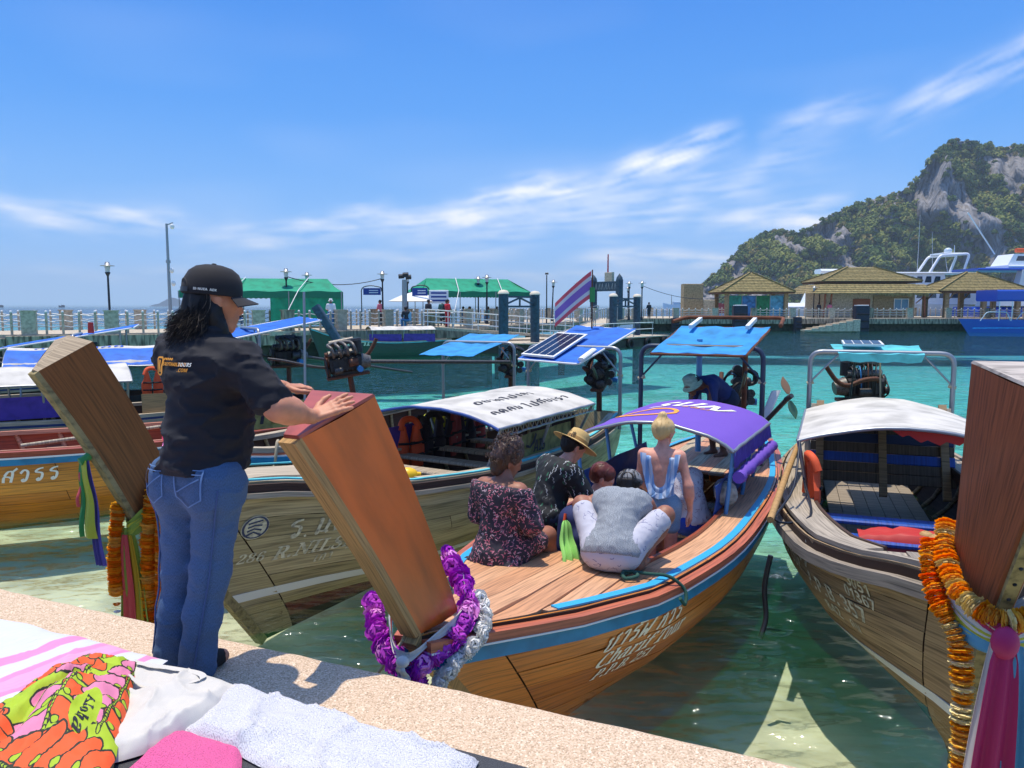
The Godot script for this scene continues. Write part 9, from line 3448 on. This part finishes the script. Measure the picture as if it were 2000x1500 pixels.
	soft(b, pb, 0.009, {"k": 75.0, "noise": noise(103, 4.5, 3), "amp": 0.006, "scale": Vector3(1.0, 1.5, 1.0), "ridged": true, "cuts": [[Vector3(0, 0.012, 0), Vector3(0, -1, 0)], [(J.pelvis as Vector3) + Vector3(0, 0.10, 0), Vector3(0, 1, 0)]]})
	var jeans := part(t, "jeans", b, mats.jeans)
	b = MB.new()
	for q in [[0.055, 1.0], [-0.12, 0.75]]:
		var pc: Vector3 = (J.pelvis as Vector3) + back * 0.5 + right * q[0] + Vector3(0, -0.015, 0)
		var pl := func(px: float, py: float) -> Vector3: return march(pb, 75.0, pc + right * px * q[1] + Vector3(0, py, 0), -back, 0.007)
		for poly in [[Vector2(-0.07, 0.06), Vector2(-0.066, -0.05), Vector2(0.0, -0.085), Vector2(0.066, -0.05), Vector2(0.07, 0.06), Vector2(-0.07, 0.06)], [Vector2(-0.07, 0.045), Vector2(0.07, 0.045)], [Vector2(-0.06, -0.03), Vector2(-0.01, -0.005), Vector2(0.06, 0.03)]]:
			var dense := PackedVector2Array()
			for i in poly.size() - 1:
				for k in 8:
					dense.append((poly[i] as Vector2).lerp(poly[i + 1], k / 8.0))
			dense.append(poly[-1])
			ribbon(b, dense, 0.006, pl)
	part(jeans, "pocket_stitching", b, mats.jeans_light)
	b = MB.new()
	for q in [["R", 0.06], ["L", -0.05]]:
		var path := PackedVector3Array()
		for i in 19:
			var v := i / 18.0
			var c: Vector3 = (J["hip" + q[0]] as Vector3).lerp(J["kn" + q[0]], v * 2.0) if v < 0.5 else (J["kn" + q[0]] as Vector3).lerp(J["an" + q[0]], v * 2.0 - 1.0)
			var dir: Vector3 = (back * 0.75 + right * (0.65 if q[0] == "R" else -0.65)).normalized()
			path.append(march(pb, 75.0, c + dir * 0.4, -dir, 0.004))
		b.tube(path, 0.004, 5, false)
	part(jeans, "side_seam", b, mats.jeans_seam)
	for s in ["L", "R"]:
		b = MB.new()
		var an: Vector3 = J["an" + s]
		soft(b, [[an + Vector3(-0.03, -0.045, 0.05), an + Vector3(0.05, -0.045, -0.11), 0.040, 0.036]], 0.010, {"k": 80.0, "cuts": [[Vector3(0, 0.003, 0), Vector3(0, -1, 0)]]})
		part(t, "shoe", b, mats.black_rubber)
	var c: Vector3 = J.head
	var hbones := [[c - f * 0.035 + u * 0.01, c - f * 0.05 - u * 0.06, 0.078, 0.066], [c - f * 0.045 - u * 0.05 - x * 0.01, c - f * 0.06 - u * 0.10 - x * 0.01, 0.068, 0.046], [c + x * 0.060 - f * 0.02 - u * 0.035, c + x * 0.068 + f * 0.01 - u * 0.115, 0.034, 0.034], [c - x * 0.06 - f * 0.02 - u * 0.03, c - x * 0.09 - f * 0.05 - u * 0.11, 0.045, 0.03]]
	b = MB.new()
	soft(b, hbones, 0.006, {"k": 80.0, "noise": noise(19, 14.0, 3), "amp": 0.010, "scale": Vector3(1.5, 0.5, 1.5), "cuts": [[c + u * 0.045, u]]})
	var hair := part(t, "hair", b, mats.hair_black)
	var hr := RandomNumberGenerator.new()
	hr.seed = 12
	for pass_ in 2:
		b = MB.new()
		for k in (950 if pass_ == 0 else 90):
			var g := hr.randf_range(-2.6, 1.35)
			var dir := (-f * cos(g) + x * sin(g)).normalized()
			if g > 1.2 or g < -2.4:
				continue
			var p0 := c + u * hr.randf_range(-0.03, 0.035) + dir * 0.085
			var ph := hr.randf() * TAU
			var len := hr.randf_range(0.09, 0.17)
			var tn := dir.cross(u)
			var path := PackedVector3Array()
			var rr := []
			for i in 12:
				var v := i / 11.0
				var p := p0 - u * len * v + dir * (0.012 + 0.045 * v * v * hr.randf_range(0.8, 1.2)) + tn * 0.014 * sin(ph + v * 7.0) * v - Vector3(0.03, 0, 0.0) * v * v
				path.append(p)
				rr.append(0.0015 * (1.0 - 0.6 * v))
			b.tube(path, rr, 3, false)
		part(hair, "lock", b, mats.hair_black if pass_ == 0 else mats.hair_grey_brown).set_meta("kind", "stuff")
	b = MB.new()
	var cx := Transform3D(Basis(x, u, -f), c + u * 0.032 - f * 0.008)
	var dome := []
	for q in [[0.0, 0.118], [0.03, 0.117], [0.060, 0.108], [0.084, 0.088], [0.098, 0.058], [0.104, 0.026], [0.105, 0.0], [0.101, -0.004]]:
		var row := PackedVector3Array()
		for k in 40:
			var g := TAU * k / 40.0
			var seam := 1.0 - 0.010 * exp(-pow(fposmod(g / TAU * 6.0 + 0.5, 1.0) - 0.5, 2.0) * 300.0)
			var front := 1.0 + 0.05 * maxf(0.0, -sin(g)) * smoothstep(0.0, 0.09, q[1])
			row.append(cx * (Vector3(q[0] * cos(g) * 0.96, q[1], q[0] * sin(g) * 1.10) * seam * Vector3(1, 1, front)))
		dome.append(row)
	b.grid(dome, true)
	var cap := part(t, "cap", b, mats.black_cap)
	b = MB.new()
	b.lathe([Vector2(0.0, 0.124), Vector2(0.009, 0.122), Vector2(0.010, 0.117)], 10, cx)
	part(cap, "cap_button", b, mats.black_cap)
	b = MB.new()
	var br := []
	for i in 7:
		var v := i / 6.0
		var row := PackedVector3Array()
		for k in 21:
			var g := lerpf(-1.15, 1.15, k / 20.0)
			var rad := 0.104 + 0.062 * v * pow(cos(g * 0.8), 0.8)
			row.append(cx * Vector3(rad * sin(g) * 0.96, 0.004 - 0.020 * v - 0.018 * g * g * (0.4 + v * 0.6), -rad * cos(g) * 1.08))
		br.append(row)
	slab(b, br, -u * 0.004)
	part(cap, "brim", b, mats.black_cap)
	b = MB.new()
	var arch := PackedVector3Array()
	for k in 13:
		var g := PI * k / 12.0
		var az := 0.40 * cos(g)
		var hh := 0.004 + 0.048 * sin(g)
		arch.append(cx * Vector3(0.1025 * sin(az) * (1.0 - hh * 1.0), hh, 0.1135 * cos(az) * (1.0 - hh * 0.9)))
	b.tube(arch, 0.0055, 5)
	part(cap, "opening_edge", b, mats.black_cap)
	b = MB.new()
	var fa := PackedVector3Array()
	for p in arch:
		fa.append(p + (p - c).normalized() * 0.001)
	b.fan(fa)
	part(cap, "opening", b, mats.hair_black)
	b = MB.new()
	var strap := [PackedVector3Array(), PackedVector3Array()]
	for k in 11:
		var az := lerpf(-0.46, 0.46, k / 10.0)
		for e in 2:
			strap[e].append(cx * Vector3(0.107 * sin(az), 0.002 + 0.018 * e, 0.118 * cos(az)))
	b.grid(strap)
	part(cap, "strap", b, mats.steel_dark)
	b = MB.new()
	latin(b, "ID NUEA  AEK", 0.009, 0.0, func(px: float, py: float) -> Vector3:
		var az := 0.70 + px / 0.105
		return cx * Vector3(0.1075 * sin(az) * 0.96, 0.010 + py, 0.1075 * cos(az) * 1.10))
	part(cap, "cap_lettering", b, mats.letter_white)
	b = MB.new()
	var wd = ((J.wrL as Vector3) - J.elL).normalized()
	var s1 = wd.cross(Vector3.UP).normalized()
	var s2 = s1.cross(wd)
	var ring := PackedVector3Array()
	for k in 17:
		ring.append((J.wrL as Vector3) - wd * 0.03 + (s1 * cos(TAU * k / 16.0) + s2 * sin(TAU * k / 16.0)) * 0.033)
	b.tube(ring, 0.008, 6)
	part(t, "wrist_band", b, mats.sash_white)
func at_boat(h: Dictionary, s: float, y: float, z: float) -> Vector3:
	return boat_w(h, s, y, z)
func build_people() -> void:
	people_materials()
	person_cap()
	var V := func(x: float, y: float, z: float) -> Vector3: return Vector3(x, y, z)
	var sit := {"pelvis": Vector3(0, 0.11, 0), "chest": Vector3(0, 0.42, -0.02), "neck": Vector3(0, 0.62, -0.04), "head": Vector3(0.01, 0.75, -0.08), "shL": Vector3(-0.17, 0.56, -0.02), "shR": Vector3(0.17, 0.56, -0.02), "elL": Vector3(-0.24, 0.32, -0.06), "elR": Vector3(0.25, 0.31, -0.06), "wrL": Vector3(-0.10, 0.20, -0.26), "wrR": Vector3(0.12, 0.20, -0.26),
		"hipL": Vector3(-0.095, 0.11, -0.02), "hipR": Vector3(0.095, 0.11, -0.02), "knL": Vector3(-0.13, 0.13, -0.44), "knR": Vector3(0.13, 0.13, -0.44), "anL": Vector3(-0.13, -0.27, -0.46), "anR": Vector3(0.13, -0.27, -0.46)}
	var p := sit.duplicate()
	p.merge({"look": Vector3(0.55, -0.35, -0.75), "crown": Vector3(0.05, 1, -0.1)}, true)
	var sk := [[Vector3(0, 0.08, 0.02), Vector3(0, 0.04, -0.10), 0.17, 0.16], [Vector3(-0.14, 0.02, 0.05), Vector3(0.14, 0.02, 0.06), 0.075, 0.075], [Vector3(-0.24, 0.0, 0.10), Vector3(0.24, 0.0, 0.10), 0.028, 0.028], [Vector3(-0.10, 0.12, -0.1), Vector3(-0.13, 0.12, -0.36), 0.11, 0.09], [Vector3(0.10, 0.12, -0.1), Vector3(0.13, 0.12, -0.30), 0.11, 0.085]]
	figure("seated person with piled curly dark hair in pink leaf-print dress on the near boat's foredeck", at_boat(HC, 1.72, 0.80, -0.40), -0.62, p, {"skin": mats.skin_brown, "hair": "curly", "hair_m": mats.hair_brown, "shirt": mats.print_leaves, "shirt_name": "dress", "sleeve": 0.95, "skirt": sk, "shirt_g": 0.022, "w": 1.12, "cell": 0.012, "fold": 0.010, "neck_drop": 0.03,
		"shirt_cuts": [[Vector3(0, -0.006, 0), Vector3(0, -1, 0)]]})
	p = {"pelvis": Vector3(0, 0.90, 0.0), "chest": Vector3(0.0, 1.17, -0.10), "neck": Vector3(0.0, 1.35, -0.19), "head": Vector3(0.02, 1.45, -0.28), "shL": Vector3(-0.17, 1.29, -0.15), "shR": Vector3(0.17, 1.29, -0.15), "elL": Vector3(-0.22, 1.05, -0.26), "elR": Vector3(0.22, 1.06, -0.26), "wrL": Vector3(-0.10, 0.98, -0.45), "wrR": Vector3(0.10, 1.02, -0.46), "look": Vector3(0.15, -0.55, -0.8), "crown": Vector3(0, 0.9, -0.25)}
	figure("person in wide straw hat and dark squiggle-print shirt standing behind the seated one", at_boat(HC, 2.55, 0.05, -0.42), -1.0, p, {"skin": mats.skin_fair, "hair": "short", "hat": "straw", "shirt": mats.print_squiggle, "sleeve": 0.85, "shirt_g": 0.03, "pants": mats.navy_shorts, "pant_len": 0.8, "w": 1.05, "hem": 0.10, "fold": 0.010})
	p = sit.duplicate()
	p.merge({"look": Vector3(0.1, -0.5, -0.8), "crown": Vector3(0, 1, -0.3), "head": Vector3(0.0, 0.74, -0.12)}, true)
	figure("red-haired seated person in profile, looking down beside the straw hat", at_boat(HC, 2.98, 0.46, -0.20), -1.55, p, {"skin": mats.skin_fair, "hair": "short", "hair_m": mats.hair_red, "shirt": mats.print_pink, "sleeve": 0.7, "pants": mats.navy_shorts, "seed": 9})
	p = {"look": Vector3(0.45, -0.25, -0.85), "elR": Vector3(0.24, 1.10, 0.03), "wrR": Vector3(0.25, 0.87, -0.04), "elL": Vector3(-0.20, 1.12, -0.06), "wrL": Vector3(-0.12, 0.95, -0.22), "head": Vector3(0.01, 1.545, -0.03)}
	var t := figure("blonde person with hair in a bun, low-backed pale blue ruffle top and denim shorts", at_boat(HC, 3.42, 0.02, 0.32), -0.35, p, {"skin": mats.skin_fair, "hair": "bun", "hair_m": mats.hair_blonde, "shirt": mats.top_blue_white, "shirt_name": "top", "sleeve": 0.0, "shirt_g": 0.008, "neck_drop": 0.07, "hem": 0.0, "pants": mats.denim_pale, "pant_len": 0.42, "w": 0.90, "fold": 0.003,
		"carve": [[Vector3(0, 1.42, 0.17), Vector3(0, 1.16, 0.17), 0.125, 0.095]]})
	var b := MB.new()
	var tb := trunk(POSE, 0.010, 0.90)
	var edge := PackedVector3Array()
	for k in 25:
		var v := k / 24.0 * 2.0 - 1.0
		var xx := 0.125 * v * (1.0 if absf(v) < 0.8 else 1.0)
		var yy := 1.04 + 0.34 * pow(absf(v), 2.6)
		edge.append(march(tb, 55.0, Vector3(xx, yy, 0.5), Vector3(0, 0, -1), 0.002))
	var r0 := PackedVector3Array()
	var r1 := PackedVector3Array()
	for k in edge.size():
		var outw := Vector3(signf(k - 12.0) * 0.75, -0.65 if absf(k - 12.0) < 7 else 0.1, 0.0).normalized() if k != 12 else Vector3(0, -1, 0)
		r0.append(edge[k])
		r1.append(edge[k] + outw * 0.05 + Vector3(0, 0, 0.014 + 0.012 * sin(k * 2.6)))
	slab(b, [r0, r1], Vector3(0, 0, 0.002))
	part(t, "ruffle", b, mats.top_blue_white)
	p = {"pelvis": Vector3(0, 0.17, 0.12), "chest": Vector3(0.02, 0.37, -0.13), "neck": Vector3(0.03, 0.47, -0.30), "head": Vector3(0.04, 0.50, -0.42), "shL": Vector3(-0.17, 0.43, -0.24), "shR": Vector3(0.20, 0.43, -0.24), "elL": Vector3(-0.24, 0.26, -0.40), "elR": Vector3(0.28, 0.24, -0.38), "wrL": Vector3(-0.10, 0.12, -0.52), "wrR": Vector3(0.12, 0.10, -0.52),
		"hipL": Vector3(-0.10, 0.16, 0.10), "hipR": Vector3(0.10, 0.16, 0.10), "knL": Vector3(-0.28, 0.40, -0.20), "knR": Vector3(0.34, 0.38, -0.16), "anL": Vector3(-0.14, 0.085, -0.02), "anR": Vector3(0.18, 0.085, 0.0), "look": Vector3(0.05, -0.42, -0.88), "crown": Vector3(0, 0.9, -0.4), "toeL": Vector3(-0.3, -0.2, -1), "toeR": Vector3(0.3, -0.2, -1)}
	figure("squatting person in heather grey tank top, backward grey cap and white printed shorts", at_boat(HC, 2.00, 0.80, 0.38), -0.30, p, {"skin": mats.skin_brown, "hair": "short", "hat": "cap_back", "shirt": mats.heather_shirt, "shirt_name": "tank_top", "sleeve": 0.0, "shirt_g": 0.026, "pants": mats.print_sketch, "pant_len": 0.84, "squat": true, "w": 1.10, "fold": 0.008, "cell": 0.012})
	p = sit.duplicate()
	p.merge({"chest": Vector3(-0.02, 0.40, -0.08), "neck": Vector3(-0.04, 0.57, -0.17), "head": Vector3(-0.06, 0.66, -0.27), "shL": Vector3(-0.2, 0.52, -0.14), "shR": Vector3(0.14, 0.52, -0.12), "elR": Vector3(0.22, 0.28, -0.18), "wrR": Vector3(0.08, 0.16, -0.36), "look": Vector3(0, -0.8, -0.6), "crown": Vector3(-0.1, 0.7, -0.6)}, true)
	figure("seated person under the purple canopy in pale printed shirt, sun hat and blue shorts", at_boat(HC, 4.30, 0.46, 0.42), 0.75, p, {"skin": mats.skin_fair, "hair": "short", "hat": "sun", "hat_m": mats.hat_pale, "shirt": mats.print_pink, "sleeve": 0.75, "shirt_g": 0.025, "pants": mats.blue_shorts, "pant_len": 0.7, "w": 1.1, "seed": 12})
	p = {"pelvis": Vector3(0, 0.80, 0.22), "chest": Vector3(0, 0.98, -0.02), "neck": Vector3(0, 1.0, -0.22), "head": Vector3(0, 0.97, -0.35), "shL": Vector3(-0.16, 0.97, -0.16), "shR": Vector3(0.16, 0.97, -0.16), "elL": Vector3(-0.2, 0.72, -0.2), "elR": Vector3(0.2, 0.72, -0.2), "wrL": Vector3(-0.12, 0.52, -0.28), "wrR": Vector3(0.12, 0.52, -0.28), "hipL": Vector3(-0.09, 0.77, 0.2), "hipR": Vector3(0.09, 0.77, 0.2), "knL": Vector3(-0.1, 0.45, 0.06), "knR": Vector3(0.1, 0.45, 0.06), "anL": Vector3(-0.1, 0.085, 0.1), "anR": Vector3(0.1, 0.085, 0.1), "look": Vector3(-0.1, -0.55, -0.8), "crown": Vector3(0, 0.55, -0.8)}
	figure("boatman in navy shirt and green bucket hat bending over at the near boat's stern", at_boat(HC, 7.0, 0.69, 0.0), PI / 2 + 0.45, p, {"skin": mats.skin_dark, "hair": "short", "hat": "bucket", "hat_m": mats.hat_green, "shirt": mats.navy_shirt, "sleeve": 0.7, "pants": mats.navy_shorts, "pant_len": 0.9, "hem": 0.04})
	t = thing("backpack", "navy backpack with orange trim between the seated person and the straw hat", "backpack", at_boat(HC, 2.45, 0.66, -0.12), 0.4)
	b = MB.new()
	soft(b, [[Vector3(0, 0.12, 0), Vector3(0, 0.32, 0), 0.14, 0.12], [Vector3(0.0, 0.12, 0.12), Vector3(0, 0.2, 0.12), 0.09, 0.08]], 0.016, {"k": 50.0})
	part(t, "pack_body", b, mats.bag_navy)
	b = MB.new()
	b.tube(curve([[-0.1, 0.40, 0.06], [-0.13, 0.25, 0.09], [-0.1, 0.1, 0.12]], 4), 0.012, 6)
	b.tube(curve([[0.1, 0.40, 0.06], [0.13, 0.25, 0.09], [0.1, 0.1, 0.12]], 4), 0.012, 6)
	part(t, "pack_trim", b, mats.vest_orange)
	t = thing("lime_towel", "bright lime cloth hanging beside the seated person's right knee", "cloth")
	sash(t, "cloth", at_boat(HC, 2.08, 1.08, -0.04), at_boat(HC, 1.98, 0.79, 0.06), 0.03, 0.17, Vector3(0.8, 0, -0.5).normalized(), mats.lime_cloth, 2.6, 0.7)
	t = thing("plastic_bag", "crumpled white plastic bag at the seated person's left side", "bag", at_boat(HC, 1.95, 0.80, -0.62))
	b = MB.new()
	soft(b, [[Vector3(0, 0.07, 0), Vector3(0, 0.24, 0.02), 0.075, 0.05]], 0.012, {"k": 70.0, "noise": noise(44, 14.0, 3), "amp": 0.014, "ridged": true})
	part(t, "bag_body", b, mats.sash_white)
	pier_people()
func pier_people() -> void:
	var stand := {"elL": Vector3(-0.22, 1.12, -0.04), "wrL": Vector3(-0.14, 1.02, -0.22)}
	var seat := {"pelvis": Vector3(0, 0.52, 0), "chest": Vector3(0, 0.80, -0.02), "neck": Vector3(0, 1.0, -0.04), "head": Vector3(0, 1.13, -0.07), "shL": Vector3(-0.17, 0.94, 0), "shR": Vector3(0.17, 0.94, 0), "elL": Vector3(-0.22, 0.7, -0.05), "elR": Vector3(0.22, 0.7, -0.05), "wrL": Vector3(-0.12, 0.62, -0.26), "wrR": Vector3(0.12, 0.62, -0.26), "hipL": Vector3(-0.09, 0.5, 0), "hipR": Vector3(0.09, 0.5, 0), "knL": Vector3(-0.1, 0.5, -0.42), "knR": Vector3(0.1, 0.5, -0.42), "anL": Vector3(-0.1, 0.08, -0.42), "anR": Vector3(0.1, 0.08, -0.42)}
	var list := [[-10.0, -42.6, 0.2, 0, "c_white", "c_blue", "person in white shirt and cap standing at the railing right of the left green tent", "bucket"], [-18.6, -44.0, 0.4, 0, "c_white", "c_dark", "person in white shirt behind the camera mast", ""], [-8.6, -50.4, 1.0, 0, "c_pink", "c_dark", "person leaning on the railing beneath the wired lamp", ""],
		[-6.1, -44.4, 0.5, 1, "c_dark", "c_blue", "dark-clad person seated on the pale blue plastic chair", ""], [-5.2, -48.0, -0.6, 0, "c_dark", "c_dark", "dark-clad person standing left of the white topped table", ""], [-4.55, -50.5, 0.3, 0, "c_teal", "c_dark", "person in grey-green behind the white topped table", ""], [-4.15, -49.0, 0.3, 0, "c_dark", "c_dark", "dark-haired person just left of the one in red", ""], [-3.9, -46.6, -0.9, 0, "c_red", "c_red", "person dressed all in red beside the concrete pillar", ""],
		[-3.1, -57.5, 1.2, 1, "c_dark", "c_blue", "seated person alone under the right green tent", ""], [-1.75, -57.0, 0.4, 1, "c_teal", "c_blue", "seated person left in the group under the right tent", ""], [-1.15, -57.5, -0.4, 1, "c_dark", "c_dark", "dark seated person in the middle of the group under the right tent", ""], [-0.5, -57.2, -0.2, 1, "c_yellow", "c_dark", "yellow-clad seated person by the left pylon pair", ""], [-3.7, -58.5, 0.0, 1, "c_blue", "c_dark", "small seated person left under the right green tent", ""],
		[34.0, -85.5, 0.3, 0, "c_dark", "c_dark", "dark-clad person standing at the middle hut's left corner", ""], [35.1, -85.3, -0.3, 0, "c_pink", "c_blue", "person in pinkish shirt beside the middle hut's brown door", ""], [14.2, -80.0, 0.3, 0, "c_dark", "c_dark", "lone dark figure behind the right steel pylons", ""],
		[-17.0, -44.6, 0.2, 1, "c_dark", "c_dark", "left one of the dark people seated under the left green tent", ""], [-15.9, -44.9, -0.2, 1, "c_dark", "c_blue", "right one of the dark people seated under the left green tent", ""], [56.5, -79.2, 0.2, 0, "c_dark", "c_dark", "dark figure standing on the blue tour boat", ""], [53.0, -79.3, 0.6, 0, "c_red", "c_dark", "person with red top at the blue tour boat's rail", ""]]
	for q in list:
		var hat: Dictionary = {"hat": q[7], "hat_m": mats.c_white} if q[7] else {}
		var o := {"skin": mats.skin_brown, "shirt": mats[q[4]], "sleeve": 0.9, "pants": mats[q[5]], "pant_len": 1.9, "hair": "short", "cell": 0.034, "fold": 0.0, "group": "people on the pier", "shirt_g": 0.02}
		o.merge(hat)
		var y: float = DECK if q[0] < 50.0 else WATER + 1.0
		figure(q[6], Vector3(q[0], y, q[1]), q[2], stand if q[3] == 0 else seat, o)
